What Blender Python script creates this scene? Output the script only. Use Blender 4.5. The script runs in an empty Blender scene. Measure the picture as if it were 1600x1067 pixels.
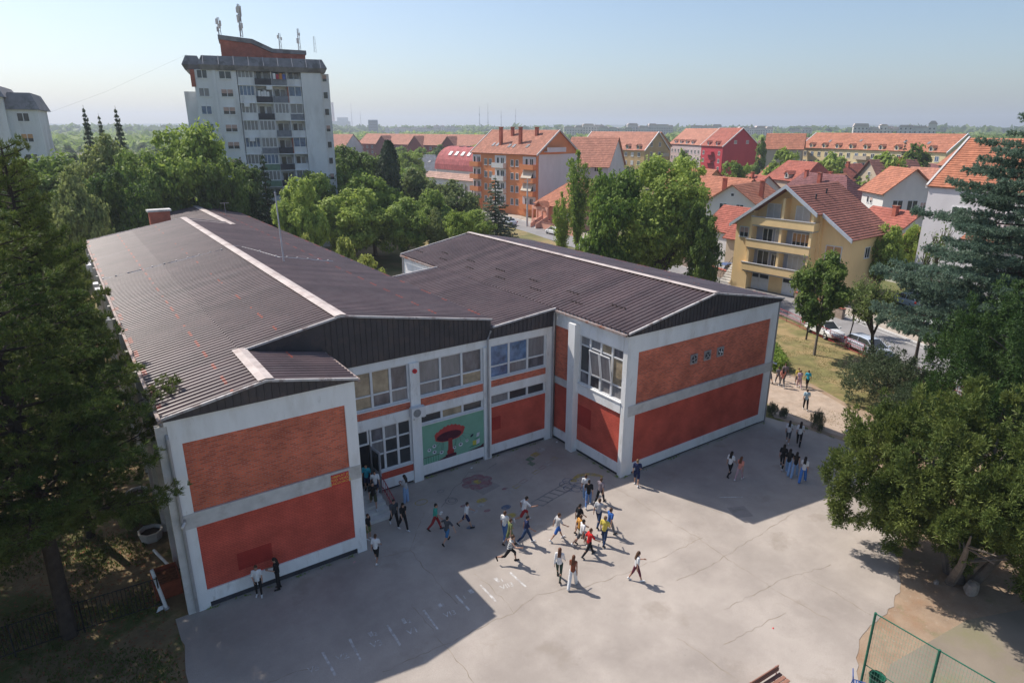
import bpy, math, random
import numpy as np
from mathutils import Vector, Matrix

R = math.radians
SC = bpy.context.scene
COL = SC.collection
rng = random.Random(11)
nr = np.random.default_rng(5)

# ------------------------------------------------------------------ camera, sky, sun, exposure
cam_d = bpy.data.cameras.new("camera")
cam_d.sensor_width = 36.0
cam_d.lens = 36.0 * 1018.3 / 1600.0
cam_d.clip_start = 0.5
cam_d.clip_end = 12000
cam = bpy.data.objects.new("camera", cam_d)
COL.objects.link(cam)
_yaw, _pit, _rol = 0.604543, 0.315556, -0.0021
_f = Vector((math.sin(_yaw) * math.cos(_pit), math.cos(_yaw) * math.cos(_pit), -math.sin(_pit)))
_r = Vector((math.cos(_yaw), -math.sin(_yaw), 0))
_u = _r.cross(_f)
_m = Matrix((_r, _u, -_f)).transposed().to_4x4()
cam.matrix_world = Matrix.Translation((-1.997, -25.830, 19.21)) @ _m @ Matrix.Rotation(-_rol, 4, 'Z')
SC.camera = cam

SUN_AZ, SUN_EL = 340.0, 50.0          # clockwise from +Y, where the sun stands
world = bpy.data.worlds.new("World")
SC.world = world
world.use_nodes = True
_nt = world.node_tree
_sky = _nt.nodes.new('ShaderNodeTexSky')
_sky.sky_type = 'NISHITA'
_sky.sun_disc = False
_sky.sun_elevation = R(SUN_EL)
_sky.sun_rotation = R(SUN_AZ)
_sky.air_density = 1.0
_sky.dust_density = 1.5
_sky.ozone_density = 3.0
_bg = _nt.nodes['Background']
_bg.inputs['Strength'].default_value = 0.079
_nt.links.new(_sky.outputs['Color'], _bg.inputs['Color'])
sun_d = bpy.data.lights.new("sun", 'SUN')
sun_d.energy = 3.0
sun_d.angle = R(0.53)
sun_d.color = (1.0, 0.93, 0.84)
sun = bpy.data.objects.new("sun", sun_d)
COL.objects.link(sun)
_sd = Vector((math.sin(R(SUN_AZ)) * math.cos(R(SUN_EL)), math.cos(R(SUN_AZ)) * math.cos(R(SUN_EL)), math.sin(R(SUN_EL))))
sun.rotation_euler = _sd.to_track_quat('Z', 'Y').to_euler()
sun.location = (0, 0, 60)
SC.view_settings.view_transform = 'Standard'
SC.view_settings.look = 'None'
SC.view_settings.gamma = 1.0
SC.view_settings.use_curve_mapping = False
SC.view_settings.exposure = 0.90
SC.cycles.use_denoising = True
SC.cycles.max_bounces = 6
SC.cycles.diffuse_bounces = 4
SC.cycles.transparent_max_bounces = 8
SC.cycles.volume_bounces = 0

# ------------------------------------------------------------------ materials
MATS = {}
def mat(name, col, rough=.85, var=.15, scale=1.5, bump=0.0, bscale=None, spec=.3, metal=0.0, dirt=None, dscale=.6, damt=(.52, .62), space='P', stretch=None, layers=()):
    if name in MATS:
        return MATS[name]
    m = bpy.data.materials.new(name)
    m.use_nodes = True
    nt = m.node_tree
    N, L = nt.nodes, nt.links
    b = N['Principled BSDF']
    b.inputs['Roughness'].default_value = rough
    b.inputs['Metallic'].default_value = metal
    b.inputs['Specular IOR Level'].default_value = spec
    if space == 'P':
        src = N.new('ShaderNodeNewGeometry').outputs['Position']
    else:
        src = N.new('ShaderNodeTexCoord').outputs['Object']
    if stretch:
        mp = N.new('ShaderNodeMapping')
        mp.inputs['Scale'].default_value = stretch
        L.new(src, mp.inputs['Vector'])
        src = mp.outputs['Vector']
    def noise(sc, det=6, ro=.6):
        n = N.new('ShaderNodeTexNoise')
        n.inputs['Scale'].default_value = sc
        n.inputs['Detail'].default_value = det
        n.inputs['Roughness'].default_value = ro
        L.new(src, n.inputs['Vector'])
        return n.outputs['Fac']
    def ramp(fac, stops):
        r = N.new('ShaderNodeValToRGB')
        e = r.color_ramp.elements
        while len(e) < len(stops):
            e.new(.5)
        for k, (p, c) in enumerate(stops):
            e[k].position = p
            e[k].color = (*c, 1)
        L.new(fac, r.inputs['Fac'])
        return r.outputs['Color']
    lo = tuple(max(0, c * (1 - var)) for c in col)
    hi = tuple(c * (1 + var) for c in col)
    c = ramp(noise(scale), [(.3, lo), (.7, hi)])
    if dirt:
        mx = N.new('ShaderNodeMix')
        mx.data_type = 'RGBA'
        L.new(ramp(noise(dscale, 8, .65), [(damt[0], (0, 0, 0)), (damt[1], (1, 1, 1))]), mx.inputs['Factor'])
        L.new(c, mx.inputs['A'])
        mx.inputs['B'].default_value = (*dirt, 1)
        c = mx.outputs['Result']
    for (lc, ls, l0, l1, amt) in layers:        # worn patches, grit and stains
        mx = N.new('ShaderNodeMix')
        mx.data_type = 'RGBA'
        L.new(ramp(noise(ls, 9, .62), [(l0, (0, 0, 0)), (l1, (amt, amt, amt))]), mx.inputs['Factor'])
        L.new(c, mx.inputs['A'])
        mx.inputs['B'].default_value = (*lc, 1)
        c = mx.outputs['Result']
    L.new(c, b.inputs['Base Color'])
    if bump:
        bp = N.new('ShaderNodeBump')
        bp.inputs['Strength'].default_value = bump
        bp.inputs['Distance'].default_value = .05
        L.new(noise(bscale or scale * 6), bp.inputs['Height'])
        L.new(bp.outputs['Normal'], b.inputs['Normal'])
    MATS[name] = m
    return m

def brick_mat(name, c1, c2, mortar, bw=.25, bh=.083, ms=.014, fade=.0, axis='xz'):
    m = bpy.data.materials.new(name)
    m.use_nodes = True
    nt = m.node_tree
    N, L = nt.nodes, nt.links
    b = N['Principled BSDF']
    b.inputs['Roughness'].default_value = .95
    b.inputs['Specular IOR Level'].default_value = .1
    g = N.new('ShaderNodeNewGeometry')
    sp = N.new('ShaderNodeSeparateXYZ')
    L.new(g.outputs['Position'], sp.inputs[0])
    ad = N.new('ShaderNodeMath')
    ad.operation = 'ADD'
    L.new(sp.outputs['X'], ad.inputs[0])
    L.new(sp.outputs['Y'], ad.inputs[1])
    cb = N.new('ShaderNodeCombineXYZ')
    L.new(ad.outputs[0], cb.inputs['X'])
    L.new(sp.outputs['Z'], cb.inputs['Y'])
    br = N.new('ShaderNodeTexBrick')
    br.inputs['Scale'].default_value = 1.0
    br.inputs['Brick Width'].default_value = bw
    br.inputs['Row Height'].default_value = bh
    br.inputs['Mortar Size'].default_value = ms
    br.inputs['Bias'].default_value = -.25
    br.inputs['Color1'].default_value = (*c1, 1)
    br.inputs['Color2'].default_value = (*c2, 1)
    br.inputs['Mortar'].default_value = (*mortar, 1)
    L.new(cb.outputs[0], br.inputs['Vector'])
    n = N.new('ShaderNodeTexNoise')
    n.inputs['Scale'].default_value = .9
    n.inputs['Detail'].default_value = 8
    L.new(g.outputs['Position'], n.inputs['Vector'])
    mr = N.new('ShaderNodeMapRange')
    mr.inputs['From Min'].default_value = .3
    mr.inputs['From Max'].default_value = .7
    mr.inputs['To Min'].default_value = .78
    mr.inputs['To Max'].default_value = 1.18
    L.new(n.outputs['Fac'], mr.inputs['Value'])
    mx = N.new('ShaderNodeMix')
    mx.data_type = 'RGBA'
    mx.blend_type = 'MULTIPLY'
    mx.inputs['Factor'].default_value = 1
    L.new(br.outputs['Color'], mx.inputs['A'])
    L.new(mr.outputs['Result'], mx.inputs['B'])
    L.new(mx.outputs['Result'], b.inputs['Base Color'])
    bp = N.new('ShaderNodeBump')
    bp.inputs['Strength'].default_value = .35
    bp.inputs['Distance'].default_value = .02
    bp.invert = True
    L.new(br.outputs['Fac'], bp.inputs['Height'])
    L.new(bp.outputs['Normal'], b.inputs['Normal'])
    MATS[name] = m
    return m

def leaf_mat(name, c1, c2, trans=.45, rough=.6):
    m = bpy.data.materials.new(name)
    m.use_nodes = True
    nt = m.node_tree
    N, L = nt.nodes, nt.links
    b = N['Principled BSDF']
    b.inputs['Roughness'].default_value = rough
    b.inputs['Specular IOR Level'].default_value = .25
    g = N.new('ShaderNodeNewGeometry')
    n = N.new('ShaderNodeTexNoise')
    n.inputs['Scale'].default_value = .55
    n.inputs['Detail'].default_value = 5
    L.new(g.outputs['Position'], n.inputs['Vector'])
    oi = N.new('ShaderNodeObjectInfo')
    ad = N.new('ShaderNodeMath')
    ad.operation = 'MULTIPLY_ADD'
    ad.inputs[1].default_value = .45
    ad.inputs[2].default_value = -.22
    L.new(oi.outputs['Random'], ad.inputs[0])
    ad2 = N.new('ShaderNodeMath')
    ad2.operation = 'ADD'
    L.new(n.outputs['Fac'], ad2.inputs[0])
    L.new(ad.outputs[0], ad2.inputs[1])
    r2 = N.new('ShaderNodeMath')            # each leaf a little different
    r2.operation = 'MULTIPLY_ADD'
    r2.inputs[1].default_value = .35
    L.new(g.outputs['Random Per Island'], r2.inputs[0])
    L.new(ad2.outputs[0], r2.inputs[2])
    r = N.new('ShaderNodeValToRGB')
    r.color_ramp.elements[0].position = .3
    r.color_ramp.elements[1].position = .95
    r.color_ramp.elements[0].color = (*c1, 1)
    r.color_ramp.elements[1].color = (*c2, 1)
    L.new(r2.outputs[0], r.inputs['Fac'])
    L.new(r.outputs['Color'], b.inputs['Base Color'])
    t = N.new('ShaderNodeBsdfTranslucent')
    L.new(r.outputs['Color'], t.inputs['Color'])
    mx = N.new('ShaderNodeMixShader')
    mx.inputs[0].default_value = trans
    L.new(b.outputs[0], mx.inputs[1])
    L.new(t.outputs[0], mx.inputs[2])
    L.new(mx.outputs[0], N['Material Output'].inputs['Surface'])
    MATS[name] = m
    return m

plaster = mat('white_plaster', (.82, .82, .81), .9, .06, 1.2, bump=.15, bscale=25, dirt=(.64, .62, .58), dscale=.9, damt=(.5, .75), stretch=(1, 1, .3), layers=[((.42, .39, .35), 2.6, .60, .74, .55), ((.50, .44, .37), 9, .64, .74, .5)])
concrete = mat('grey_concrete', (.58, .57, .55), .9, .12, 1.5, bump=.2, bscale=20, dirt=(.40, .38, .35), dscale=.8, damt=(.5, .7))
dark_base = mat('dark_base', (.05, .05, .06), .9, .3)
brick_raw = brick_mat('raw_brick', (.72, .165, .082), (.40, .078, .045), (.50, .23, .17))
brick_painted = brick_mat('painted_brick', (.62, .118, .080), (.54, .100, .068), (.43, .084, .058), ms=.012)
brick_patch = brick_mat('patch_brick', (.44, .055, .042), (.40, .048, .038), (.32, .042, .034), ms=.01)
brick_red = brick_mat('chimney_brick', (.48, .10, .06), (.36, .07, .045), (.32, .2, .15))
cladding = mat('dark_cladding', (.052, .046, .052), .55, .2, .7, spec=.4, dirt=(.075, .06, .06), dscale=1.5)
ridge_m = mat('ridge_cap_paint', (.50, .43, .40), .6, .2, 1.0, dirt=(.30, .22, .20), dscale=1.2, damt=(.5, .75))
white_frame = mat('white_frame', (.72, .72, .72), .5, .06, 3)
zinc = mat('zinc', (.35, .34, .35), .5, .15, 2, metal=.3)
rustm = mat('rust', (.28, .07, .035), .9, .3, 4)
glass_dark = mat('window_glass', (.045, .05, .055), .12, .3, .5, spec=.6)
glass_blue = mat('window_glass_blue', (.10, .15, .24), .15, .5, 1.3, spec=.6)
curtain_grey = mat('curtained_glass', (.22, .215, .22), .2, .22, 1.6, spec=.6, stretch=(3, 3, .5))
curtain_dim = mat('curtained_glass_dim', (.13, .125, .14), .15, .55, 1.1, spec=.6, stretch=(2, 2, 1))
curtain_warm = mat('curtained_glass_warm', (.34, .27, .18), .2, .45, 1.5, spec=.6)
poster_blue = mat('poster_glass', (.11, .18, .31), .2, .7, 1.8, spec=.6)
blind_m = mat('roller_blind', (.6, .58, .55), .7, .1, 2)
blind_pink = mat('roller_blind_pink', (.48, .33, .28), .7, .15, 2)
blind_orange = mat('roller_blind_orange', (.55, .30, .14), .7, .15, 2)
asphalt = None

# ------------------------------------------------------------------ mesh helpers
class MB:
    def __init__(s):
        s.v, s.f, s.m = [], [], []
    def add(s, vs, fs, mi=0):
        o = len(s.v)
        s.v += [tuple(v) for v in vs]
        s.f += [tuple(i + o for i in f) for f in fs]
        s.m += [mi] * len(fs)
        return s
    def box(s, x0, x1, y0, y1, z0, z1, mi=0):
        return s.add([(x0, y0, z0), (x1, y0, z0), (x1, y1, z0), (x0, y1, z0), (x0, y0, z1), (x1, y0, z1), (x1, y1, z1), (x0, y1, z1)],
                     [(0, 3, 2, 1), (4, 5, 6, 7), (0, 1, 5, 4), (1, 2, 6, 5), (2, 3, 7, 6), (3, 0, 4, 7)], mi)
    def quad(s, a, b, c, d, mi=0):
        return s.add([a, b, c, d], [(0, 1, 2, 3)], mi)
    def poly(s, pts, mi=0):
        return s.add(pts, [tuple(range(len(pts)))], mi)
    def prism(s, poly, a0, a1, axis='y', mi=0):
        def P(p, a):
            return (p[0], a, p[1]) if axis == 'y' else ((a, p[0], p[1]) if axis == 'x' else (p[0], p[1], a))
        n = len(poly)
        vs = [P(p, a0) for p in poly] + [P(p, a1) for p in poly]
        fs = [tuple(range(n)), tuple(range(2 * n - 1, n - 1, -1))]
        fs += [(i, i + n, (i + 1) % n + n, (i + 1) % n) for i in range(n)]
        return s.add(vs, fs, mi)
    def tube(s, pts, r, n=6, mi=0, caps=True):
        pts = [Vector(p) for p in pts]
        rr = r if isinstance(r, (list, tuple)) else [r] * len(pts)
        vs = []
        for i, p in enumerate(pts):
            d = (pts[min(i + 1, len(pts) - 1)] - pts[max(i - 1, 0)])
            d = d.normalized() if d.length > 1e-9 else Vector((0, 0, 1))
            a = d.cross(Vector((0, 0, 1)))
            if a.length < .05:
                a = d.cross(Vector((1, 0, 0)))
            a.normalize()
            b = d.cross(a)
            for k in range(n):
                t = 2 * math.pi * k / n
                vs.append(p + a * (math.cos(t) * rr[i]) + b * (math.sin(t) * rr[i]))
        fs = [(i * n + k, i * n + (k + 1) % n, (i + 1) * n + (k + 1) % n, (i + 1) * n + k) for i in range(len(pts) - 1) for k in range(n)]
        if caps:
            fs += [tuple(range(n - 1, -1, -1)), tuple((len(pts) - 1) * n + k for k in range(n))]
        return s.add(vs, fs, mi)
    def lathe(s, prof, c=(0, 0, 0), n=12, mi=0, sq=None):
        vs = [(c[0] + r * math.cos(2 * math.pi * k / n), c[1] + r * math.sin(2 * math.pi * k / n), c[2] + z) for r, z in prof for k in range(n)]
        fs = [(i * n + k, i * n + (k + 1) % n, (i + 1) * n + (k + 1) % n, (i + 1) * n + k) for i in range(len(prof) - 1) for k in range(n)]
        return s.add(vs, fs, mi)
    def mesh(s, name, mats, smooth=False):
        me = bpy.data.meshes.new(name)
        me.from_pydata(s.v, [], s.f)
        for m in (mats if isinstance(mats, (list, tuple)) else [mats]):
            me.materials.append(m)
        if len(me.materials) > 1:
            me.polygons.foreach_set('material_index', s.m)
        if smooth:
            me.polygons.foreach_set('use_smooth', [True] * len(me.polygons))
        me.update()
        return me
    def obj(s, name, mats, parent=None, smooth=False):
        return link(name, s.mesh(name, mats, smooth), parent)

def link(name, me, parent=None, loc=None, rz=0, scale=None):
    o = bpy.data.objects.new(name, me)
    COL.objects.link(o)
    if parent:
        o.parent = parent
    if loc is not None:
        o.location = loc
    if rz:
        o.rotation_euler = (0, 0, rz)
    if scale is not None:
        o.scale = scale
    return o

def tag(o, label=None, cat=None, group=None, kind=None):
    if label: o['label'] = label
    if cat: o['category'] = cat
    if group: o['group'] = group
    if kind: o['kind'] = kind
    return o

def thing(name, label, cat, loc=(0, 0, 0), rz=0, group=None):
    o = bpy.data.objects.new(name, None)
    o.empty_display_size = .3
    COL.objects.link(o)
    o.location = loc
    o.rotation_euler = (0, 0, rz)
    return tag(o, label, cat, group)

def npmesh(name, V, F, mats, mi=None):
    me = bpy.data.meshes.new(name)
    V = np.asarray(V, dtype=np.float32)
    F = np.asarray(F, dtype=np.int32)
    k = F.shape[1]
    me.vertices.add(len(V))
    me.vertices.foreach_set('co', V.ravel())
    me.loops.add(F.size)
    me.loops.foreach_set('vertex_index', F.ravel())
    me.polygons.add(len(F))
    me.polygons.foreach_set('loop_start', np.arange(0, F.size, k, dtype=np.int32))
    try:
        me.polygons.foreach_set('loop_total', np.full(len(F), k, dtype=np.int32))
    except Exception:
        pass
    for m in (mats if isinstance(mats, (list, tuple)) else [mats]):
        me.materials.append(m)
    if mi is not None:
        me.polygons.foreach_set('material_index', np.asarray(mi, dtype=np.int32))
    me.update(calc_edges=True)
    me.validate()
    return me

# ------------------------------------------------------------------ measured positions
CRACKS = [[(9.11, -1.18), (9.09, -3.13), (9.12, -4.68), (9.12, -5.67)], [(7.49, -4.53), (7.55, -6.04), (7.53, -7.42), (7.56, -8.69), (7.53, -9.65)], [(10.79, -4.47), (10.84, -5.52), (10.87, -7.12), (10.78, -7.48)], [(10.78, -7.48), (8.84, -7.37), (7.53, -7.42), (5.0, -7.28)], [(10.78, -7.48), (12.21, -7.18), (13.35, -7.52), (14.34, -7.95), (16.33, -8.22), (18.83, -8.42), (21.54, -8.45)], [(18.02, -9.94), (19.53, -10.12), (21.14, -10.03), (23.62, -9.9), (27.13, -9.71)], [(21.26, -7.05), (21.29, -8.66), (21.14, -10.03), (21.1, -11.54), (21.02, -13.25), (21.32, -15.26)], [(23.01, -12.87), (23.06, -13.86), (22.99, -16.01)], [(15.34, -12.32), (15.45, -13.41), (15.6, -15.08)], [(21.2, -2.18), (21.26, -4.34), (21.2, -6.24), (21.26, -7.05)], [(16.59, -13.59), (18.67, -13.77), (20.19, -13.92)], [(3.14, -5.62), (1.33, -5.34)], [(11.2, 1.38), (9.11, -1.18), (7.85, -0.9)], [(23.18, -4.65), (24.09, -7.6)], [(24.74, -13.23), (21.78, -12.55), (18.22, -12.32)]]
YARD_LINES = [((3.49, -5.08), (3.49, -6.44), 0.09), ((4.6, -4.99), (4.54, -6.33), 0.09), ((6.15, -5.15), (6.11, -6.45), 0.09), ((7.76, -5.21), (7.73, -6.55), 0.09), ((9.34, -5.17), (9.35, -6.31), 0.09), ((10.57, -5.22), (10.56, -6.48), 0.09), ((12.14, -5.24), (12.16, -6.45), 0.09), ((5.39, -5.11), (5.4, -5.37), 0.16), ((6.82, -5.17), (6.8, -5.48), 0.16), ((8.47, -5.22), (8.48, -5.46), 0.16), ((11.36, -5.18), (11.37, -5.51), 0.16), ((10.02, -5.19), (10.01, -5.47), 0.16), ((25.2, -6.5), (26.3, -7.2), 0.06)]
YARD_TEXT = [('V2', (4.03, -5.74), 0.45), ('V3', (5.38, -5.86), 0.45), ('2', (5.55, -5.34), 0.3), ('V1', (6.85, -6.03), 0.45), ('2', (6.99, -5.46), 0.3), ('VI3', (8.57, -6.03), 0.4), ('1', (8.6, -5.42), 0.3), ('1', (9.58, -5.51), 0.3), ('VII3', (11.51, -5.94), 0.4), ('1', (11.54, -5.49), 0.3), ('V5', (2.93, -5.7), 0.4)]
PLANTS = [
 ('slim_spruce', 'spruce_tree', 'leftmost of three slender spruces against the sky beside the tower', 4.3, 102.0, 22.6, 0.97),
 ('slim_spruce', 'spruce_tree', 'middle, shortest of three slender spruces against the sky', 6.4, 105.9, 21.5, 0.83),
 ('slim_spruce', 'spruce_tree', 'rightmost of three slender spruces against the sky', 8.3, 97.7, 22.5, 0.96),
 ('broad_d', 'leafy_tree', 'loose leafy tree at the far left behind the school, below the spruces', 3.4, 78.0, 18.6, 1.19),
 ('broad_b', 'leafy_tree', 'light green leafy tree behind the chimney of the school', 7.8, 69.7, 17.6, 1.05),
 ('broad_a', 'leafy_tree', 'tallest bright green tree in front of the left part of the tower', 13.3, 71.0, 19.2, 1.26),
 ('broad_c', 'leafy_tree', 'shaded green tree behind the school roof ridge, right of the tall bright one', 15.8, 66.5, 15.6, 0.71),
 ('dark_spruce', 'spruce_tree', 'blue-green spruce standing right in front of the tower', 22.3, 69.1, 16.2, 0.99),
 ('broad_c', 'leafy_tree', 'low dark tree filling the gap left of the tower spruce', 19.1, 70.9, 12.4, 0.67),
 ('broad_c', 'leafy_tree', 'dark leafy tree behind the chimney, lowest of the left group', 4.4, 63.9, 14.6, 0.86),
 ('broad_d', 'leafy_tree', 'olive tree between the left pine and the school chimney', 0.1, 58.1, 15.5, 0.73),
 ('broad_b', 'leafy_tree', 'round sunlit tree just right of the tower base behind the long roof', 22.9, 56.5, 14.5, 0.81),
 ('broad_b', 'leafy_tree', 'dense sunlit tree with dark underside left of the lawn opening', 32.3, 63.8, 12.0, 1.16),
 ('broad_b', 'leafy_tree', 'light airy tree with forked trunk on the dry park lawn', 39.4, 61.9, 10.4, 0.99),
 ('broad_a', 'leafy_tree', 'small fresh green tree behind the notch of the right roof', 44.2, 53.8, 8.2, 0.61),
 ('broad_d', 'leafy_tree', 'narrow green tree behind the back corner of the right roof', 43.6, 59.8, 8.3, 0.46),
 ('ball', 'pruned_tree', 'smallest pale pruned tree by the long roof edge, leftmost of three', 19.9, 44.9, 9.1, 0.57),
 ('ball', 'pruned_tree', 'pale yellow-green pruned tree, middle of three beside the long roof', 21.6, 40.0, 9.2, 1.00),
 ('ball', 'pruned_tree', 'pale yellow-green pruned tree nearest the gap between the roofs', 23.0, 35.2, 7.9, 1.01),
 ('broad_c', 'leafy_tree', 'broad dark tree right of the tower, left of the dark conifer column', 47.3, 96.6, 15.8, 1.30),
 ('broad_c', 'leafy_tree', 'dark tree at the foot of the tower on its right', 37.9, 85.2, 13.1, 0.84),
 ('column_dark', 'conifer_tree', 'tall dark columnar conifer between tower and orange block', 50.6, 90.9, 17.0, 1.08),
 ('broad_d', 'leafy_tree', 'olive tree right of the dark conifer column', 54.0, 84.8, 12.6, 1.27),
 ('broad_d', 'leafy_tree', 'drooping olive tree in front of the orange block left end', 56.8, 76.5, 10.7, 1.10),
 ('broad_b', 'leafy_tree', 'lower pale tree behind the park trees, left of the spruce', 48.2, 69.8, 10.7, 0.89),
 ('broad_a', 'leafy_tree', 'green tree between grey roofed house and dark conifer column', 85.9, 153.8, 12.5, 1.13),
 ('spruce', 'spruce_tree', 'grey-green spruce standing before the orange apartment block', 56.0, 62.9, 12.2, 1.39),
 ('poplar', 'poplar_tree', 'tall loose poplar in front of the grey side wall of the orange block', 62.7, 50.4, 16.2, 0.93),
 ('poplar', 'poplar_tree', 'loose poplar just left of the big round tree', 62.4, 45.4, 14.0, 0.74),
 ('poplar', 'poplar_tree', 'slanting loose poplar beside the arched porch', 56.5, 46.5, 10.9, 0.58),
 ('big_broad', 'leafy_tree', 'biggest round tree, tall and bright green behind the right school roof', 59.5, 29.9, 16.2, 1.43),
 ('broad_a', 'leafy_tree', 'dark green tree left of the biggest round tree', 53.0, 32.2, 14.2, 0.83),
 ('broad_c', 'leafy_tree', 'dark lower crown at the right side of the biggest round tree', 58.5, 23.4, 11.1, 0.55),
 ('twiggy', 'shrub', 'scraggly tree on the corner of the yellow house plot', 55.2, 7.2, 8.8, 0.72),
 ('airy', 'street_tree', 'small dark leafy tree on the dry lawn by the red railing', 51.7, 4.2, 8.9, 0.84),
 ('broad_b', 'leafy_tree', 'bright green garden tree right of the yellow house', 77.4, 12.0, 9.4, 0.56),
 ('broad_a', 'leafy_tree', 'second bright garden tree right of the yellow house, lower one', 83.9, 12.3, 8.0, 0.39),
 ('bare_tree', 'bare_tree', 'almost leafless tree with forked trunk before the white house', 57.3, -1.8, 13.3, 0.69),
 ('leaning_tree', 'leaning_tree', 'leaning dark trunk with feathery foliage beside the parked silver car', 54.3, 0.1, 10.3, 0.69),
 ('twiggy', 'shrub', 'scraggly bush at the roadside under the leaning tree', 60.5, 5.8, 6.5, 0.58),
 ('spruce', 'conifer_tree', 'small conifer in front of the cream block trees', 183.2, 62.0, 17.2, 0.66),
 ('far_a', 'leafy_tree', 'broad dark green tree in front of the cream block right half', 168.1, 58.9, 14.8, 1.25),
 ('far_c', 'leafy_tree', 'dark green tree in front of the cream block, right of the conifer', 175.8, 54.3, 15.1, 1.07),
 ('far_a', 'leafy_tree', 'round green tree left of the cream block', 164.7, 84.7, 15.3, 1.04),
 ('far_b', 'leafy_tree', 'round green tree below the left end of the cream block', 162.4, 69.5, 14.4, 1.05),
 ('far_c', 'conifer_tree', 'dark pointed tree left of the maroon zigzag building', 185.9, 106.9, 16.1, 0.55),
 ('far_a', 'leafy_tree', 'green tree in front of the crimson block', 129.3, 74.1, 13.0, 1.03),
 ('far_b', 'leafy_tree', 'pale green tree standing before the lilac block', 129.5, 89.6, 15.1, 0.69),
 ('far_a', 'leafy_tree', 'green tree in front of the red terrace gables', 115.7, 206.0, 13.2, 1.06),
 ('far_a', 'leafy_tree', 'green tree between red terrace and curved crimson roof', 128.4, 187.4, 14.2, 1.17),
 ('broad_c', 'leafy_tree', 'dark tree behind the brown-peaked house', 137.0, 30.5, 12.2, 0.46),
]
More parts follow.
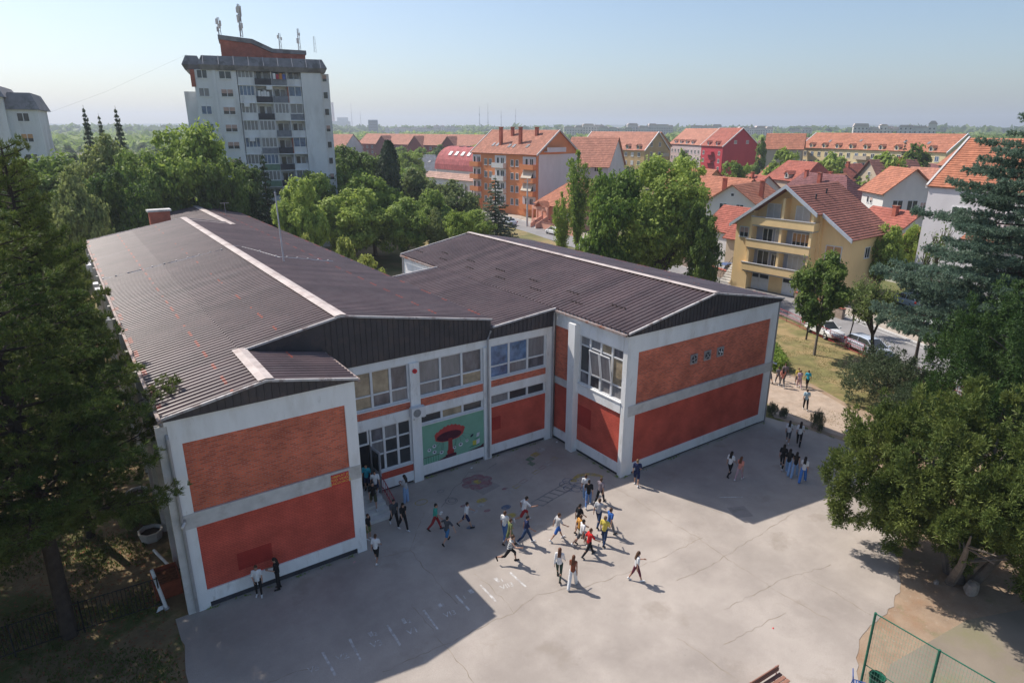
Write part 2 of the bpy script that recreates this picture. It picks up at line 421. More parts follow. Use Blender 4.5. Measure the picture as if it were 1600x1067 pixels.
PEOPLE = [
 ('girl in white tee with raised arm leaning on the front gable wall', 2.32, -.42, -75, 'stand_f', 1.58, 'short', 'brown', 'tee', 'white', 'leggings', 'black', 'white'),
 ('person all in black looking at hands beside the girl leaning on the gable', 3.15, -.42, 200, 'phone', 1.62, 'long', 'dark', 'tee', 'black', 'trousers', 'black', 'black'),
 ('brown-haired girl in white tee and black cropped leggings walking to the steps', 7.45, -1.08, 85, 'walk_f', 1.5, 'short', 'brown', 'tee', 'white', 'cropped', 'black', 'white'),
 ('boy in turquoise tee and navy shorts coming out of the entrance door', 9.22, 4.12, -95, 'stand', 1.62, 'short', 'dark', 'tee', 'turquoise', 'shorts', 'navy', 'black', .6),
 ('boy in black tee and khaki shorts coming down the entrance steps', 8.98, 2.75, -70, 'walk', 1.66, 'short', 'dark', 'tee', 'black', 'shorts', 'khaki', 'white', .3),
 ('boy in white tee and navy shorts on the entrance steps', 9.35, 3.3, -75, 'walk_b', 1.62, 'short', 'dark', 'tee', 'white', 'shorts', 'navy', 'white', .6),
 ('boy in blue-grey tee and dark trousers stepping off the entrance steps', 9.37, 1.09, -60, 'walk', 1.62, 'short', 'dark', 'tee', 'darkgrey', 'trousers', 'black', 'white'),
 ('long-haired girl all in black at the foot of the entrance steps', 9.6, .53, -50, 'walk_f', 1.6, 'long', 'dark', 'tee', 'black', 'trousers', 'black', 'white'),
 ('figure in black half hidden behind the white corner column of the front gable', 7.85, .75, -20, 'stand', 1.45, 'short', 'brown', 'tee', 'black', 'shorts', 'olive', 'white'),
 ('girl in pale top and light blue jeans by the entrance railing', 10.83, 2.77, 150, 'phone', 1.66, 'long', 'dark', 'tee', 'palegrey', 'wide', 'lightjeans', 'palegrey'),
 ('boy in green tee and red trousers carrying a white packet', 10.92, -.4, 0, 'walk', 1.58, 'short', 'dark', 'tee', 'green', 'trousers', 'darkred', 'black'),
 ('boy in dark grey tee and blue shorts with arms spread', 10.87, -1.66, 60, 'arms_out', 1.5, 'short', 'dark', 'tee', 'darkgrey', 'shorts', 'midblue', 'black'),
 ('boy in white tee and navy shorts striding across the shaded yard', 12.31, -1.09, 5, 'stride_b', 1.52, 'short', 'dark', 'tee', 'white', 'shorts', 'navy', 'black'),
 ('boy in white tee and red shorts running at the edge of the shadow', 14.98, -2.33, 25, 'run', 1.6, 'short', 'dark', 'tee', 'white', 'shorts', 'darkred', 'white'),
 ('boy in white tee and jeans, half hidden behind the olive tee', 13.36, -3.01, 60, 'stroll', 1.58, 'short', 'brown', 'tee', 'white', 'trousers', 'jeans', 'white'),
 ('boy in olive tee behind the striped runner', 13.3, -3.55, 30, 'walk_b', 1.52, 'short', 'brown', 'tee', 'olive', 'shorts', 'olive', 'black'),
 ('runner in striped tank top and dark shorts with arms out', 12.52, -4.62, 5, 'run', 1.62, 'short', 'brown', 'tank', 'stripes', 'cropped', 'black', 'black'),
 ('boy in navy tee and navy trousers striding with arms swinging', 14.03, -3.86, 0, 'stride', 1.62, 'short', 'dark', 'tee', 'navy', 'trousers', 'darkjeans', 'white'),
 ('boy in grey tee and blue shorts walking alone into the sun', 15.45, -4.53, 20, 'stride', 1.58, 'short', 'brown', 'tee', 'palegrey', 'shorts', 'blue', 'white'),
 ('boy in black tee and blue jeans at the shadow edge near the corner column', 18.69, -3.09, 80, 'walk_b', 1.62, 'short', 'dark', 'tee', 'black', 'trousers', 'jeans', 'white'),
 ('figure in white top right behind the boy in black tee and blue jeans', 18.95, -2.55, 80, 'stroll', 1.58, 'short', 'brown', 'tee', 'white', 'trousers', 'lightjeans', 'white'),
 ('boy in mauve patterned tee and dark trousers beside the boy in black tee', 19.44, -3.2, 50, 'walk_b', 1.55, 'short', 'brown', 'tee', 'greymauve', 'trousers', 'black', 'black'),
 ('boy in pale grey tee and dark jeans in the sunlit crowd', 17.94, -4.74, 60, 'walk', 1.6, 'short', 'brown', 'tee', 'palegrey', 'trousers', 'darkjeans', 'black'),
 ('girl in black tee and black shorts with bare legs in the sunlit crowd', 16.79, -4.55, 40, 'walk_f', 1.6, 'tail', 'dark', 'tee', 'black', 'shorts', 'black', 'black'),
 ('boy in orange tee, partly hidden behind the boy in white and black shorts', 16.31, -5.2, 40, 'walk', 1.5, 'short', 'brown', 'tee', 'orange', 'shorts', 'khaki', 'black'),
 ('boy in white tee and black shorts waving, left of the red tee', 16.09, -5.61, 20, 'stride_b', 1.56, 'short', 'dark', 'tee', 'white', 'shorts', 'darkgrey', 'white'),
 ('boy in bright red tee and black trousers striding to the right', 15.88, -6.37, 25, 'stride', 1.58, 'short', 'brown', 'tee', 'red', 'trousers', 'black', 'darkgrey'),
 ('boy in yellow tee and dark jeans at the right of the crowd', 17.08, -6.11, 55, 'stroll', 1.6, 'short', 'sandy', 'tee', 'yellow', 'trousers', 'darkjeans', 'black'),
 ('boy in blue tee and grey jeans behind the yellow tee', 17.83, -5.67, 30, 'walk_b', 1.58, 'short', 'brown', 'tee', 'blue', 'trousers', 'grey', 'black'),
 ('long-haired girl in white blouse and dark green leggings seen from behind', 13.69, -6.87, 75, 'walk_f', 1.66, 'long', 'auburn', 'long', 'white', 'leggings', 'darkgreen', 'black'),
 ('long-haired girl in rust top and flared white trousers', 13.86, -7.61, 70, 'walk_phone', 1.64, 'long', 'auburn', 'tank', 'rust', 'wide', 'white', 'white'),
 ('long-haired girl in white top and burgundy leggings walking right on her own', 16.46, -8.9, 5, 'walk_phone', 1.58, 'long', 'brown', 'tee', 'white', 'cropped', 'burgundy', 'white'),
 ('boy in navy and white tee and navy shorts passing the corner column', 22.37, -2.99, 75, 'stroll', 1.64, 'short', 'sandy', 'tee', 'navy', 'shorts', 'navy', 'white'),
 ('girl in white tee and black leggings in the shade of the right gable', 27.58, -5.31, 40, 'walk_f', 1.62, 'long', 'dark', 'tee', 'white', 'leggings', 'black', 'black'),
 ('girl in coral tee and pink trousers in the shade of the right gable', 27.67, -5.91, 45, 'walk_phone', 1.52, 'long', 'auburn', 'tee', 'coral', 'trousers', 'pink', 'white'),
 ('girl all in black, leftmost of the four girls walking away', 30.89, -6.51, 55, 'walk_f', 1.62, 'long', 'dark', 'tee', 'black', 'leggings', 'black', 'white'),
 ('girl in black top and wide light blue jeans, second of the four girls', 30.62, -7.07, 55, 'walk_f', 1.64, 'long', 'dark', 'tee', 'black', 'wide', 'lightjeans', 'white'),
 ('girl in black top and wide pale jeans, third of the four girls', 30.63, -7.5, 55, 'walk_phone', 1.62, 'long', 'dark', 'tank', 'black', 'wide', 'lightjeans', 'white'),
 ('girl in white top and bright blue jeans, rightmost of the four girls', 30.5, -8.1, 55, 'walk_phone', 1.62, 'long', 'dark', 'tee', 'white', 'wide', 'brightblue', 'white'),
 ('girl in white tee and dark shorts walking ahead, left of a pair in white', 34.17, -4.73, 60, 'walk_f', 1.6, 'long', 'dark', 'tee', 'white', 'cropped', 'darkgrey', 'white'),
 ('girl in white tee and black trousers walking ahead, right of a pair in white', 34.48, -5.3, 60, 'walk_f', 1.66, 'long', 'dark', 'tee', 'white', 'trousers', 'black', 'black'),
 ('figure in white top half hidden by the left side of the juniper', 36.4, -7.35, 40, 'walk', 1.6, 'long', 'dark', 'tee', 'white', 'trousers', 'darkjeans', 'white'),
 ('figure in turquoise top seen through the juniper branches', 37.0, -8.2, 40, 'walk_f', 1.55, 'short', 'dark', 'tee', 'cyan', 'trousers', 'darkjeans', 'white'),
 ('boy in pale blue tee and black trousers alone on the gravel path', 39.92, -2.33, 75, 'stroll', 1.6, 'short', 'brown', 'tee', 'paleblue', 'trousers', 'black', 'white'),
 ('small figure in grey behind the coral top on the path', 42.7, 1.8, 90, 'walk', 1.5, 'short', 'dark', 'tee', 'grey', 'trousers', 'grey', 'white'),
 ('figure in coral top and grey trousers on the path near the hedge', 42.35, 1.22, 85, 'walk_f', 1.6, 'long', 'dark', 'tee', 'coral', 'trousers', 'grey', 'white'),
 ('figure in mauve top nearest the hedge on the path', 43.49, 1.76, 85, 'walk_b', 1.62, 'short', 'brown', 'tee', 'greymauve', 'trousers', 'darkgrey', 'white'),
 ('figure in lilac top between yellow and turquoise tops on the path', 43.34, .37, 80, 'walk_f', 1.5, 'short', 'brown', 'tee', 'lilac', 'trousers', 'pink', 'white'),
 ('figure in yellow top on the path', 43.74, .78, 80, 'walk', 1.5, 'short', 'sandy', 'tee', 'yellow', 'shorts', 'grey', 'white'),
 ('figure in turquoise tee and black trousers on the path', 43.83, .0, 80, 'walk_b', 1.52, 'short', 'brown', 'tee', 'cyan', 'leggings', 'black', 'black'),
 ('figure in grey just emerging behind the far corner of the right gable', 42.37, 2.35, 100, 'walk', 1.5, 'short', 'dark', 'tee', 'palegrey', 'shorts', 'grey', 'black'),
]
# ------------------------------------------------------------------ ground, yard, road
def sheet(name, pts, z, m, kind='structure'):
    mb = MB()
    mb.poly([(x, y, z) for x, y in pts])
    o = mb.obj(name, m)
    o['kind'] = kind
    return o
town_ground = mat('town_ground', (.105, .115, .045), .95, .35, .06, dirt=(.22, .18, .10), dscale=.035, damt=(.5, .62))
lawn_m = mat('dry_lawn', (.17, .155, .06), .95, .35, .9, bump=.5, bscale=14, dirt=(.31, .225, .11), dscale=.32, damt=(.45, .6))
park_m = mat('park_lawn', (.16, .15, .06), .95, .3, .3, bump=.5, bscale=14, dirt=(.30, .22, .11), dscale=.10, damt=(.45, .6))
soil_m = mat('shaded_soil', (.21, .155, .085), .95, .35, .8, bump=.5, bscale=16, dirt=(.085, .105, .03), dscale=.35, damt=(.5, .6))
sand_m = mat('sandy_soil', (.32, .235, .165), .95, .18, 1.2, bump=.4, bscale=15, dirt=(.30, .19, .12), dscale=.5, damt=(.5, .68), layers=[((.18, .19, .09), .8, .58, .7, .6), ((.42, .36, .30), 6, .6, .7, .6)])
path_m = mat('gravel_path', (.42, .33, .26), .95, .16, 1.5, bump=.5, bscale=25, dirt=(.34, .25, .18), dscale=.6, damt=(.5, .7))
yard_m = mat('yard_asphalt', (.43, .378, .335), .9, .10, .45, bump=.25, bscale=30, dirt=(.31, .27, .24), dscale=.25, damt=(.42, .68), layers=[((.24, .215, .19), .11, .54, .72, .45), ((.47, .425, .38), 1.6, .56, .70, .22), ((.22, .20, .18), 7, .62, .72, .45), ((.17, .15, .135), .55, 0.66, .76, .32), ((.27, .24, .21), 30, .48, .66, .6), ((.24, .20, .16), .35, .6, .68, .4)])
road_m = mat('road_asphalt', (.26, .25, .25), .9, .12, .5, dirt=(.19, .185, .18), dscale=.3, damt=(.5, .7))
pave_m = mat('pavement', (.40, .345, .29), .9, .15, .6, dirt=(.3, .25, .2), dscale=.4)
court_m = mat('court_asphalt', (.25, .21, .165), .9, .12, .5, dirt=(.22, .205, .12), dscale=.35, damt=(.5, .68), layers=[((.25, .22, .19), 8, .58, .7, .5)])
GR = 6000
sheet('ground', [(-GR, -400), (GR, -400), (GR, GR), (-GR, GR)], -.06, town_ground)
sheet('lawn', [(-40, -40), (46, -40), (54.2, -2.4), (60, 12), (63, 30), (67, 60), (67, 70), (-40, 70)], -.03, lawn_m)
sheet('park_ground', [(-40, 50), (66, 50), (73, 75), (76, 100), (60, 125), (-40, 125)], -.022, park_m)
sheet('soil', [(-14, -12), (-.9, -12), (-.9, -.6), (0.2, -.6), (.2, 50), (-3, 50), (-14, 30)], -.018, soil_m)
sheet('sandy_ground', [(15.5, -33), (16.0, -22), (17, -18), (20, -16), (23, -14), (30, -9), (36.5, -5), (36.5, -3), (38, -1), (41, 2), (46, 4), (45, .3), (43.5, -3.5), (43, -7), (45, -12), (46, -24), (40, -32)], -.014, sand_m)
sheet('path', [(36.9, -1.9), (37.6, -3.4), (37.9, -6.2), (39.5, -7.4), (41.5, -6.6), (42.3, -5), (43.6, -2), (44.9, 1.6), (46.2, 4.4), (46.3, 9), (43.5, 9), (42.2, 4), (40.5, 1.5), (38.5, -.3)], -.009, path_m)
sheet('sports_court', [(18.9, -22), (19.05, -18.3), (21, -17.8), (26, -18.4), (30, -20), (30, -30), (18.5, -30)], -.009, court_m)
YARD = [(-.9, .1), (-.9, -1.3), (-1.1, -4), (-1.6, -9), (-2.2, -16), (-2.5, -32), (15.5, -32), (16.6, -24), (17.3, -19.8), (18.4, -18.2), (20.2, -16.9), (21.6, -16.4), (24.3, -16.3), (26.1, -15.7), (27.6, -14.9), (31, -13.2), (34, -10.8), (36.4, -8.3), (37.4, -6.8), (37.2, -4), (36.5, -1.5), (36, 5), (0, 5), (0, .1)]
_rng0 = random.Random(3)
def ragged(pts, amp, step=.35):
    out = []
    for a, b in zip(pts, pts[1:] + pts[:1]):
        n = max(1, int(math.dist(a, b) / step))
        for k in range(n):
            t = k / n
            s = amp if (k and (a[0] > 14 or a[0] < -.5) and a[1] < -.2) else 0
            out.append((a[0] + (b[0] - a[0]) * t + _rng0.uniform(-s, s), a[1] + (b[1] - a[1]) * t + _rng0.uniform(-s, s)))
    return out
sheet('yard', ragged(YARD, .10), 0.0, yard_m)
patch_m = mat('repair_asphalt', (.30, .27, .25), .92, .12, 1.2, bump=.3, bscale=30, dirt=(.25, .225, .2), dscale=1.2, layers=[((.2, .18, .16), 9, .6, .72, .5)])
for pts in ([(24.3, -8.3), (25.2, -8.7), (25.6, -7.8), (24.7, -7.4)], [(14.6, 1.0), (16.0, 1.3), (15.8, 2.0), (14.5, 1.8)]):
    sheet('yard_patch', ragged(pts, 0.0), .004, patch_m)
near_edge = [(44, -26), (48.6, -14.5), (53.9, -2.3), (59.8, 12), (63.6, 22), (66.2, 40), (69.0, 60), (72.6, 78), (76, 100), (80, 135), (84, 200)]
def offset(line, d):
    out = []
    for i, (x, y) in enumerate(line):
        a = Vector(line[max(0, i - 1)])
        b = Vector(line[min(len(line) - 1, i + 1)])
        t = (b - a).normalized()
        out.append((x + t.y * d, y - t.x * d))
    return out
def strip(name, line, d0, d1, z, m):
    A, B = offset(line, d0), offset(line, d1)
    mb = MB()
    for i in range(len(A) - 1):
        mb.quad((*A[i], z), (*B[i], z), (*B[i + 1], z), (*A[i + 1], z))
    return tag(mb.obj(name, m), kind='structure')
strip('road', near_edge, .5, 7.2, -.012, road_m)
strip('far_pavement', near_edge, 7.25, 10.5, .0, pave_m)
def strip_box(name, line, d0, d1, z0, z1, m):
    A, B = offset(line, d0), offset(line, d1)
    mb = MB()
    for i in range(len(A) - 1):
        mb.add([(*A[i], z0), (*B[i], z0), (*B[i + 1], z0), (*A[i + 1], z0), (*A[i], z1), (*B[i], z1), (*B[i + 1], z1), (*A[i + 1], z1)],
               [(4, 5, 6, 7), (0, 4, 7, 3), (1, 2, 6, 5), (0, 1, 5, 4), (2, 3, 7, 6)])
    return tag(mb.obj(name, m), kind='structure')
strip_box('kerb', near_edge, 7.05, 7.24, -.05, .1, concrete)
mb = MB()
A, B = offset(near_edge, 6.4), offset(near_edge, 6.52)
for i in range(1, len(A) - 1):
    mb.quad((*A[i], -.008), (*B[i], -.008), (*B[i + 1], -.008), (*A[i + 1], -.008))
tag(mb.obj('road_marking', mat('road_paint', (.6, .58, .55), .8, .15, 2)), kind='structure')

# cracks, slab joints and painted marks in the yard
def wobble(pts, amp=.05, step=.4):
    out = []
    for a, b in zip(pts[:-1], pts[1:]):
        n = max(1, int(math.dist(a, b) / step))
        for k in range(n):
            t = k / n
            out.append((a[0] + (b[0] - a[0]) * t + rng.uniform(-amp, amp), a[1] + (b[1] - a[1]) * t + rng.uniform(-amp, amp)))
    out.append(pts[-1])
    return out
def ribbon(mb, pts, w, z, wj=.0, mi=0):
    L, Q = [], []
    for i, p in enumerate(pts):
        a = Vector(pts[max(0, i - 1)])
        b = Vector(pts[min(len(pts) - 1, i + 1)])
        t = (b - a)
        t = t.normalized() if t.length else Vector((1, 0))
        h = w / 2 * (1 + rng.uniform(-wj, wj))
        L.append((p[0] - t.y * h, p[1] + t.x * h, z))
        Q.append((p[0] + t.y * h, p[1] - t.x * h, z))
    for i in range(len(pts) - 1):
        mb.quad(L[i], Q[i], Q[i + 1], L[i + 1], mi)
mb = MB()
for line in CRACKS:
    ribbon(mb, wobble(line, .07, .25), .019, .004, .8)
tag(mb.obj('yard_cracks', mat('crack_dirt', (.26, .215, .165), .95, .3, 3)), kind='structure')
paint_m = mat('worn_paint', (.58, .57, .56), .9, .2, 6, dirt=(.38, .35, .33), dscale=4, damt=(.42, .58))
mb = MB()
for a, b, w in YARD_LINES:
    ribbon(mb, wobble([a, b], .004, .3), w, .005, .25)
def text_mesh(txt, size, name='t'):
    cu = bpy.data.curves.new(name, 'FONT')
    cu.body = txt
    cu.size = size
    cu.align_x = 'CENTER'
    cu.align_y = 'CENTER'
    cu.resolution_u = 3
    o = bpy.data.objects.new(name, cu)
    COL.objects.link(o)
    dg = bpy.context.evaluated_depsgraph_get()
    me = bpy.data.meshes.new_from_object(o.evaluated_get(dg))
    bpy.data.objects.remove(o)
    bpy.data.curves.remove(cu)
    return me
def add_text(mb, txt, size, M4, mi=0):
    me = text_mesh(txt, size)
    mb.add([M4 @ v.co for v in me.vertices], [tuple(p.vertices) for p in me.polygons], mi)
    bpy.data.meshes.remove(me)
for txt, p, s in YARD_TEXT:
    add_text(mb, txt, s, Matrix.Translation((p[0], p[1], .005)) @ Matrix.Rotation(R(-8), 4, 'Z'))
tag(mb.obj('yard_markings', paint_m), kind='structure')

def chalk(name, label, cat, cols, fn):
    mb = MB()
    fn(mb)
    return tag(mb.obj(name, [mat('chalk_' + c, *CH[c]) for c in cols]), label, cat)
CH = {'pink': ((.28, .135, .145), .95, .25, 5, 0, None, .2, 0, (.26, .22, .21), 4, (.45, .6)),
      'black': ((.19, .18, .175), .95, .3, 5, 0, None, .2, 0, (.27, .25, .24), 3, (.45, .6)),
      'yellow': ((.40, .31, .09), .95, .25, 5, 0, None, .2, 0, (.27, .24, .2), 4, (.48, .6)),
      'blue': ((.10, .13, .20), .95, .25, 5, 0, None, .2, 0, (.24, .23, .22), 4, (.48, .6)),
      'green': ((.13, .2, .12), .95, .25, 5, 0, None, .2, 0, (.24, .23, .22), 4, (.48, .6)),
      'white': ((.42, .40, .38), .95, .2, 5, 0, None, .2, 0, (.28, .26, .25), 4, (.48, .6))}
def disc(mb, c, rx, ry, z, mi=0, n=14, a0=0):
    mb.poly([(c[0] + rx * math.cos(2 * math.pi * k / n + a0), c[1] + ry * math.sin(2 * math.pi * k / n + a0), z) for k in range(n)], mi)
def f_flower(mb):
    for k in range(6):
        t = k * math.pi / 3
        disc(mb, (15.1 + .55 * math.cos(t), 2.4 + .5 * math.sin(t)), .42, .36, .006 + k * .001, 0, 14, t)
    disc(mb, (15.1, 2.4), .25, .22, .014, 1)
chalk('chalk_flower', 'big faded pink chalk flower drawn on the asphalt below the mural', 'chalk drawing', ['pink', 'yellow'], f_flower)
def f_ladder(mb):
    a, b = Vector((16.35, -1.1)), Vector((19.2, -.55))
    s = Vector((.75, -1.3))
    for o in (Vector((0, 0)), s):
        ribbon(mb, wobble([tuple(a + o * .45), tuple(b + o * .45)], .02), .09, .006, .4)
    for k in range(7):
        p = a.lerp(b, k / 6)
        ribbon(mb, wobble([tuple(p), tuple(p + s * .45)], .02), .09, .0075, .4)
chalk('chalk_ladder', 'black ladder with rungs drawn on the asphalt', 'chalk drawing', ['black'], f_ladder)
def f_cloud(mb):
    for k, (x, y, r) in enumerate([(19.1, -.65, .33), (19.45, -.45, .3), (19.7, -.75, .32), (19.65, -1.2, .3), (19.3, -1.4, .3), (19.0, -1.1, .3), (19.75, -1.75, .35), (19.5, -2.1, .25)]):
        pts = [(x + r * math.cos(t), y + r * math.sin(t)) for t in [2 * math.pi * i / 16 for i in range(13)]]
        ribbon(mb, pts, .05, .006 + k * .0006, .4)
chalk('chalk_cloud', 'curly blue chalk cloud outline between ladder and yellow arc', 'chalk drawing', ['blue'], f_cloud)
def f_arc(mb):
    pts = [(20.4 + 1.1 * math.cos(t), -1.7 + 1.35 * math.sin(t)) for t in np.linspace(.35, 2.3, 14)]
    ribbon(mb, pts, .3, .006, .3)
chalk('chalk_arc', 'broad yellow chalk arc on the asphalt near the corner column', 'chalk drawing', ['yellow'], f_arc)
def f_hop(mb):
    for k in range(8):
        x, y = 15.9 + k * .62, .35 + k * .22
        ribbon(mb, [(x, y), (x + .45, y + .12), (x + .38, y + .35), (x - .07, y + .23), (x, y)], .04, .006 + .0004 * k, .5, k % 3)
chalk('chalk_hopscotch', 'row of small coloured hopscotch squares leading across the yard', 'chalk drawing', ['white', 'yellow', 'pink'], f_hop)
def f_blocks(mb):
    for k, (x, y, s) in enumerate([(19.0, 2.6, .5), (19.6, 2.9, .55), (20.3, 3.2, .5), (18.8, 2.1, .35)]):
        mb.poly([(x, y, .006 + k * .001), (x + s, y + .15, .006 + k * .001), (x + s - .1, y + .55, .006 + k * .001), (x - .1, y + .4, .006 + k * .001)], (1, 0, 2, 1)[k])
chalk('chalk_blocks', 'green and yellow chalk blocks on the asphalt near the inner corner', 'chalk drawing', ['yellow', 'green', 'white'], f_blocks)
def f_bike(mb):
    for x, y, r in ((12.9, 1.5, .33), (12.95, 1.5, .2)):
        ribbon(mb, [(x + r * math.cos(t), y + r * math.sin(t)) for t in np.linspace(0, 6.3, 18)], .05, .006 + r * .004, .3)
    for (x, y, r, mi) in ((11.5, 2.3, .35, 1), (12.9, 2.7, .2, 0)):
        ribbon(mb, [(x + r * math.cos(t), y + r * .7 * math.sin(t)) for t in np.linspace(0, 6.3, 18)], .05, .0065, .3, mi)
    ribbon(mb, wobble([(12.2, 1.3), (13.5, 2.4), (15.3, 3.6), (16.2, 3.3), (17.2, 3.6)], .1), .04, .005, .5)
tag(chalk('chalk_rings', None, None, ['black', 'yellow'], f_bike), kind='structure')
def f_spots(mb):
    for k, (x, y, rx, ry, c) in enumerate([(14.3, .6, .35, .2, 0), (14.0, -.4, .2, .13, 1), (13.4, -.1, .2, .15, 2), (15.0, -.7, .3, .22, 3), (14.8, -1.5, .3, .2, 0), (13.2, .7, .2, .12, 1), (14.0, .2, .22, .15, 2), (12.5, -1.2, .25, .15, 3), (16.0, .9, .2, .1, 1)]):
        disc(mb, (x, y), rx, ry, .006 + k * .0005, c, 9, k)
tag(chalk('chalk_spots', None, None, ['yellow', 'pink', 'white', 'blue'], f_spots), kind='structure')
# ------------------------------------------------------------------ the school
school = thing('school_building', 'two-storey school with red brick panels in white frames and brown corrugated roofs', 'school building', (0, 0, 0))
def roof_material():
    m = mat('corrugated_roof', (.125, .084, .080), .38, .22, .5, spec=.5, dirt=(.14, .105, .10), dscale=.7, damt=(.5, .75), layers=[((.075, .052, .052), 2.5, .5, .7, .6), ((.20, .12, .09), 5, .66, .74, .5)])
    nt = m.node_tree
    N, L = nt.nodes, nt.links
    b = N['Principled BSDF']
    old = b.inputs['Base Color'].links[0].from_socket
    g = N.new('ShaderNodeNewGeometry')
    sp = N.new('ShaderNodeSeparateXYZ')
    L.new(g.outputs['Position'], sp.inputs[0])
    def math_(op, a, b_=None, c=None):
        n = N.new('ShaderNodeMath')
        n.operation = op
        for k, v in enumerate((a, b_, c)):
            if v is None:
                continue
            if isinstance(v, (int, float)):
                n.inputs[k].default_value = v
            else:
                L.new(v, n.inputs[k])
        return n.outputs[0]
    tot = None
    for u0, hw, th, per_ in ((2.45, .06, .36, 1.9), (14.45, .07, .36, 2.1), (17.3, .09, .42, 3.1), (-.05, .09, .44, 2.6), (5.75, .05, .5, 2.4), (35.5, .15, .46, 2.7), (31.5, .06, .46, 2.4)):
        band = math_('LESS_THAN', math_('ABSOLUTE', math_('SUBTRACT', sp.outputs['X'], u0)), hw)
        n = N.new('ShaderNodeTexNoise')
        n.noise_dimensions = '2D'
        n.inputs['Scale'].default_value = .6
        n.inputs['Detail'].default_value = 2
        cb = N.new('ShaderNodeCombineXYZ')
        L.new(sp.outputs['Y'], cb.inputs[0])
        cb.inputs[1].default_value = u0 * 3.7
        L.new(cb.outputs[0], n.inputs['Vector'])
        dash = math_('LESS_THAN', math_('FRACT', math_('MULTIPLY_ADD', sp.outputs['Y'], 1 / per_, u0)), .5)
        k = math_('MULTIPLY', math_('MULTIPLY', band, dash), math_('GREATER_THAN', n.outputs['Fac'], th))
        tot = k if tot is None else math_('MAXIMUM', tot, k)
    mx = N.new('ShaderNodeMix')
    mx.data_type = 'RGBA'
    L.new(tot, mx.inputs['Factor'])
    L.new(old, mx.inputs['A'])
    mx.inputs['B'].default_value = (.34, .085, .05, 1)
    # sheets differ a little from one another
    wn = N.new('ShaderNodeTexWhiteNoise')
    wn.noise_dimensions = '1D'
    L.new(math_('FLOOR', math_('MULTIPLY', sp.outputs['Y'], 1.0)), wn.inputs['W'])
    mr = N.new('ShaderNodeMapRange')
    mr.inputs['To Min'].default_value = .85
    mr.inputs['To Max'].default_value = 1.18
    L.new(wn.outputs['Value'], mr.inputs['Value'])
    mm = N.new('ShaderNodeMix')
    mm.data_type = 'RGBA'
    mm.blend_type = 'MULTIPLY'
    mm.inputs['Factor'].default_value = 1
    L.new(mx.outputs['Result'], mm.inputs['A'])
    L.new(mr.outputs['Result'], mm.inputs['B'])
    L.new(mm.outputs['Result'], b.inputs['Base Color'])
    return m
roof_m = roof_material()

def corr(name, u0, z0, u1, z1, v0, v1, parent, per=.36, h=.10, label=None):
    n = int((v1 - v0) / per)
    prof = []
    for k in range(n):
        y = v0 + k * per
        prof += [(y, 0), (y + .13, 0), (y + .165, .8 * h), (y + .23, h), (y + .265, h), (y + .325, .8 * h)]
    prof.append((v0 + n * per, 0))
    prof.append((v1, 0))
    P = np.array(prof)
    V, F = [], []
    cols = 3
    for c in range(cols):
        t = c / (cols - 1)
        V.append(np.stack([np.full(len(P), u0 + (u1 - u0) * t), P[:, 0], z0 + (z1 - z0) * t + P[:, 1]], 1))
    m = len(P)
    for c in range(cols - 1):
        i = np.arange(m - 1)
        F.append(np.stack([c * m + i, (c + 1) * m + i, (c + 1) * m + i + 1, c * m + i + 1], 1))
    return link(name, npmesh(name, np.concatenate(V), np.concatenate(F), roof_m), parent)

# --- core walls
mb = MB()
mb.box(.35, 7.1, .35, 4.7, 0, 8.6)
mb.box(.35, 17.15, 5.1, 48.6, 0, 8.7)
mb.box(8.1, 17.15, 48.6, 66.5, 0, 8.7)
mb.box(17.15, 22.6, 5.1, 19.15, 0, 8.2)
mb.box(22.5, 35.35, -1.55, 25.75, 0, 8.55)
mb.box(7.1, 7.44, .3, 4.45, 0, 8.65)               # side of the front block
mb.box(22.17, 22.49, 19.16, 25.8, 0, 8.62)
mb.box(35.36, 35.66, -1.55, 25.8, 0, 8.62)
mb.obj('wall', plaster, school)

def panels(plane, c, lst, parent=school):
    """raised frame pieces and recessed brick, given along the wall: (kind, a0, a1, z0, z1, out)"""
    by = []
    for kind, a0, a1, z0, z1, out in lst:
        mb = MB()
        by.append((kind, mb))
        if plane == 'v':
            mb.box(a0, a1, c - out, c + .3, z0, z1)
        else:
            mb.box(c - out, c + .3, a0, a1, z0, z1)
    return by
P_ = plaster
def put(by, names):
    for k, mb in by:
        mb.obj(*names[k], school)
NAMES = {'frame': ('concrete_frame', plaster), 'raw': ('brick_panel', brick_raw), 'paint': ('painted_brick_panel', brick_painted),
         'base': ('base_course', dark_base), 'band': ('floor_band', concrete), 'patch': ('paint_patch', brick_patch)}
# gable A
put(panels('v', 0, [
    ('frame', 0, .42, .28, 7.66, .0), ('frame', 6.92, 7.44, .28, 7.66, .0), ('frame', .0, .47, 0, .28, .0), ('frame', 6.98, 7.44, 0, .28, .0),
    ('frame', 0, 7.44, 7.66, 8.72, .004), ('frame', .42, 6.92, .28, .88, -.004),
    ('raw', .42, 6.92, 4.6, 7.66, -.07), ('base', .47, 6.98, 0, .28, -.09)]), NAMES)
put(panels('v', 0, [('band', 0, 7.44, 3.94, 4.6, .025), ('paint', .42, 6.92, .88, 3.94, -.07)]), NAMES)
put(panels('v', 0, [('patch', 1.74, 3.17, 1.26, 2.08, -.065)]), NAMES)
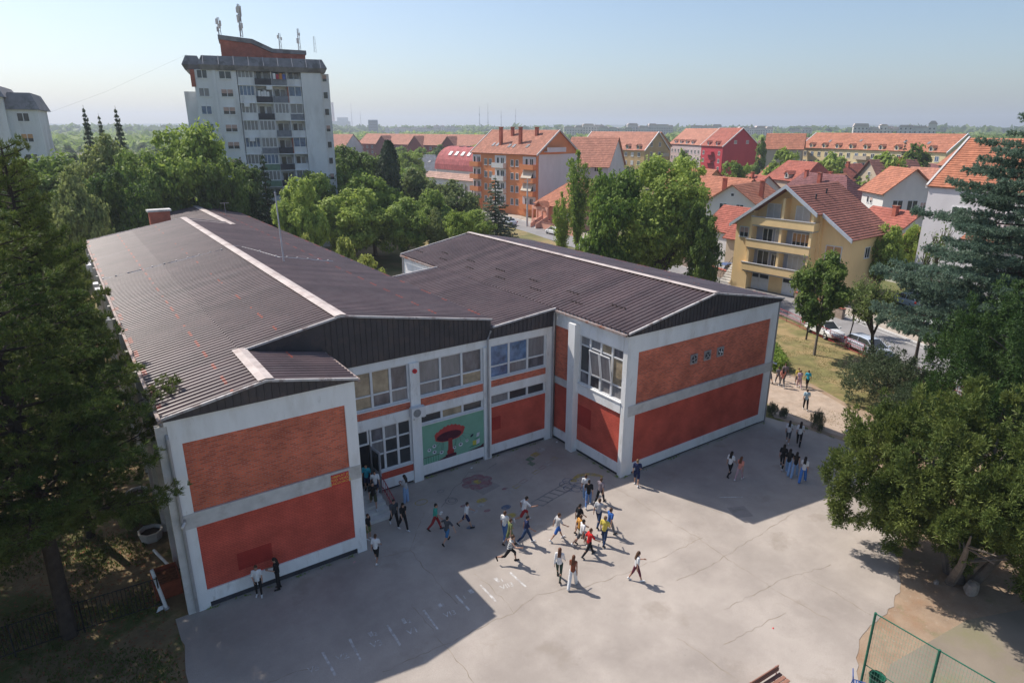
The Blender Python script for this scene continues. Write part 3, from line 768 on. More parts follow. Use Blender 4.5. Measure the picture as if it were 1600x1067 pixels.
# gable B
put(panels('v', -1.9, [
    ('frame', 22.17, 23.03, .0, 7.53, .0), ('frame', 35.0, 35.66, .12, 7.53, .0), ('frame', 22.17, 35.66, 7.53, 8.6, .004), ('frame', 23.03, 35.0, .14, .7, -.004),
    ('raw', 23.03, 35.0, 4.41, 7.53, -.07), ('base', 23.03, 35.66, 0, .12, -.09)]), NAMES)
put(panels('v', -1.9, [('band', 22.45, 35.66, 3.78, 4.41, .04), ('paint', 23.03, 35.0, .7, 3.78, -.07)]), NAMES)
# right wall, facing the yard
put(panels('u', 22.17, [
    ('frame', 2.15, 2.75, .0, 8.3, .35), ('frame', -1.57, 4.45, 7.68, 8.6, .003), ('frame', -1.57, 2.15, .2, .82, -.004), ('frame', 2.75, 4.45, .2, .8, -.004),
    ('frame', -1.57, 2.15, 3.95, 4.56, .02),
    ('raw', 2.75, 4.45, 4.35, 7.68, -.07), ('base', -1.57, 4.45, 0, .2, -.09)]), NAMES)
put(panels('u', 22.17, [('band', 2.75, 4.45, 3.89, 4.35, .0), ('paint', 2.75, 4.45, .8, 3.89, -.07)]), NAMES)
put(panels('u', 22.17, [('paint', -1.57, 2.15, .82, 3.95, -.07)]), NAMES)
put(panels('u', 22.17, [('patch', .9, 2.14, 1.9, 3.2, -.066)]), NAMES)
# recessed middle wall
put(panels('v', 4.45, [
    ('frame', 7.44, 22.17, 7.2, 7.66, .0), ('frame', 12.14, 12.72, .0, 7.2, .12), ('frame', 16.86, 17.36, .0, 7.2, .10), ('frame', 21.5, 22.1, .0, 7.2, .02), ('frame', 8.55, 8.95, .6, 7.2, .05),
    ('frame', 8.95, 12.14, 3.95, 4.55, .02), ('frame', 12.72, 16.86, 4.0, 4.5, .02), ('frame', 17.36, 21.5, 4.08, 4.6, .02),
    ('frame', 9.7, 12.14, .15, .75, .02), ('frame', 12.72, 16.86, .22, .87, .02), ('frame', 17.36, 21.5, .22, .82, .02),
    ('raw', 8.95, 12.14, 4.55, 5.0, -.03), ('raw', 12.72, 16.86, 4.5, 5.02, -.03), ('raw', 17.36, 21.5, 4.6, 5.05, -.03),
    ('base', 7.44, 22.17, 0, .22, -.1)]), NAMES)
put(panels('v', 4.45, [('paint', 17.36, 21.5, .82, 3.33, -.03), ('paint', 9.7, 12.14, .75, 1.22, -.0)]), NAMES)
put(panels('v', 4.45, [('patch', 17.45, 18.1, 1.75, 2.6, -.025)]), NAMES)

# --- windows
def swindow(plane, c, a0, a1, z0, z1, cols, rows, glass, name='window', label=None, fr=.09, dep=.16, sill=True):
    """rows: list of cumulative fractions from the bottom; glass: list of material per column"""
    f, p = MB(), MB()
    mats = list(dict.fromkeys(glass))
    def bx(mb, x0, x1, d0, d1, za, zb, mi=0):
        if plane == 'v':
            mb.box(x0, x1, c + d0, c + d1, za, zb, mi)
        else:
            mb.box(c + d0, c + d1, x0, x1, za, zb, mi)
    w = a1 - a0
    bx(f, a0, a1, .08, .2, z1 - fr, z1)
    bx(f, a0, a1, .08, .2, z0, z0 + fr)
    bx(f, a0, a0 + fr, .08, .2, z0 + fr, z1 - fr)
    bx(f, a1 - fr, a1, .08, .2, z0 + fr, z1 - fr)
    edges = [a0 + fr / 2] + [a0 + w * k / cols for k in range(1, cols)] + [a1 - fr / 2]
    for e in edges[1:-1]:
        bx(f, e - fr * .7, e + fr * .7, .07, .198, z0 + fr, z1 - fr)
    zs = [z0 + fr / 2] + [z0 + (z1 - z0) * t for t in rows] + [z1 - fr / 2]
    for i in range(cols):
        for z in zs[1:-1]:
            bx(f, edges[i] + fr * .6, edges[i + 1] - fr * .6, .09, .19, z - fr * .45, z + fr * .45)
    if sill:
        bx(f, a0 - .03, a1 + .03, -.06, .08, z0 - .05, z0 + .015)
    fo = f.obj(name, white_frame, school)
    if label:
        fo['label'] = label
    for i in range(cols):
        for j in range(len(zs) - 1):
            g = glass[(i * 2 + j * 3) % len(glass)] if len(glass) > 3 else glass[i % len(glass)]
            bx(p, edges[i] + .02, edges[i + 1] - .02, .15, .17, zs[j] + .01, zs[j + 1] - .01, mats.index(g))
    p.obj('pane', mats, fo)
    return fo
cg, cw, gd, gb, cd_ = curtain_grey, curtain_warm, glass_dark, glass_blue, curtain_dim
swindow('v', 4.45, 8.95, 12.14, 5.04, 7.2, 3, [.36], [cw, cg, cd_, cw, cg])
swindow('v', 4.45, 12.72, 16.86, 5.06, 7.2, 3, [.36], [cg, cg, cd_, cg, cw])
swindow('v', 4.45, 17.36, 21.5, 5.1, 7.2, 3, [.36], [poster_blue, gb, cg, poster_blue, cd_], label='window with blue posters behind the panes')
swindow('v', 4.45, 12.72, 16.86, 3.38, 4.0, 3, [], [gd, cw, gd])
swindow('v', 4.45, 17.36, 21.5, 3.38, 4.08, 3, [], [cg, gd, gd])
ent = swindow('v', 4.45, 9.72, 12.14, 1.25, 3.95, 3, [.38, .68], [gd, cd_, gd, cg, gd], name='entrance_glazing')
swindow('v', 4.45, 8.95, 9.66, 3.05, 3.95, 1, [], [gd], name='transom_window', sill=False)
swindow('u', 22.17, -1.57, 2.15, 4.6, 7.68, 4, [.27, .8], [cg, cd_, cg, cw, gd], label='tall white window of four lights with two sashes tilted open')
for v in (.15, -.75):                 # sashes tilted open
    mb = MB()
    for (a, b, z0, z1) in ((0, .07, 0, 1.6), (.78, .85, 0, 1.6), (.07, .78, 0, .07), (.07, .78, 1.53, 1.6)):
        mb.box(-.02, .03, a, b, z0, z1)
    s = mb.obj('sash', white_frame, school)
    s.location = (22.2, v, 5.48)
    s.rotation_euler = (0, R(-9), 0)
    g = MB()
    g.box(-.005, .005, .07, .78, .07, 1.53)
    g.obj('pane', cg, s)
# door leaf, near-black panel painted as the unlit hall, steps, railing
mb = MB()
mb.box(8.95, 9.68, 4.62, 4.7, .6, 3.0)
mb.obj('hall_shade_panel', mat('painted_hall_shade', (.02, .02, .025), .9, .2), school)
mb = MB()
mb.box(0, .055, -.95, 0, 0, 2.4)
d = mb.obj('door', mat('door_paint', (.32, .33, .36), .6, .15, 2), school)
d.location = (9.66, 4.4, .6)
d.rotation_euler = (0, 0, R(6))
mb = MB()
mb.box(-.012, 0, -.8, -.15, 1.2, 2.25)
mb.obj('pane', glass_dark, d)
mb = MB()
mb.box(-.03, -.013, -.86, -.82, 1.0, 1.25)
mb.obj('handle', zinc, d)
mb = MB()
mb.box(7.46, 9.66, 3.2, 4.42, 0, .6)
for k in range(3):
    mb.box(7.46, 9.66, 3.2 - .45 * (k + 1), 3.2 - .45 * k - .002, 0, .6 - .15 * (k + 1))
mb.obj('entrance_steps', concrete, school)
red_steel = mat('red_steel', (.36, .05, .06), .5, .2, 3)
mb = MB()
A0, B0 = Vector((9.78, 4.3, .6)), Vector((9.78, 1.85, .02))
for h in (.35, .95):
    mb.tube([A0 + Vector((0, 0, h)), A0 + Vector((0, -1.1, h)), B0 + Vector((0, 0, h))], .025, 6)
for k in range(12):
    t = k / 11
    b = Vector((9.78, 4.3 - 2.45 * t, .0))
    zt = .6 if t < .45 else .6 * (1 - (t - .45) / .55) + .02
    mb.tube([b + Vector((0, 0, zt if 0 < k < 11 else 0)), b + Vector((0, 0, zt + .95))], .013 if 0 < k < 11 else .028, 5)
mb.obj('stair_railing', red_steel, school)

# --- mural (flat painting on the wall)
mural_mats = [mat('mural_green', (.20, .40, .29), .9, .08, 2), mat('mural_red', (.33, .045, .045), .9, .15, 3), mat('mural_dark', (.09, .02, .035), .9, .2, 3),
              mat('mural_white', (.6, .62, .65), .9, .1, 3), mat('mural_ink', (.03, .03, .06), .9, .1), mat('mural_yellow', (.55, .5, .08), .9, .1), mat('mural_leaf', (.05, .27, .14), .9, .1), mat('mural_crown', (.45, .06, .055), .9, .12, 3)]
mb = MB()
mb.box(12.72, 16.86, 4.44, 4.7, .87, 3.33, 0)
def mq(pts, mi, k):
    mb.poly([(12.72 + x, 4.438 - .002 * k, z) for x, z in pts], mi)
def ell(cx, cz, rx, rz, n=20, a=0):
    return [(cx + rx * math.cos(2 * math.pi * k / n) * math.cos(a) - rz * math.sin(2 * math.pi * k / n) * math.sin(a), cz + rx * math.cos(2 * math.pi * k / n) * math.sin(a) + rz * math.sin(2 * math.pi * k / n) * math.cos(a)) for k in range(n)]
top = []
for k in range(17):
    t = k / 16
    x = .82 + 2.02 * t
    top.append((x, 2.55 + .38 * math.sin(math.pi * t) + (.05 if k % 2 else -.02)))
mq([(.88, 2.15)] + [(1.3, 1.98), (1.85, 1.93), (2.4, 2.0), (2.68, 2.16)][::1] + top[::-1], 7, 1)
mq(ell(1.77, 2.27, .82, .3), 2, 2)
mq([(1.64, .95), (1.60, 1.3), (1.68, 1.4), (1.71, 2.1), (1.97, 2.1), (1.98, 1.4), (2.07, 1.3), (2.05, .95)], 1, 3)
mq([(1.5, .98), (2.2, .98), (2.2, 1.1), (1.5, 1.1)], 2, 4)
mq([(.95, .875), (1.5, 1.02), (2.25, 1.02), (2.2, .9), (1.7, .875)], 2, 5)
mq([(0, 1.28), (1.1, 1.28), (1.1, 1.31), (0, 1.31)], 2, 1)
for k in range(7):
    mq([(.05 + k * .16, .88), (.08 + k * .16, .88), (.08 + k * .16, 1.28), (.05 + k * .16, 1.28)], 6, 1)
for k, (x0, z0, x1, z1) in enumerate([(.95, 2.1, .45, 1.75), (1.05, 2.05, .75, 1.9), (1.15, 2.0, .75, 1.5), (1.3, 1.98, 1.22, 1.42), (2.3, 1.98, 2.12, 1.5), (2.45, 2.02, 2.55, 1.6), (2.6, 2.1, 2.95, 1.72), (2.7, 2.2, 3.25, 1.95), (1.4, 1.97, 1.3, 1.42), (2.2, 1.97, 2.1, 1.5)]):
    mq([(x0, z0), (x0 + .015, z0), (x1 + .015, z1), (x1, z1)], 4, 6)
for k, (x, z, r) in enumerate([(.78, 1.88, .13), (.45, 1.72, .12), (.78, 1.5, .13), (1.24, 1.36, .13), (2.1, 1.42, .11), (2.52, 1.5, .14), (2.95, 1.62, .1)]):
    mq(ell(x, z, r, r * .9, 12), 3, 7)
    mq(ell(x, z + .02, r * .45, r * .4, 8), 4, 8)
mq(ell(3.3, 1.86, .13, .07, 10, .6), 4, 7)
mq([(3.35, 1.2), (3.6, 1.18), (3.6, 1.48), (3.35, 1.5)], 5, 7)
mq([(3.6, 1.18), (3.82, 1.24), (3.85, 1.56), (3.6, 1.48)], 3, 8)
mq([(3.6, 1.66), (3.8, 1.7), (3.85, 1.95), (3.65, 1.92)], 3, 7)
mq([(3.0, 1.1), (3.8, 1.15), (3.85, 1.2), (3.3, 1.2)], 6, 6)
mq([(2.95, .9), (4.12, .9), (4.12, 1.15), (3.9, 1.02)], 2, 6)
mq([(3.45, 1.55), (3.8, 1.6), (3.7, 1.64), (3.5, 1.6)], 6, 9)
o = mb.obj('mural', mural_mats, school)
o['label'] = 'green wall painting of a red swing carousel'

# --- left side wall with deep fins
FINS = [.18 + k * 3.55 for k in range(14)]
fin = None
for k, v in enumerate(FINS):
    if fin is None:
        mb = MB()
        mb.box(-.40, .36, v - .15, v + .15, 0, 8.5)
        fin = mb.obj('fin', concrete, school)
    else:
        o = fin.copy()
        COL.objects.link(o)
        o.location = (0, v - FINS[0], 0)
for z0, z1, out, nm, m in ((0, .8, .0, 'base_course', concrete), (3.95, 4.55, -.12, 'floor_band', plaster), (7.6, 8.6, -.05, 'concrete_frame', plaster), (.8, 1.55, .05, 'brick_panel', brick_raw), (4.55, 5.3, .05, 'brick_panel', brick_raw)):
    ref_o = None
    for a, b in zip(FINS[:-1], FINS[1:]):
        if ref_o is None:
            mb = MB()
            mb.box(out, .36, a + .15, b - .15, z0, z1)
            ref_o = mb.obj(nm, m, school)
        else:
            o = ref_o.copy()
            COL.objects.link(o)
            o.location = (0, a - FINS[0], 0)
first = None
for (z0, z1) in ((1.6, 3.95), (5.35, 7.6)):
    for k in range(13):
        if first is None:
            first = swindow('u', .08, FINS[0] + .15, FINS[1] - .15, z0, z1, 3, [.66], [gd, cg, gd], sill=False)
            ref = (z0, FINS[0])
        elif z0 == ref[0] or True:
            c = first.copy()
            COL.objects.link(c)
            c.location = (0, FINS[k] - FINS[0], z0 - ref[0])
            for ch in first.children:
                d = ch.copy()
                COL.objects.link(d)
                d.parent = c

# --- roofs
ru = 8.56
corr('roof', -.16, 8.83, 3.74, 9.53, -.16, 48.7, school)
corr('roof', 3.74, 9.53, ru, 10.39, 4.28, 48.7, school)
corr('roof', ru, 10.39, 12.75, 9.62, 4.28, 48.7, school)
corr('roof', 12.75, 9.62, 17.45, 8.78, 4.28, 66.9, school)
corr('roof', 7.56, 8.77, 3.74, 9.53, -.16, 4.36, school)
corr('roof', 12.75, 9.62, 8.0, 8.8, 48.72, 66.9, school)
corr('roof', 22.0, 8.75, 28.95, 10.02, -2.08, 25.95, school)
corr('roof', 35.82, 8.75, 28.95, 10.02, -2.08, 25.95, school)
corr('roof', 17.3, 8.33, 22.0, 8.74, 4.28, 19.3, school)
def cap(name, p, q, w, m=ridge_m, dz=.155, sl=.17):
    p, q = Vector(p), Vector(q)
    t = (q - p).normalized()
    n = Vector((t.y, -t.x, 0))
    mb = MB()
    up = Vector((0, 0, dz))
    lo = Vector((0, 0, dz - w * sl))
    mb.add([p + n * w + lo, p + up, p - n * w + lo, q + n * w + lo, q + up, q - n * w + lo], [(0, 1, 4, 3), (1, 2, 5, 4)])
    return mb.obj(name, m, school)
cap('ridge_cap', (ru, 4.25, 10.39), (ru, 48.75, 10.39), .31)
cap('ridge_cap', (3.74, -.18, 9.53), (3.74, 4.4, 9.53), .31)
cap('ridge_cap', (12.75, 46.5, 9.62), (12.75, 66.9, 9.62), .36)
cap('ridge_cap', (28.95, -2.1, 10.02), (28.95, 25.98, 10.02), .24)
# verge and eaves flashing, gutters
white_fl = mat('flashing', (.50, .47, .46), .6, .2, 1.5, dirt=(.25, .2, .19), dscale=2)
def bar(a, b, w=.05, h=.10, dz=.06):
    mb = MB()
    a, b = Vector(a) + Vector((0, 0, dz)), Vector(b) + Vector((0, 0, dz))
    t = (b - a).normalized()
    n = Vector((t.y, -t.x, 0)).normalized() * w
    up = Vector((0, 0, h / 2))
    mb.add([a + n - up, a + n + up, a - n + up, a - n - up, b + n - up, b + n + up, b - n + up, b - n - up],
           [(0, 1, 2, 3), (7, 6, 5, 4), (0, 4, 5, 1), (1, 5, 6, 2), (2, 6, 7, 3), (3, 7, 4, 0)])
    return mb
for a, b in (((-.16, -.2, 8.83), (3.74, -.2, 9.53)), ((3.74, -.2, 9.53), (7.56, -.2, 8.77)), ((3.9, 4.24, 9.53), (ru, 4.24, 10.39)), ((ru, 4.24, 10.39), (17.45, 4.24, 8.78)),
             ((22.0, -2.12, 8.75), (28.95, -2.12, 10.02)), ((28.95, -2.12, 10.02), (35.82, -2.12, 8.75)), ((17.45, 4.24, 8.33), (22.0, 4.24, 8.74)), ((17.3, 19.34, 8.33), (22.0, 19.34, 8.74)),
             ((22.0, 25.98, 8.75), (28.95, 25.98, 10.02)), ((3.74, 48.74, 9.53), (ru, 48.74, 10.39)), ((-.16, 48.74, 8.83), (3.74, 48.74, 9.53)), ((ru, 48.74, 10.39), (12.6, 48.74, 9.65))):
    bar(a, b).obj('verge_flashing', white_fl, school)
gut_m = mat('gutter_metal', (.33, .27, .25), .6, .25, 2, metal=.2, dirt=(.25, .1, .06), dscale=1.2)
for a, b in (((-.22, -.1, 8.76), (-.22, 48.6, 8.76)), ((7.62, -.1, 8.7), (7.62, 4.3, 8.7)), ((21.93, -2.0, 8.68), (21.93, 4.3, 8.68)), ((21.93, 19.4, 8.68), (21.93, 25.9, 8.68)), ((17.5, 19.4, 8.72), (17.5, 66, 8.72)), ((35.88, -2, 8.68), (35.88, 25.9, 8.68))):
    bar(a, b, .07, .12, 0).obj('gutter', gut_m, school)
pipe_m = mat('pipe_grey', (.38, .37, .37), .5, .15, 2, metal=.2)
for pts in ([(17.28, 4.2, 8.2), (17.1, 4.25, 7.75), (17.1, 4.25, .15)], [(21.9, 4.2, 8.6), (21.95, 4.3, 8.3), (21.95, 4.3, .1)], [(-.2, -.06, 8.7), (-.06, .2, 8.3), (-.06, -.07, 8.0), (-.06, -.07, .1)], [(22.12, 25.9, 8.6), (22.05, 25.9, 0.2)]):
    mb = MB()
    mb.tube(pts, .065, 8)
    mb.obj('downpipe', pipe_m, school)
mb = MB()
mb.box(35.72, 35.84, -1.9, -1.75, 0, 8.6)
mb.obj('downpipe', zinc, school)
mb = MB()
mb.box(22.03, 22.168, -1.9, 4.44, 8.5, 8.745)  # added strip, blocks sun leaking between the roof ribs onto the wall
mb.obj('eave_sun_filler', plaster, school)
mb = MB()
mb.box(-.1, .05, .0, 48.5, 8.5, 8.8)  # same light-blocking filler, added under the long left eave
mb.obj('eave_sun_filler', plaster, school)
# --- gable cladding (dark standing-seam metal)
def clad(poly, y, lo, topf, a0, a1, step=.3):
    mb = MB()
    mb.prism(poly, y, y + .3, 'y')
    x = a0 + .15
    while x < a1:
        zt = topf(x)
        if zt - lo > .12:
            mb.box(x - .02, x + .02, y - .035, y - .002, lo + .03, zt - .02)
        x += step
    return mb.obj('gable_cladding', cladding, school)
def lin(*pts):
    def f(x):
        for (a, za), (b, zb) in zip(pts[:-1], pts[1:]):
            if x <= b:
                return za + (zb - za) * (x - a) / (b - a)
        return pts[-1][1]
    return f
clad([(-.1, 8.722), (7.5, 8.722), (7.5, 8.76), (3.74, 9.5), (-.1, 8.82)], -.12, 8.722, lin((-.1, 8.8), (3.74, 9.5), (7.5, 8.74)), -.1, 7.5)
clad([(7.46, 7.662), (17.36, 7.662), (17.36, 8.78), (ru, 10.36), (3.9, 9.52), (3.9, 8.6), (7.46, 8.6)], 4.34, 7.662, lin((3.9, 9.3), (ru, 10.35), (17.4, 8.76)), 7.6, 17.3)
clad([(17.37, 7.663), (22.0, 7.663), (22.0, 8.72), (17.37, 8.31)], 4.345, 7.663, lin((17.4, 8.3), (22.0, 8.7)), 17.4, 22.0)
clad([(22.08, 8.602), (35.75, 8.602), (35.75, 8.74), (28.95, 9.99), (22.08, 8.74)], -2.03, 8.602, lin((22.05, 8.73), (28.95, 9.98), (35.8, 8.73)), 22.2, 35.7)
mb = MB()
mb.prism([(12.75, 9.6), (8.6, 10.36), (8.6, 8.8)], 48.6, 48.69, 'y')
mb.prism([(3.74, 9.5), (8.55, 10.36), (8.55, 8.7), (-.1, 8.7), (-.1, 8.8)], 48.6, 48.69, 'y')
mb.obj('gable_cladding', cladding, school)
# snow guards on the right-hand roof
sg = None
for k in range(13):
    u, v = (23.3, 1.2 + k * 2.1) if k % 2 else (24.3, .6 + k * 2.1)
    if v > 25:
        continue
    if sg is None:
        mb = MB()
        for q in range(5):
            mb.box(-.03, .03, q * .25, q * .25 + .14, 0, .10)
        mb.box(-.05, -.02, -.05, 1.2, .02, .05)
        sg = mb.obj('snow_guard', mat('dark_steel', (.05, .035, .035), .6, .2), school)
        o = sg
    else:
        o = sg.copy()
        COL.objects.link(o)
    o.location = (u, v, 8.75 + (u - 22.0) * .1827 + .04)
# vent fans in gable B
for k, u in enumerate((27.75, 28.97, 30.17)):
    mb = MB()
    mb.box(u - .3, u + .3, -1.89, -1.6, 5.87, 6.47)
    fo = mb.obj('fan_box', zinc, school)
    mb = MB()
    mb.prism([(u + .23 * math.cos(t), 6.17 + .23 * math.sin(t)) for t in np.linspace(0, 2 * math.pi, 19)[:-1]], -1.905, -1.893, 'y')
    mb.obj('fan_opening', dark_base, fo)
    mb = MB()
    for q in range(4):
        t = q * math.pi / 2 + k * .5
        mb.quad((u, -1.912, 6.17), (u + .2 * math.cos(t), -1.907, 6.17 + .2 * math.sin(t)), (u + .21 * math.cos(t + .5), -1.914, 6.17 + .21 * math.sin(t + .5)), (u + .08 * math.cos(t + .7), -1.916, 6.17 + .08 * math.sin(t + .7)))
    mb.prism([(u + .05 * math.cos(t) + (.06 if k == 2 else 0), 6.17 + .06 * math.sin(t)) for t in np.linspace(0, 2 * math.pi, 9)[:-1]], -1.922, -1.917, 'y')
    mb.obj('fan_blades', zinc if k != 2 else white_frame, fo)
# chimney and white back parts
mb = MB()
mb.box(5.7, 7.6, 50.2, 51.2, 8.0, 11.05, 0)
mb.box(5.55, 7.75, 50.05, 51.35, 11.05, 11.25, 1)
mb.obj('chimney', [brick_red, concrete], school)
mb = MB()
mb.prism([(9.0, 10.37), (12.5, 9.73), (12.5, 9.79), (9.0, 10.43)], 46.9, 47.15, 'y')
mb.obj('roof_flashing', ridge_m, school)

# --- things fixed to the school
sign = thing('surveillance_sign', 'small red sign with yellow lettering on the white band of the front gable', 'sign', (6.42, -.03, 4.2))
mb = MB()
mb.box(-.41, .41, -.02, 0.0, -.28, .28)
mb.obj('sign_board', mat('sign_red', (.55, .03, .045), .5, .1, 4), sign)
mb = MB()
rx = Matrix.Rotation(R(90), 4, 'X')
for k, (t, s) in enumerate((('OBJEKAT JE', .155), ('POD VIDEO', .17), ('NADZOROM', .17))):
    add_text(mb, t, s, Matrix.Translation((0, -.024, .17 - .17 * k)) @ rx)
mb.obj('lettering', mat('sign_yellow', (.75, .52, .08), .6, .05), sign)

def ac_unit(loc, rz, label):
    t = thing('air_conditioner', label, 'air conditioner', loc, rz, 'air conditioners on the school')
    mb = MB()
    mb.box(-.42, .42, -.32, 0, 0, .6)
    mb.obj('casing', white_frame, t)
    mb = MB()
    mb.prism([(-.1 + .23 * math.cos(a), .3 + .23 * math.sin(a)) for a in np.linspace(0, 6.283, 17)[:-1]], -.335, -.322, 'y')
    mb.obj('fan_grille', mat('grille_grey', (.25, .25, .25), .6, .2, 8), t)
    mb = MB()
    for x in (-.3, .3):
        mb.box(x - .02, x + .02, -.34, .04, -.05, -.003)
    mb.obj('bracket', zinc, t)
ac_unit((12.42, 4.32, 4.1), 0, 'white air conditioner on the pillar above the mural')
for k, (v, z) in enumerate(((19.0, 7.7), (27.3, 7.9), (29.4, 7.9), (37.6, 7.9), (40.0, 7.6))):
    ac_unit((-.42, v, z), R(-90), ('nearest white air conditioner under the long left eave', 'second white air conditioner along the left eave', 'third white air conditioner along the left eave', 'fourth white air conditioner along the left eave', 'farthest white air conditioner under the left eave')[k])
t = thing('alarm_bell', 'round red alarm bell on the white pillar between upper windows', 'alarm', (12.42, 4.3, 6.75))
mb = MB()
mb.prism([(.13 * math.cos(a), .13 * math.sin(a)) for a in np.linspace(0, 6.283, 15)[:-1]], -.06, .02, 'y')
mb.obj('bell_dome', mat('alarm_red', (.6, .02, .03), .4, .1), t)
mb = MB()
mb.box(-.03, .03, -.085, -.061, -.03, .03)
mb.obj('bell_centre', dark_base, t)
def camera_unit(loc, rz, label):
    t = thing('security_camera', label, 'security camera', loc, rz, 'security cameras on the school')
    mb = MB()
    mb.tube([(0, 0, 0), (0, -.12, -.02)], .025, 6)
    mb.box(-.05, .05, -.02, 0.0, -.06, .06)
    mb.obj('mount', zinc, t)
    mb = MB()
    mb.tube([(0, -.06, -.06), (0, -.32, -.13)], [.05, .06], 8)
    mb.obj('camera_body', white_frame, t)
camera_unit((.05, -.04, 4.4), R(-30), 'white security camera at the left edge of the front gable')
camera_unit((35.62, -1.96, 4.45), R(30), 'security camera at the far right corner of the brick gable')
t = thing('antenna_mast', 'tall thin grey mast standing on the long school roof', 'antenna', (10.9, 21.9, 9.95))
mb = MB()
mb.tube([(0, 0, 0), (-.1, 0, 4.9)], [.06, .045], 6)
mb.obj('pole', mat('mast_pale', (.5, .5, .52), .6, .1, 2), t)
mb = MB()
mb.box(-.16, .16, -.16, .16, .0, .06)
mb.tube([(-.1, -.05, 4.88), (-.1, .05, 5.0)], .06, 6)
mb.obj('base_plate', zinc, t)
def roof_z(u):
    return 10.39 - .178 * abs(u - ru) + .055
mb = MB()
for pts in ([(u, 27.5 + rng.uniform(-.12, .12) + (ru - u) * .10) for u in np.linspace(-.1, ru - .3, 22)], [(ru + .3, 29), (9.6, 28.6), (10.4, 26.5), (11.2, 23.9)], [(u, 24.3 + rng.uniform(-.1, .1) - (u - 10) * .1) for u in np.linspace(11.0, 15.2, 12)]):
    mb.tube([(u, v, roof_z(u)) for u, v in pts], .05, 5)
    for u, v in pts[::2]:
        mb.box(u - .05, u + .05, v - .05, v + .05, roof_z(u) - .05, roof_z(u) + .1)
tag(mb.obj('lightning_cable', mat('cable_white', (.6, .58, .56), .6, .1)), 'pale cable laid across both slopes of the long roof', 'cable')
t = thing('tv_antenna', 'small antenna on the far end of the long roof', 'antenna', (14.5, 58, 9.3))
mb = MB()
mb.tube([(0, 0, 0), (0, 0, 1.5)], .03, 5)
mb.obj('pole', zinc, t)
mb = MB()
mb.tube([(-.5, 0, 1.45), (.5, 0, 1.45)], .025, 4)
for x in (-.4, -.1, .2, .45):
    mb.tube([(x, -.25, 1.45), (x, .25, 1.45)], .015, 4)
mb.obj('antenna_rods', zinc, t)
# ------------------------------------------------------------------ trees and plants
bark = mat('bark', (.115, .085, .062), .95, .3, 3, bump=.5, bscale=12)
bark_dark = mat('bark_dark', (.06, .045, .036), .95, .3, 3, bump=.5, bscale=12)
bark_pale = mat('bark_pale', (.17, .145, .125), .95, .3, 3, bump=.4, bscale=12)
L_mid = leaf_mat('leaf_green', (.105, .190, .030), (.320, .415, .078))
L_lit = leaf_mat('leaf_light', (0.135, 0.225, 0.039), (0.390, 0.480, 0.105))
L_dark = leaf_mat('leaf_dark', (.068, .130, .028), (.200, .275, .058))
L_yel = leaf_mat('leaf_yellowish', (0.210, 0.252, 0.049), (0.476, 0.504, 0.140))
L_olive = leaf_mat('leaf_olive', (0.128, 0.184, 0.054), (0.320, 0.360, 0.120))
N_pine = leaf_mat('needle_pine', (.050, .105, .022), (.20, .225, .055), .3)
N_cedar = leaf_mat('needle_cedar', (.085, .145, .095), (.235, .32, .235), .25)
N_jun = leaf_mat('scale_juniper', (.042, .088, .020), (.195, .228, .055), .3)
N_spruce = leaf_mat('needle_spruce', (0.075, 0.112, 0.068), (0.225, 0.247, 0.158), .3)
N_dark = leaf_mat('needle_dark', (0.024, 0.054, 0.021), (0.075, 0.120, 0.045), .2)

def unit(n):
    v = nr.normal(size=(n, 3))
    return v / np.linalg.norm(v, axis=1, keepdims=True)

def leaf_quads(C, D, size, ratio=.62, jit=.6):
    """C centres, D preferred normals; leaf-shaped four-point faces"""
    n = len(C)
    N = D + unit(n) * .9
    N /= np.linalg.norm(N, axis=1, keepdims=True) + 1e-9
    A = np.cross(N, unit(n))
    A /= np.linalg.norm(A, axis=1, keepdims=True) + 1e-9
    B = np.cross(N, A)
    s = (size * nr.uniform(1 - jit, 1 + jit, n))[:, None]
    V = np.stack([C - A * s, C + B * s * ratio, C + A * s, C - B * s * ratio], 1).reshape(-1, 3)
    F = np.arange(4 * n).reshape(n, 4)
    return V, F

def shell_points(blobs, n, inner=.25):
    """clump centres spread over the upper shells of ellipsoid blobs [(x,y,z,rx,ry,rz)]; returns points and outward directions"""
    B = np.array(blobs, float)
    w = B[:, 3] * B[:, 4]
    idx = nr.choice(len(B), n, p=w / w.sum())
    U = unit(n)
    rad = np.where(nr.random(n) < inner, nr.uniform(.35, .8, n), nr.uniform(.85, 1.05, n))
    P = B[idx, :3] + U * B[idx, 3:] * rad[:, None]
    return P, U

def crown_mesh(name, blobs, clumps, per, crad, size, m, inner=.3, flat=.75):
    P, U = shell_points(blobs, clumps, inner)
    off = unit(clumps * per) * (nr.random((clumps * per, 1)) ** .45) * crad
    off[:, 2] *= flat
    rs = np.repeat(nr.uniform(.6, 1.25, clumps), per)[:, None]
    C = np.repeat(P, per, 0) + off * rs
    D = np.repeat(U, per, 0) * .6 + off / crad * .7 + np.array([0, 0, .5])
    V, F = leaf_quads(C, D, size)
    return npmesh(name, V, F, m)

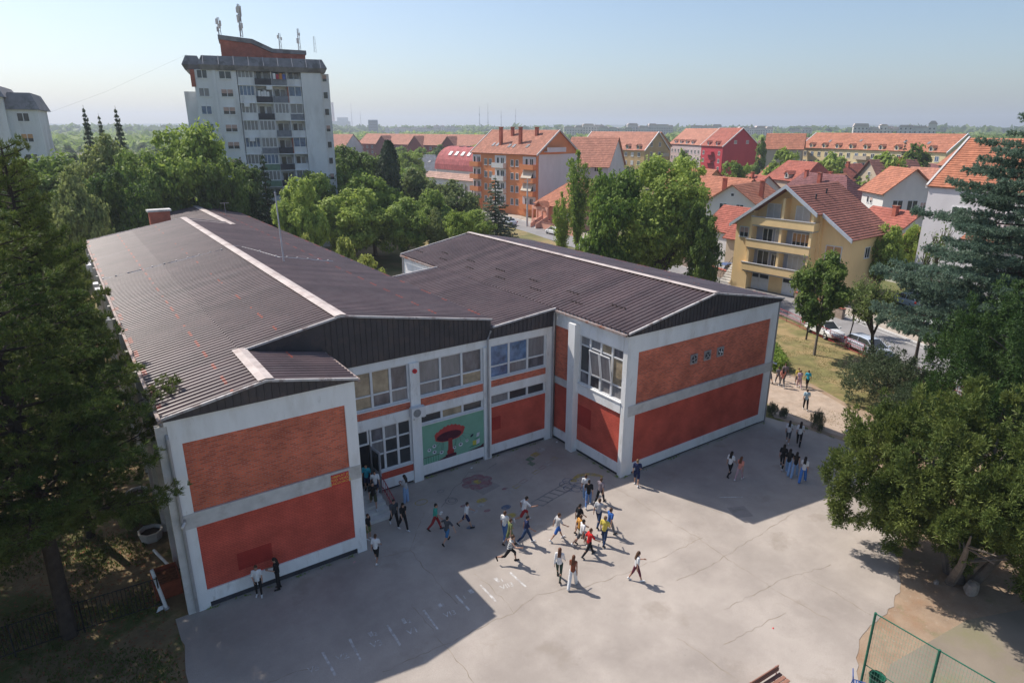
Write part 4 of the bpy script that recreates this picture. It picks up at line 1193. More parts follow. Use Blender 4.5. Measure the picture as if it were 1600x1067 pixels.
def trunk_mesh(name, H, r, blobs, m, fork=.35, nb=9):
    mb = MB()
    top = Vector((0, 0, H))
    mb.tube([(0, 0, -.1), (r * .15, 0, H * .15), (r * .4, r * .2, H * .45), (0, 0, H * .8)], [r * 1.25, r, r * .75, r * .25], 8)
    bl = sorted(blobs, key=lambda b: -b[3])[:nb]
    for b in bl:
        c = Vector(b[:3])
        s = Vector((0, 0, H * fork * rng.uniform(.8, 1.3)))
        mid = s.lerp(c, .5) + Vector((rng.uniform(-.3, .3), rng.uniform(-.3, .3), .3))
        mb.tube([s, mid, c], [r * .5, r * .32, r * .1], 5)
        for q in range(3):
            e = c + Vector((rng.uniform(-1, 1) * b[3], rng.uniform(-1, 1) * b[4], rng.uniform(-.2, .8) * b[5])) * .8
            mb.tube([mid.lerp(c, .6), mid.lerp(e, .7), e], [r * .2, r * .12, r * .04], 4, caps=False)
    return mb.mesh(name, m)

def broad_blobs(Rr, z0, z1, n, seed):
    q = random.Random(seed)
    out = [(0, 0, (z0 + z1) / 2, Rr * .62, Rr * .62, (z1 - z0) * .42)]
    for k in range(n):
        t = q.random()
        z = z0 + (z1 - z0) * (.12 + .8 * t)
        rmax = Rr * (1 - .75 * abs((z - (z0 + (z1 - z0) * .42)) / (z1 - z0) * 1.35) ** 1.6)
        a = 2.4 * k + q.uniform(-.4, .4)
        d = rmax * q.uniform(.45, .75)
        r = Rr * q.uniform(.25, .42)
        out.append((d * math.cos(a), d * math.sin(a), z, r, r, r * q.uniform(.65, .9)))
    return out

PROTO = {}
def proto(key, trunk, crown):
    PROTO[key] = (trunk, crown)
def broad(key, H, Rr, z0, n, clumps, per, crad, size, m, seed, tr=.25, bk=bark, inner=.3):
    b = broad_blobs(Rr, z0, H - .3, n, seed)
    proto(key, trunk_mesh('trunk', H * .8, tr, b, bk, fork=max(.18, z0 / H * .9)), crown_mesh('crown', b, clumps, per, crad, size, m, inner))
broad('broad_a', 10, 4.6, 1.3, 18, 420, 55, .75, .17, L_mid, 3)
broad('big_broad', 10, 4.8, .9, 26, 800, 62, .62, .115, L_lit, 71, .3)
broad('broad_b', 10, 4.2, 1.7, 14, 400, 55, .72, .17, L_lit, 8)
broad('broad_c', 10, 4.8, 1.2, 19, 420, 55, .75, .17, L_dark, 21)
broad('broad_d', 10, 4.2, 2.0, 14, 380, 45, .7, .17, L_olive, 33)
broad('airy', 8, 3.0, 2.2, 12, 300, 46, .55, .13, L_dark, 5, .13, bark_pale, .45)
broad('ball', 4, 2.0, .4, 9, 200, 46, .42, .11, L_yel, 9, .12)
broad('far_a', 10, 4.6, 1.0, 12, 150, 34, 1.0, .36, L_mid, 4)
broad('far_b', 10, 4.2, 1.0, 10, 140, 34, 1.0, .36, L_lit, 6)
broad('far_c', 11, 4.0, 1.0, 12, 150, 34, 1.0, .36, L_dark, 14)
broad('bushy', 3.2, 3.0, .3, 12, 420, 50, .42, .10, L_olive, 12, .09, bark_dark)

def spruce(key, H, Rr, m, whorls, size, droop=.25, dens=1.0):
    Cs, Ds = [], []
    mb = MB()
    mb.tube([(0, 0, -.1), (0, 0, H * .5), (0, 0, H)], [H * .018, H * .012, .02], 7)
    for w in range(whorls):
        t = (w + .5) / whorls
        z = H * (.10 + .88 * t)
        L = Rr * (1 - t) ** .85 * nr.uniform(.85, 1.1) + .15
        nb = max(4, int(9 * (1 - t) + 4))
        for k in range(nb):
            a = 2 * math.pi * (k + nr.random()) / nb
            Lb = L * nr.uniform(.75, 1.08)
            n = int((Lb * 26 + 6) * dens)
            s = nr.uniform(.1, 1, n) ** .7
            side = nr.normal(size=n) * .16 * Lb * s * (1.2 - s) * 1.6
            x = Lb * s
            zz = z - droop * Lb * s + .12 * Lb * s ** 2.5 + nr.normal(size=n) * .05 - np.abs(side) * .25
            Cs.append(np.stack([x * math.cos(a) - side * math.sin(a), x * math.sin(a) + side * math.cos(a), zz], 1))
            Ds.append(np.tile([math.cos(a) * .3, math.sin(a) * .3, .9], (n, 1)))
            mb.tube([(0, 0, z), (Lb * .8 * math.cos(a), Lb * .8 * math.sin(a), z - droop * Lb * .8 + .06 * Lb)], [.05 * (1 - t) + .015, .012], 4, caps=False)
    V, F = leaf_quads(np.concatenate(Cs), np.concatenate(Ds), size, .5)
    proto(key, mb.mesh('trunk', bark_dark), npmesh('crown', V, F, m))
spruce('spruce', 11, 3.0, N_spruce, 22, .14)
spruce('dark_spruce', 11, 2.6, N_dark, 20, .17, .3)
spruce('slim_spruce', 12, 2.2, N_spruce, 30, .2, .3, .7)

def column(key, H, Rr, m, size, n):
    z = nr.uniform(.03, 1, n)
    prof = np.clip(np.sin(np.pi * np.clip(z * .86 + .12, 0, 1)) ** .6, 0, 1)
    a = nr.uniform(0, 2 * np.pi, n)
    lob = 1 + .18 * np.sin(a * 3 + z * 9) + .10 * np.sin(a * 7 - z * 23)
    r = Rr * prof * lob * np.sqrt(nr.uniform(.45, 1, n))
    C = np.stack([r * np.cos(a), r * np.sin(a), z * H], 1)
    D = np.stack([np.cos(a), np.sin(a), np.full(n, .5)], 1)
    V, F = leaf_quads(C, D, size, .5)
    mb = MB()
    mb.tube([(0, 0, -.1), (0, 0, H * .6)], [Rr * .16, Rr * .05], 6)
    proto(key, mb.mesh('trunk', bark_dark), npmesh('crown', V, F, m))
column('column_dark', 12, 2.3, N_dark, .2, 9000)
column('thuja', 3, .8, N_dark, .10, 2500)

def plume(key, H, m, stems, size, per, bk=bark):
    """upright stems clothed in leaves with sky between them"""
    mb = MB()
    Cs, Ds = [], []
    for k in range(stems):
        a = 2.4 * k
        lean = nr.uniform(.05, .28) if k else .02
        h = H * (nr.uniform(.6, .95) if k else 1)
        p = [Vector((math.cos(a) * lean * h * t ** 1.2, math.sin(a) * lean * h * t ** 1.2, h * t)) for t in (0, .3, .6, 1)]
        mb.tube(p, [.16, .11, .07, .02], 5)
        n = per
        t = nr.uniform(.25, 1.0, n)
        w = (.75 + .35 * np.sin(t * 31 + k * 5)) * np.sin(np.pi * np.clip((t - .2) / .85, 0, 1)) ** .8 + .1
        C = np.stack([math.cos(a) * lean * h * t ** 1.2, math.sin(a) * lean * h * t ** 1.2, h * t], 1) + nr.normal(size=(n, 3)) * (w[:, None] * [.6, .6, .3])
        Cs.append(C)
        Ds.append(np.tile([0, 0, .4], (n, 1)))
    V, F = leaf_quads(np.concatenate(Cs), np.concatenate(Ds), size, .55)
    proto(key, mb.mesh('trunk', bk), npmesh('crown', V, F, m))
plume('poplar', 13, L_mid, 7, .16, 1250)

def bare(key, H, m, seed, leaf_n, size, lean=(0, 0), spread=.55, r0=.2, depth=4, bk=bark_dark):
    q = random.Random(seed)
    mb = MB()
    tips = []
    def grow(p, d, L, r, k):
        e = p + d * L
        mid = p + d * L * .5 + Vector((q.uniform(-1, 1), q.uniform(-1, 1), q.uniform(-.4, .4))) * L * .07
        mb.tube([p, mid, e], [r, r * .85, r * .68], 6 if k < 2 else 4, caps=False)
        if k >= 2:
            tips.extend([mid, e])
        if k >= depth:
            return
        for _ in range(3 if k else 4):
            nd = (d + Vector((q.uniform(-1, 1), q.uniform(-1, 1), q.uniform(-.15, .75))) * spread * 1.15).normalized()
            grow(p.lerp(e, q.uniform(.7, 1)), nd, L * q.uniform(.55, .75), r * .6, k + 1)
    grow(Vector((0, 0, -.1)), Vector((lean[0], lean[1], 1)).normalized(), H * .36, r0, 0)
    T = np.array([tuple(t) for t in tips])
    C = T[nr.integers(0, len(T), leaf_n)] + nr.normal(size=(leaf_n, 3)) * .32
    V, F = leaf_quads(C, np.tile([0, 0, .5], (leaf_n, 1)), size, .5)
    proto(key, mb.mesh('trunk', bk), npmesh('crown', V, F, m))
bare('bare_tree', 9.5, L_olive, 4, 700, .11, spread=.6)
bare('leaning_tree', 10.5, L_olive, 17, 2600, .13, lean=(-.45, .55), spread=.5, r0=.28, depth=3)
bare('twiggy', 7, L_olive, 23, 2200, .12, spread=.7, r0=.14)

def needle_tufts(P, D, per, length, width, up=.35):
    """sprays of narrow needles at P, fanning about D"""
    n = len(P) * per
    C = np.repeat(P, per, 0)
    d = np.repeat(D, per, 0) + unit(n) * .75 + np.array([0, 0, up])
    d /= np.linalg.norm(d, axis=1, keepdims=True)
    s = np.cross(d, unit(n))
    s /= np.linalg.norm(s, axis=1, keepdims=True) + 1e-9
    ln = (length * nr.uniform(.6, 1.2, n))[:, None]
    w = width
    V = np.stack([C + s * w, C + d * ln * .55 + s * w * .9, C + d * ln, C + d * ln * .55 - s * w * .9], 1).reshape(-1, 3)
    return V, np.arange(4 * n).reshape(n, 4)

def pine_tree(key, H, z0, Rmax, nbr, tuft_den, m, needle=(.22, .022), per=13, rise=.12, top=.15, r0=.28, prof=.8, bk=bark_dark, flat=.22, up=.35):
    """a tall pine or cedar: horizontal branches carrying flat plates of needle tufts"""
    mb = MB()
    mb.tube([(0, 0, -.1), (.1, .05, H * .3), (-.05, .1, H * .65), (0, 0, H)], [r0 * 1.15, r0 * .9, r0 * .6, .04], 9)
    P, D = [], []
    for k in range(nbr):
        t = (k + nr.random()) / nbr
        z = z0 + (H - z0 - .4) * t
        L = Rmax * ((1 - t) ** prof * (1 - top) + top) * nr.uniform(.62, 1.12)
        if t < .12:
            L *= .55 + 3.6 * t
        a = 2.39996 * k + nr.uniform(-.5, .5)
        ca, sa = math.cos(a), math.sin(a)
        ri = rise * nr.uniform(.2, 1.6)
        def pt(s, w=0):
            return np.array([L * s * ca - w * sa, L * s * sa + w * ca, z + ri * L * s + .10 * L * s * s])
        mb.tube([pt(0), pt(.35), pt(.7), pt(1)], [.085 * (1 - t) + .03, .06 * (1 - t) + .022, .03, .012], 5, caps=False)
        ns = max(3, int(L * 2.2))
        for j in range(ns):
            s = .25 + .75 * (j + nr.random()) / ns
            for sd in (-1, 1):
                wl = L * .30 * (1.15 - s * .8) * nr.uniform(.5, 1.2)
                e = pt(min(1, s + .12), sd * wl) + np.array([0, 0, nr.uniform(-.02, .12)])
                b = pt(s)
                mb.tube([b, e], [.018, .008], 3, caps=False)
                nt_ = max(3, int(wl * tuft_den))
                q = nr.uniform(.25, 1.05, nt_)[:, None]
                c = b + (e - b) * q + nr.normal(size=(nt_, 3)) * [.11, .11, .05 + flat * .2]
                P.append(c)
                D.append(np.tile((e - b) / (np.linalg.norm(e - b) + 1e-6) * .5 + np.array([ca, sa, 0]) * .4, (nt_, 1)))
        tip = pt(1)
        c = tip + nr.normal(size=(4, 3)) * .1
        P.append(c)
        D.append(np.tile([ca, sa, .3], (4, 1)))
    P, D = np.concatenate(P), np.concatenate(D)
    V, F = needle_tufts(P, D, per, needle[0], needle[1], up)
    proto(key, mb.mesh('trunk', bk), npmesh('crown', V, F, m))
    return len(F)
n1 = pine_tree('black_pine', 18.5, 5.0, 6.3, 118, 12, N_pine, (.24, .014), 20)
n1b = pine_tree('black_pine_low', 15, 2.2, 6.0, 120, 12, N_pine, (.24, .014), 18)
n2 = pine_tree('cedar', 21, 4.2, 9.2, 130, 17, N_cedar, (.20, .022), 17, rise=-.04, prof=.62, top=.10, up=.05)
print('needles', n1, n2)

def juniper(key, H, blobs, sprays, per, crad, m, stems, clusters=150, bough=.75):
    mb = MB()
    for (bx, by, tx, ty, tz, r) in stems:
        a, b = Vector((bx, by, -.1)), Vector((tx, ty, tz))
        m1 = a.lerp(b, .4) + Vector((nr.uniform(-.2, .2), nr.uniform(-.2, .2), .3))
        mb.tube([a, m1, b], [r, r * .7, r * .15], 7)
        for q in range(7):
            s = m1.lerp(b, nr.uniform(0, .7))
            e = s + Vector((nr.uniform(-1, 1), nr.uniform(-1, 1), nr.uniform(.2, .9))) * 1.8
            mb.tube([s, e], [r * .3, .02], 4, caps=False)
    P0, U0 = shell_points(blobs, clusters, .25)                 # boughs, with gaps between them
    k = max(1, sprays // clusters)
    o0 = unit(clusters * k) * (nr.random((clusters * k, 1)) ** .5) * bough
    o0[:, 2] = np.abs(o0[:, 2]) * 2.1 - bough * .4
    P, U = np.repeat(P0, k, 0) + o0 * np.repeat(nr.uniform(.6, 1.3, clusters), k)[:, None], np.repeat(U0, k, 0)
    sprays = clusters * k
    n = sprays * per
    off = unit(n) * (nr.random((n, 1)) ** .4) * crad
    rs = np.repeat(nr.uniform(.5, 1.3, sprays), per)[:, None]
    C = np.repeat(P, per, 0) + off * rs * [1, 1, 1.7]
    D = np.repeat(U, per, 0) * .5 + off / crad * .8
    V, F = needle_tufts(C, D / np.linalg.norm(D, axis=1, keepdims=True), 3, .20, .026, .5)
    proto(key, mb.mesh('trunk', bark_pale), npmesh('crown', V, F, m))

def jblobs(Rx, H, n, seed, z0=1.2, top=.5):
    q = random.Random(seed)
    out = [(0, 0, H * .5, Rx * .55, Rx * .55, H * .36)]
    for k in range(n):
        t = (k + .5) / n
        z = z0 + (H - z0) * t ** .9
        rm = Rx * math.sin(math.pi * min(1, .28 + .68 * t)) ** .7
        a = 2.39996 * k
        r = q.uniform(.7, 1.25) * (1.15 - .4 * t)
        d = max(0, rm - r * .6)
        out.append((d * math.cos(a), d * math.sin(a), min(z, H - r * .5), r, r, r * 1.1))
    return out
JL = [(-.275 * L_ - .962 * N_, .962 * L_ - .275 * N_, z_, r_, r_, r_ * 1.1) for L_, N_, z_, r_ in
      ((4.3, 0, 2.1, 1.2), (4.5, .8, 3.4, 1.25), (3.5, -1, 1.9, 1.2), (3.9, 1.5, 4.8, 1.3), (2.9, 1.4, 3.3, 1.2), (3.9, -1.5, 3.6, 1.3), (2.0, 2.2, 4.2, 1.2), (2.5, -.6, 1.9, 1.0), (4.4, -.4, 5.2, 1.1), (3.2, .3, 6.6, 1.1), (.5, 2.6, 5.0, 1.3), (-1.5, 2.4, 4.4, 1.3), (1.2, 1.5, 2.7, 1.15), (-.6, 2.0, 3.3, 1.15), (2.4, .9, 2.3, 1.1), (-2.6, 1.2, 2.5, 1.25), (-3.7, .4, 2.5, 1.3), (.3, .6, 2.6, 1.0))]
juniper('juniper', 8.5, jblobs(4.4, 8.4, 26, 3, 3.4) + JL, 3000, 26, .19, N_jun,
        [(0, 0, -2, 1.5, 6, .3), (.5, .3, 2.2, .5, 6.5, .26), (-.4, .2, -3.4, -1.0, 4.2, .22), (.2, -.4, 1.0, -2.6, 5.6, .22), (.2, .5, .3, 2.8, 5.8, .2)], 370, .52)
juniper('tall_conifer', 12, jblobs(4.1, 11.5, 34, 7, 1.5), 1300, 34, .24, leaf_mat('scale_dark_green', (.026, .068, .016), (.095, .155, .04), .3), [(0, 0, 0, 0, 10.5, .3)], 240, .7)
juniper('low_juniper', 3.6, jblobs(3.0, 3.5, 18, 11, .8), 420, 36, .3, leaf_mat('scale_grey_green', (0.042, 0.077, 0.034), (0.133, 0.168, 0.084), .2), [(-.6, 0, -1.6, .3, 2.3, .1), (.5, .2, 1.6, .6, 2.4, .1), (0, -.3, .3, -1.4, 2.3, .09), (0, 0, 0, .5, 2.6, .09)])

PLACED = []
def plant(key, name, label, x, y, H=None, w=None, rz=None, group=None, cat='tree', z=-.03):
    """a copy of a prototype tree: trunk and crown are its parts"""
    tm, cm = PROTO[key]
    base = {'broad_a': 10, 'big_broad': 10, 'broad_b': 10, 'broad_c': 10, 'broad_d': 10, 'airy': 8, 'ball': 4, 'far_a': 10, 'far_b': 10, 'far_c': 11, 'bushy': 3.2, 'spruce': 11, 'dark_spruce': 11, 'slim_spruce': 12,
            'column_dark': 12, 'thuja': 3, 'poplar': 13, 'bare_tree': 9.5, 'leaning_tree': 10.5, 'twiggy': 7, 'black_pine': 18.5, 'black_pine_low': 15, 'cedar': 21, 'juniper': 8.5, 'tall_conifer': 12, 'low_juniper': 3.6}[key]
    k = (H / base) if H else 1
    kw = w if w else k
    t = thing(name, label, cat, (x, y, z), rng.uniform(0, 6.28) if rz is None else rz, group)
    t.scale = (kw, kw, k)
    link('trunk', tm, t)
    link('crown', cm, t)
    PLACED.append((x, y))
    return t
# ------------------------------------------------------------------ houses and blocks
def tile(name, col, **k):
    return mat(name, col, .85, .3, 1.6, dirt=tuple(c * .7 for c in col), dscale=.5, damt=(.45, .7), layers=[(tuple(c * .55 for c in col), 4.0, .56, .68, .6), (tuple(min(1, c * 1.35) for c in col), .8, .58, .7, .5)], **k)
t_orange = tile('tile_orange', (.41, .165, .10))
t_red = tile('tile_red', (.35, .11, .078))
t_pink = tile('tile_salmon', (.43, .195, .135))
t_brown = tile('tile_brown', (.22, .10, .085))
t_purple = tile('tile_maroon', (.20, .085, .085))
t_crim = tile('sheet_crimson', (.40, .115, .115))
t_grey = tile('slate_grey', (.14, .15, .18))
def wallm(name, col):
    return mat('wall_' + name, col, .9, .08, .5, dirt=tuple(c * .72 for c in col), dscale=.25, damt=(.55, .8), stretch=(1, 1, .4))
w_yellow, w_grey, w_orange, w_pale = wallm('ochre', (.93, .67, .35)), wallm('bluegrey', (.36, .38, .46)), wallm('orange', (.70, .26, .11)), wallm('pale', (.66, .63, .64))
w_cream, w_pink, w_crim, w_white, w_sand, w_beige = wallm('cream', (.70, .58, .34)), wallm('pink', (.66, .34, .25)), wallm('crimson', (.42, .04, .055)), wallm('white', (.68, .66, .63)), wallm('sand', (.52, .36, .18)), wallm('beige', (.48, .40, .31))
w_lilac, w_brickd, w_dirty = wallm('lilac', (.50, .40, .40)), wallm('darkred', (.24, .06, .055)), mat('wall_dirty_white', (.74, .74, .74), .9, .08, .5, dirt=(.52, .51, .50), dscale=.35, damt=(.5, .7), stretch=(1, 1, .3))

WIN = {}
def win(parent, x, y, z, rz, w, h, style='w', frame=None, name='window'):
    key = (round(w, 2), round(h, 2), style, frame)
    if key not in WIN:
        f, p = MB(), MB()
        t = .09
        f.box(-w / 2, w / 2, -.07, .0, h - t, h)
        f.box(-w / 2 - .06, w / 2 + .06, -.11, .0, -.06, t * .7)
        f.box(-w / 2, -w / 2 + t, -.07, 0, t * .7, h - t)
        f.box(w / 2 - t, w / 2, -.07, 0, t * .7, h - t)
        if w > .9:
            f.box(-t * .5, t * .5, -.065, 0, t * .7, h - t)
        if w > 2.0:
            for s in (-1, 1):
                f.box(s * w / 4 - t * .5, s * w / 4 + t * .5, -.065, 0, t * .7, h - t)
        p.box(-w / 2 + .02, w / 2 - .02, -.03, -.005, .03, h - .03)
        bl = None
        if style in 'spo':
            bl = MB()
            zb = .05 if style == 's' else h * .45
            bl.box(-w / 2 + .05, w / 2 - .05, -.06, -.032, zb, h - .05)
            n = max(2, int((h - zb) / .22))
            for k in range(n):
                zz = zb + (h - zb - .1) * k / n
                bl.box(-w / 2 + .05, w / 2 - .05, -.066, -.0605, zz, zz + .03)
        pm = {'w': glass_dark, 'c': curtain_grey, 'b': glass_blue}.get(style, glass_dark)
        WIN[key] = (f.mesh(name, frame or white_frame), p.mesh('pane', pm), bl.mesh('roller_blind', {'s': blind_m, 'p': blind_pink, 'o': blind_orange}[style]) if bl else None)
    fm, pm, bm = WIN[key]
    o = link(name, fm, parent, (x, y, z), rz)
    link('pane', pm, o)
    if bm:
        link('roller_blind', bm, o)
    return o

def slope(mb, e0, e1, r0, r1, course=.38, th=.05, mi=0):
    """a tiled roof slope as overlapping courses from eave (e0,e1) to ridge (r0,r1)"""
    e0, e1, r0, r1 = map(Vector, (e0, e1, r0, r1))
    L = ((r0 + r1) / 2 - (e0 + e1) / 2).length
    n = max(2, min(60, int(L / course)))
    nrm = (e1 - e0).cross(r0 - e0).normalized()
    if nrm.z < 0:
        nrm = -nrm
    up = nrm * th
    for k in range(n):
        a, b = k / n, (k + 1) / n
        p0, p1 = e0.lerp(r0, a) + up, e1.lerp(r1, a) + up
        q0, q1 = e0.lerp(r0, b), e1.lerp(r1, b)
        mb.quad(p0, p1, q1, q0, mi)
        mb.quad(e0.lerp(r0, a), e1.lerp(r1, a), p1, p0, mi)
    mb.quad(e0 - nrm * .12, r0 - nrm * .12, r1 - nrm * .12, e1 - nrm * .12, mi)
    for s, t in ((e0, r0), (r1, e1), (e1, e0)):
        mb.quad(s - nrm * .12, s + up * .9, t + up * .9, t - nrm * .12, mi)

FRZ = {'F': 0, 'R': R(90), 'B': R(180), 'L': R(-90)}
def house(name, label, cat, x, y, rot, w, d, ze, zr, wall, roof, ridge='x', hip=0.0, over=.45, wins=(), chim=(), dorm=(), balc=(), group=None, course=.38, verge=None, base=-.05, skew=.5, sky=()):
    t = thing(name, label, cat, (x, y, 0), R(rot), group)
    mb = MB()
    mb.box(0, w, 0, d, base, ze)
    if ridge == 'x':
        c = d * skew
        if hip < .05:
            mb.prism([(0, ze), (d, ze), (c, zr - .1)], 0, w, 'x')
    else:
        c = w * skew
        if hip < .05:
            mb.prism([(0, ze), (w, ze), (c, zr - .1)], 0, d, 'y')
    mb.obj('wall', wall, t)
    mb = MB()
    if ridge == 'x':
        k = (zr - ze) / c
        k2 = (zr - ze) / (d - c)
        h = hip * w
        slope(mb, (-over, -over, ze - over * k), (w + over, -over, ze - over * k), (-over + h, c, zr), (w + over - h, c, zr), course)
        slope(mb, (w + over, d + over, ze - over * k2), (-over, d + over, ze - over * k2), (w + over - h, c, zr), (-over + h, c, zr), course)
        if h > .05:
            slope(mb, (-over, d + over, ze - over * k), (-over, -over, ze - over * k), (-over + h, c, zr), (-over + h, c, zr - .001), course)
            slope(mb, (w + over, -over, ze - over * k), (w + over, d + over, ze - over * k), (w + over - h, c, zr), (w + over - h, c, zr - .001), course)
    else:
        k = (zr - ze) / c
        k2 = (zr - ze) / (w - c)
        h = hip * d
        slope(mb, (-over, d + over, ze - over * k), (-over, -over, ze - over * k), (c, d + over - h, zr), (c, -over + h, zr), course)
        slope(mb, (w + over, -over, ze - over * k2), (w + over, d + over, ze - over * k2), (c, -over + h, zr), (c, d + over - h, zr), course)
        if h > .05:
            slope(mb, (-over, -over, ze - over * k), (w + over, -over, ze - over * k), (c, -over + h, zr), (c + .001, -over + h, zr), course)
            slope(mb, (w + over, d + over, ze - over * k), (-over, d + over, ze - over * k), (c, d + over - h, zr), (c + .001, d + over - h, zr), course)
    ro = mb.obj('roof', roof, t)
    def zroof(px, py):
        if ridge == 'x':
            return ze + (zr - ze) * (py / c if py < c else (d - py) / (d - c))
        return ze + (zr - ze) * (px / c if px < c else (w - px) / (w - c))
    for (px, py) in chim:
        m2 = MB()
        z0 = zroof(px, py)
        m2.box(px - .35, px + .35, py - .3, py + .3, z0 - .4, max(z0 + 1.1, zr + .5))
        m2.box(px - .45, px + .45, py - .4, py + .4, max(z0 + 1.1, zr + .5), max(z0 + 1.1, zr + .5) + .15)
        m2.obj('chimney', brick_red, ro)
    for (px, py) in sky:
        m2 = MB()
        kk = (zr - ze) / c
        z0 = zroof(px, py) + .07
        m2.add([(px - .4, py, z0), (px + .4, py, z0), (px + .4, py + .9, z0 + .9 * kk), (px - .4, py + .9, z0 + .9 * kk), (px - .4, py, z0 + .09), (px + .4, py, z0 + .09), (px + .4, py + .9, z0 + .9 * kk + .09), (px - .4, py + .9, z0 + .9 * kk + .09)],
               [(4, 5, 6, 7), (0, 1, 5, 4), (1, 2, 6, 5), (2, 3, 7, 6), (3, 0, 4, 7)])
        m2.obj('skylight', curtain_grey, ro)
    if verge:
        if ridge == 'y':
            runs = [((-over, -over - .08, ze - over * k), (c, -over - .08, zr)), ((c, -over - .08, zr), (w + over, -over - .08, ze - over * k2))]
            th = Vector((0, .26, 0))
        else:
            runs = [r_ for xx in (-over - .05, w + over - .15) for r_ in (((xx, -over, ze - over * k), (xx, c, zr)), ((xx, c, zr), (xx, d + over, ze - over * k2)))]
            th = Vector((.22, 0, 0))
        for a, b in runs:
            m2 = MB()
            a, b, lo, hi = Vector(a), Vector(b), Vector((0, 0, -.22)), Vector((0, 0, .16))
            m2.add([a + lo, a + hi, b + hi, b + lo, a + lo + th, a + hi + th, b + hi + th, b + lo + th],
                   [(0, 1, 2, 3), (1, 5, 6, 2), (0, 3, 7, 4), (4, 7, 6, 5), (0, 4, 5, 1), (3, 2, 6, 7)])
            m2.obj('verge_board', verge, t)
    for (face, us, zs, ww, hh, st) in wins:
        for z in zs:
            for i, u in enumerate(us):
                s = st[i % len(st)]
                if face == 'F': win(t, u, 0, z, 0, ww, hh, s)
                elif face == 'R': win(t, w, u, z, R(90), ww, hh, s)
                elif face == 'L': win(t, 0, u, z, R(-90), ww, hh, s)
    for (u, zf) in dorm:
        m2 = MB()
        dw, dh = 1.5, 1.25
        yb = c * .75
        m2.prism([(u - dw / 2, zf), (u + dw / 2, zf), (u + dw / 2, zf + dh), (u, zf + dh + .55), (u - dw / 2, zf + dh)], -.05, yb, 'y')
        do = m2.obj('dormer', wall, t)
        m2 = MB()
        slope(m2, (u - dw / 2 - .25, yb, zf + dh - .18), (u - dw / 2 - .25, -.3, zf + dh - .18), (u, yb, zf + dh + .62), (u, -.3, zf + dh + .62), .5)
        slope(m2, (u + dw / 2 + .25, -.3, zf + dh - .18), (u + dw / 2 + .25, yb, zf + dh - .18), (u, -.3, zf + dh + .62), (u, yb, zf + dh + .62), .5)
        m2.obj('dormer_roof', roof, do)
        win(do, u, -.05, zf + .15, 0, .9, 1.1, 'w')
    for (face, u0, u1, z, dep, m) in balc:
        m2 = MB()
        m2.box(u0, u1, -dep, 0, z - .15, z)
        m2.box(u0, u1, -dep, -dep + .1, z, z + 1.0)
        m2.box(u0, u0 + .1, -dep + .1, 0, z, z + 1.0)
        m2.box(u1 - .1, u1, -dep + .1, 0, z, z + 1.0)
        o = m2.obj('balcony', m, t)
        if face == 'R':
            o.location = (w, 0, 0)
            o.rotation_euler = (0, 0, R(90))
    return t
def span(a, b, n):
    return [a + (b - a) * (k + .5) / n for k in range(n)]

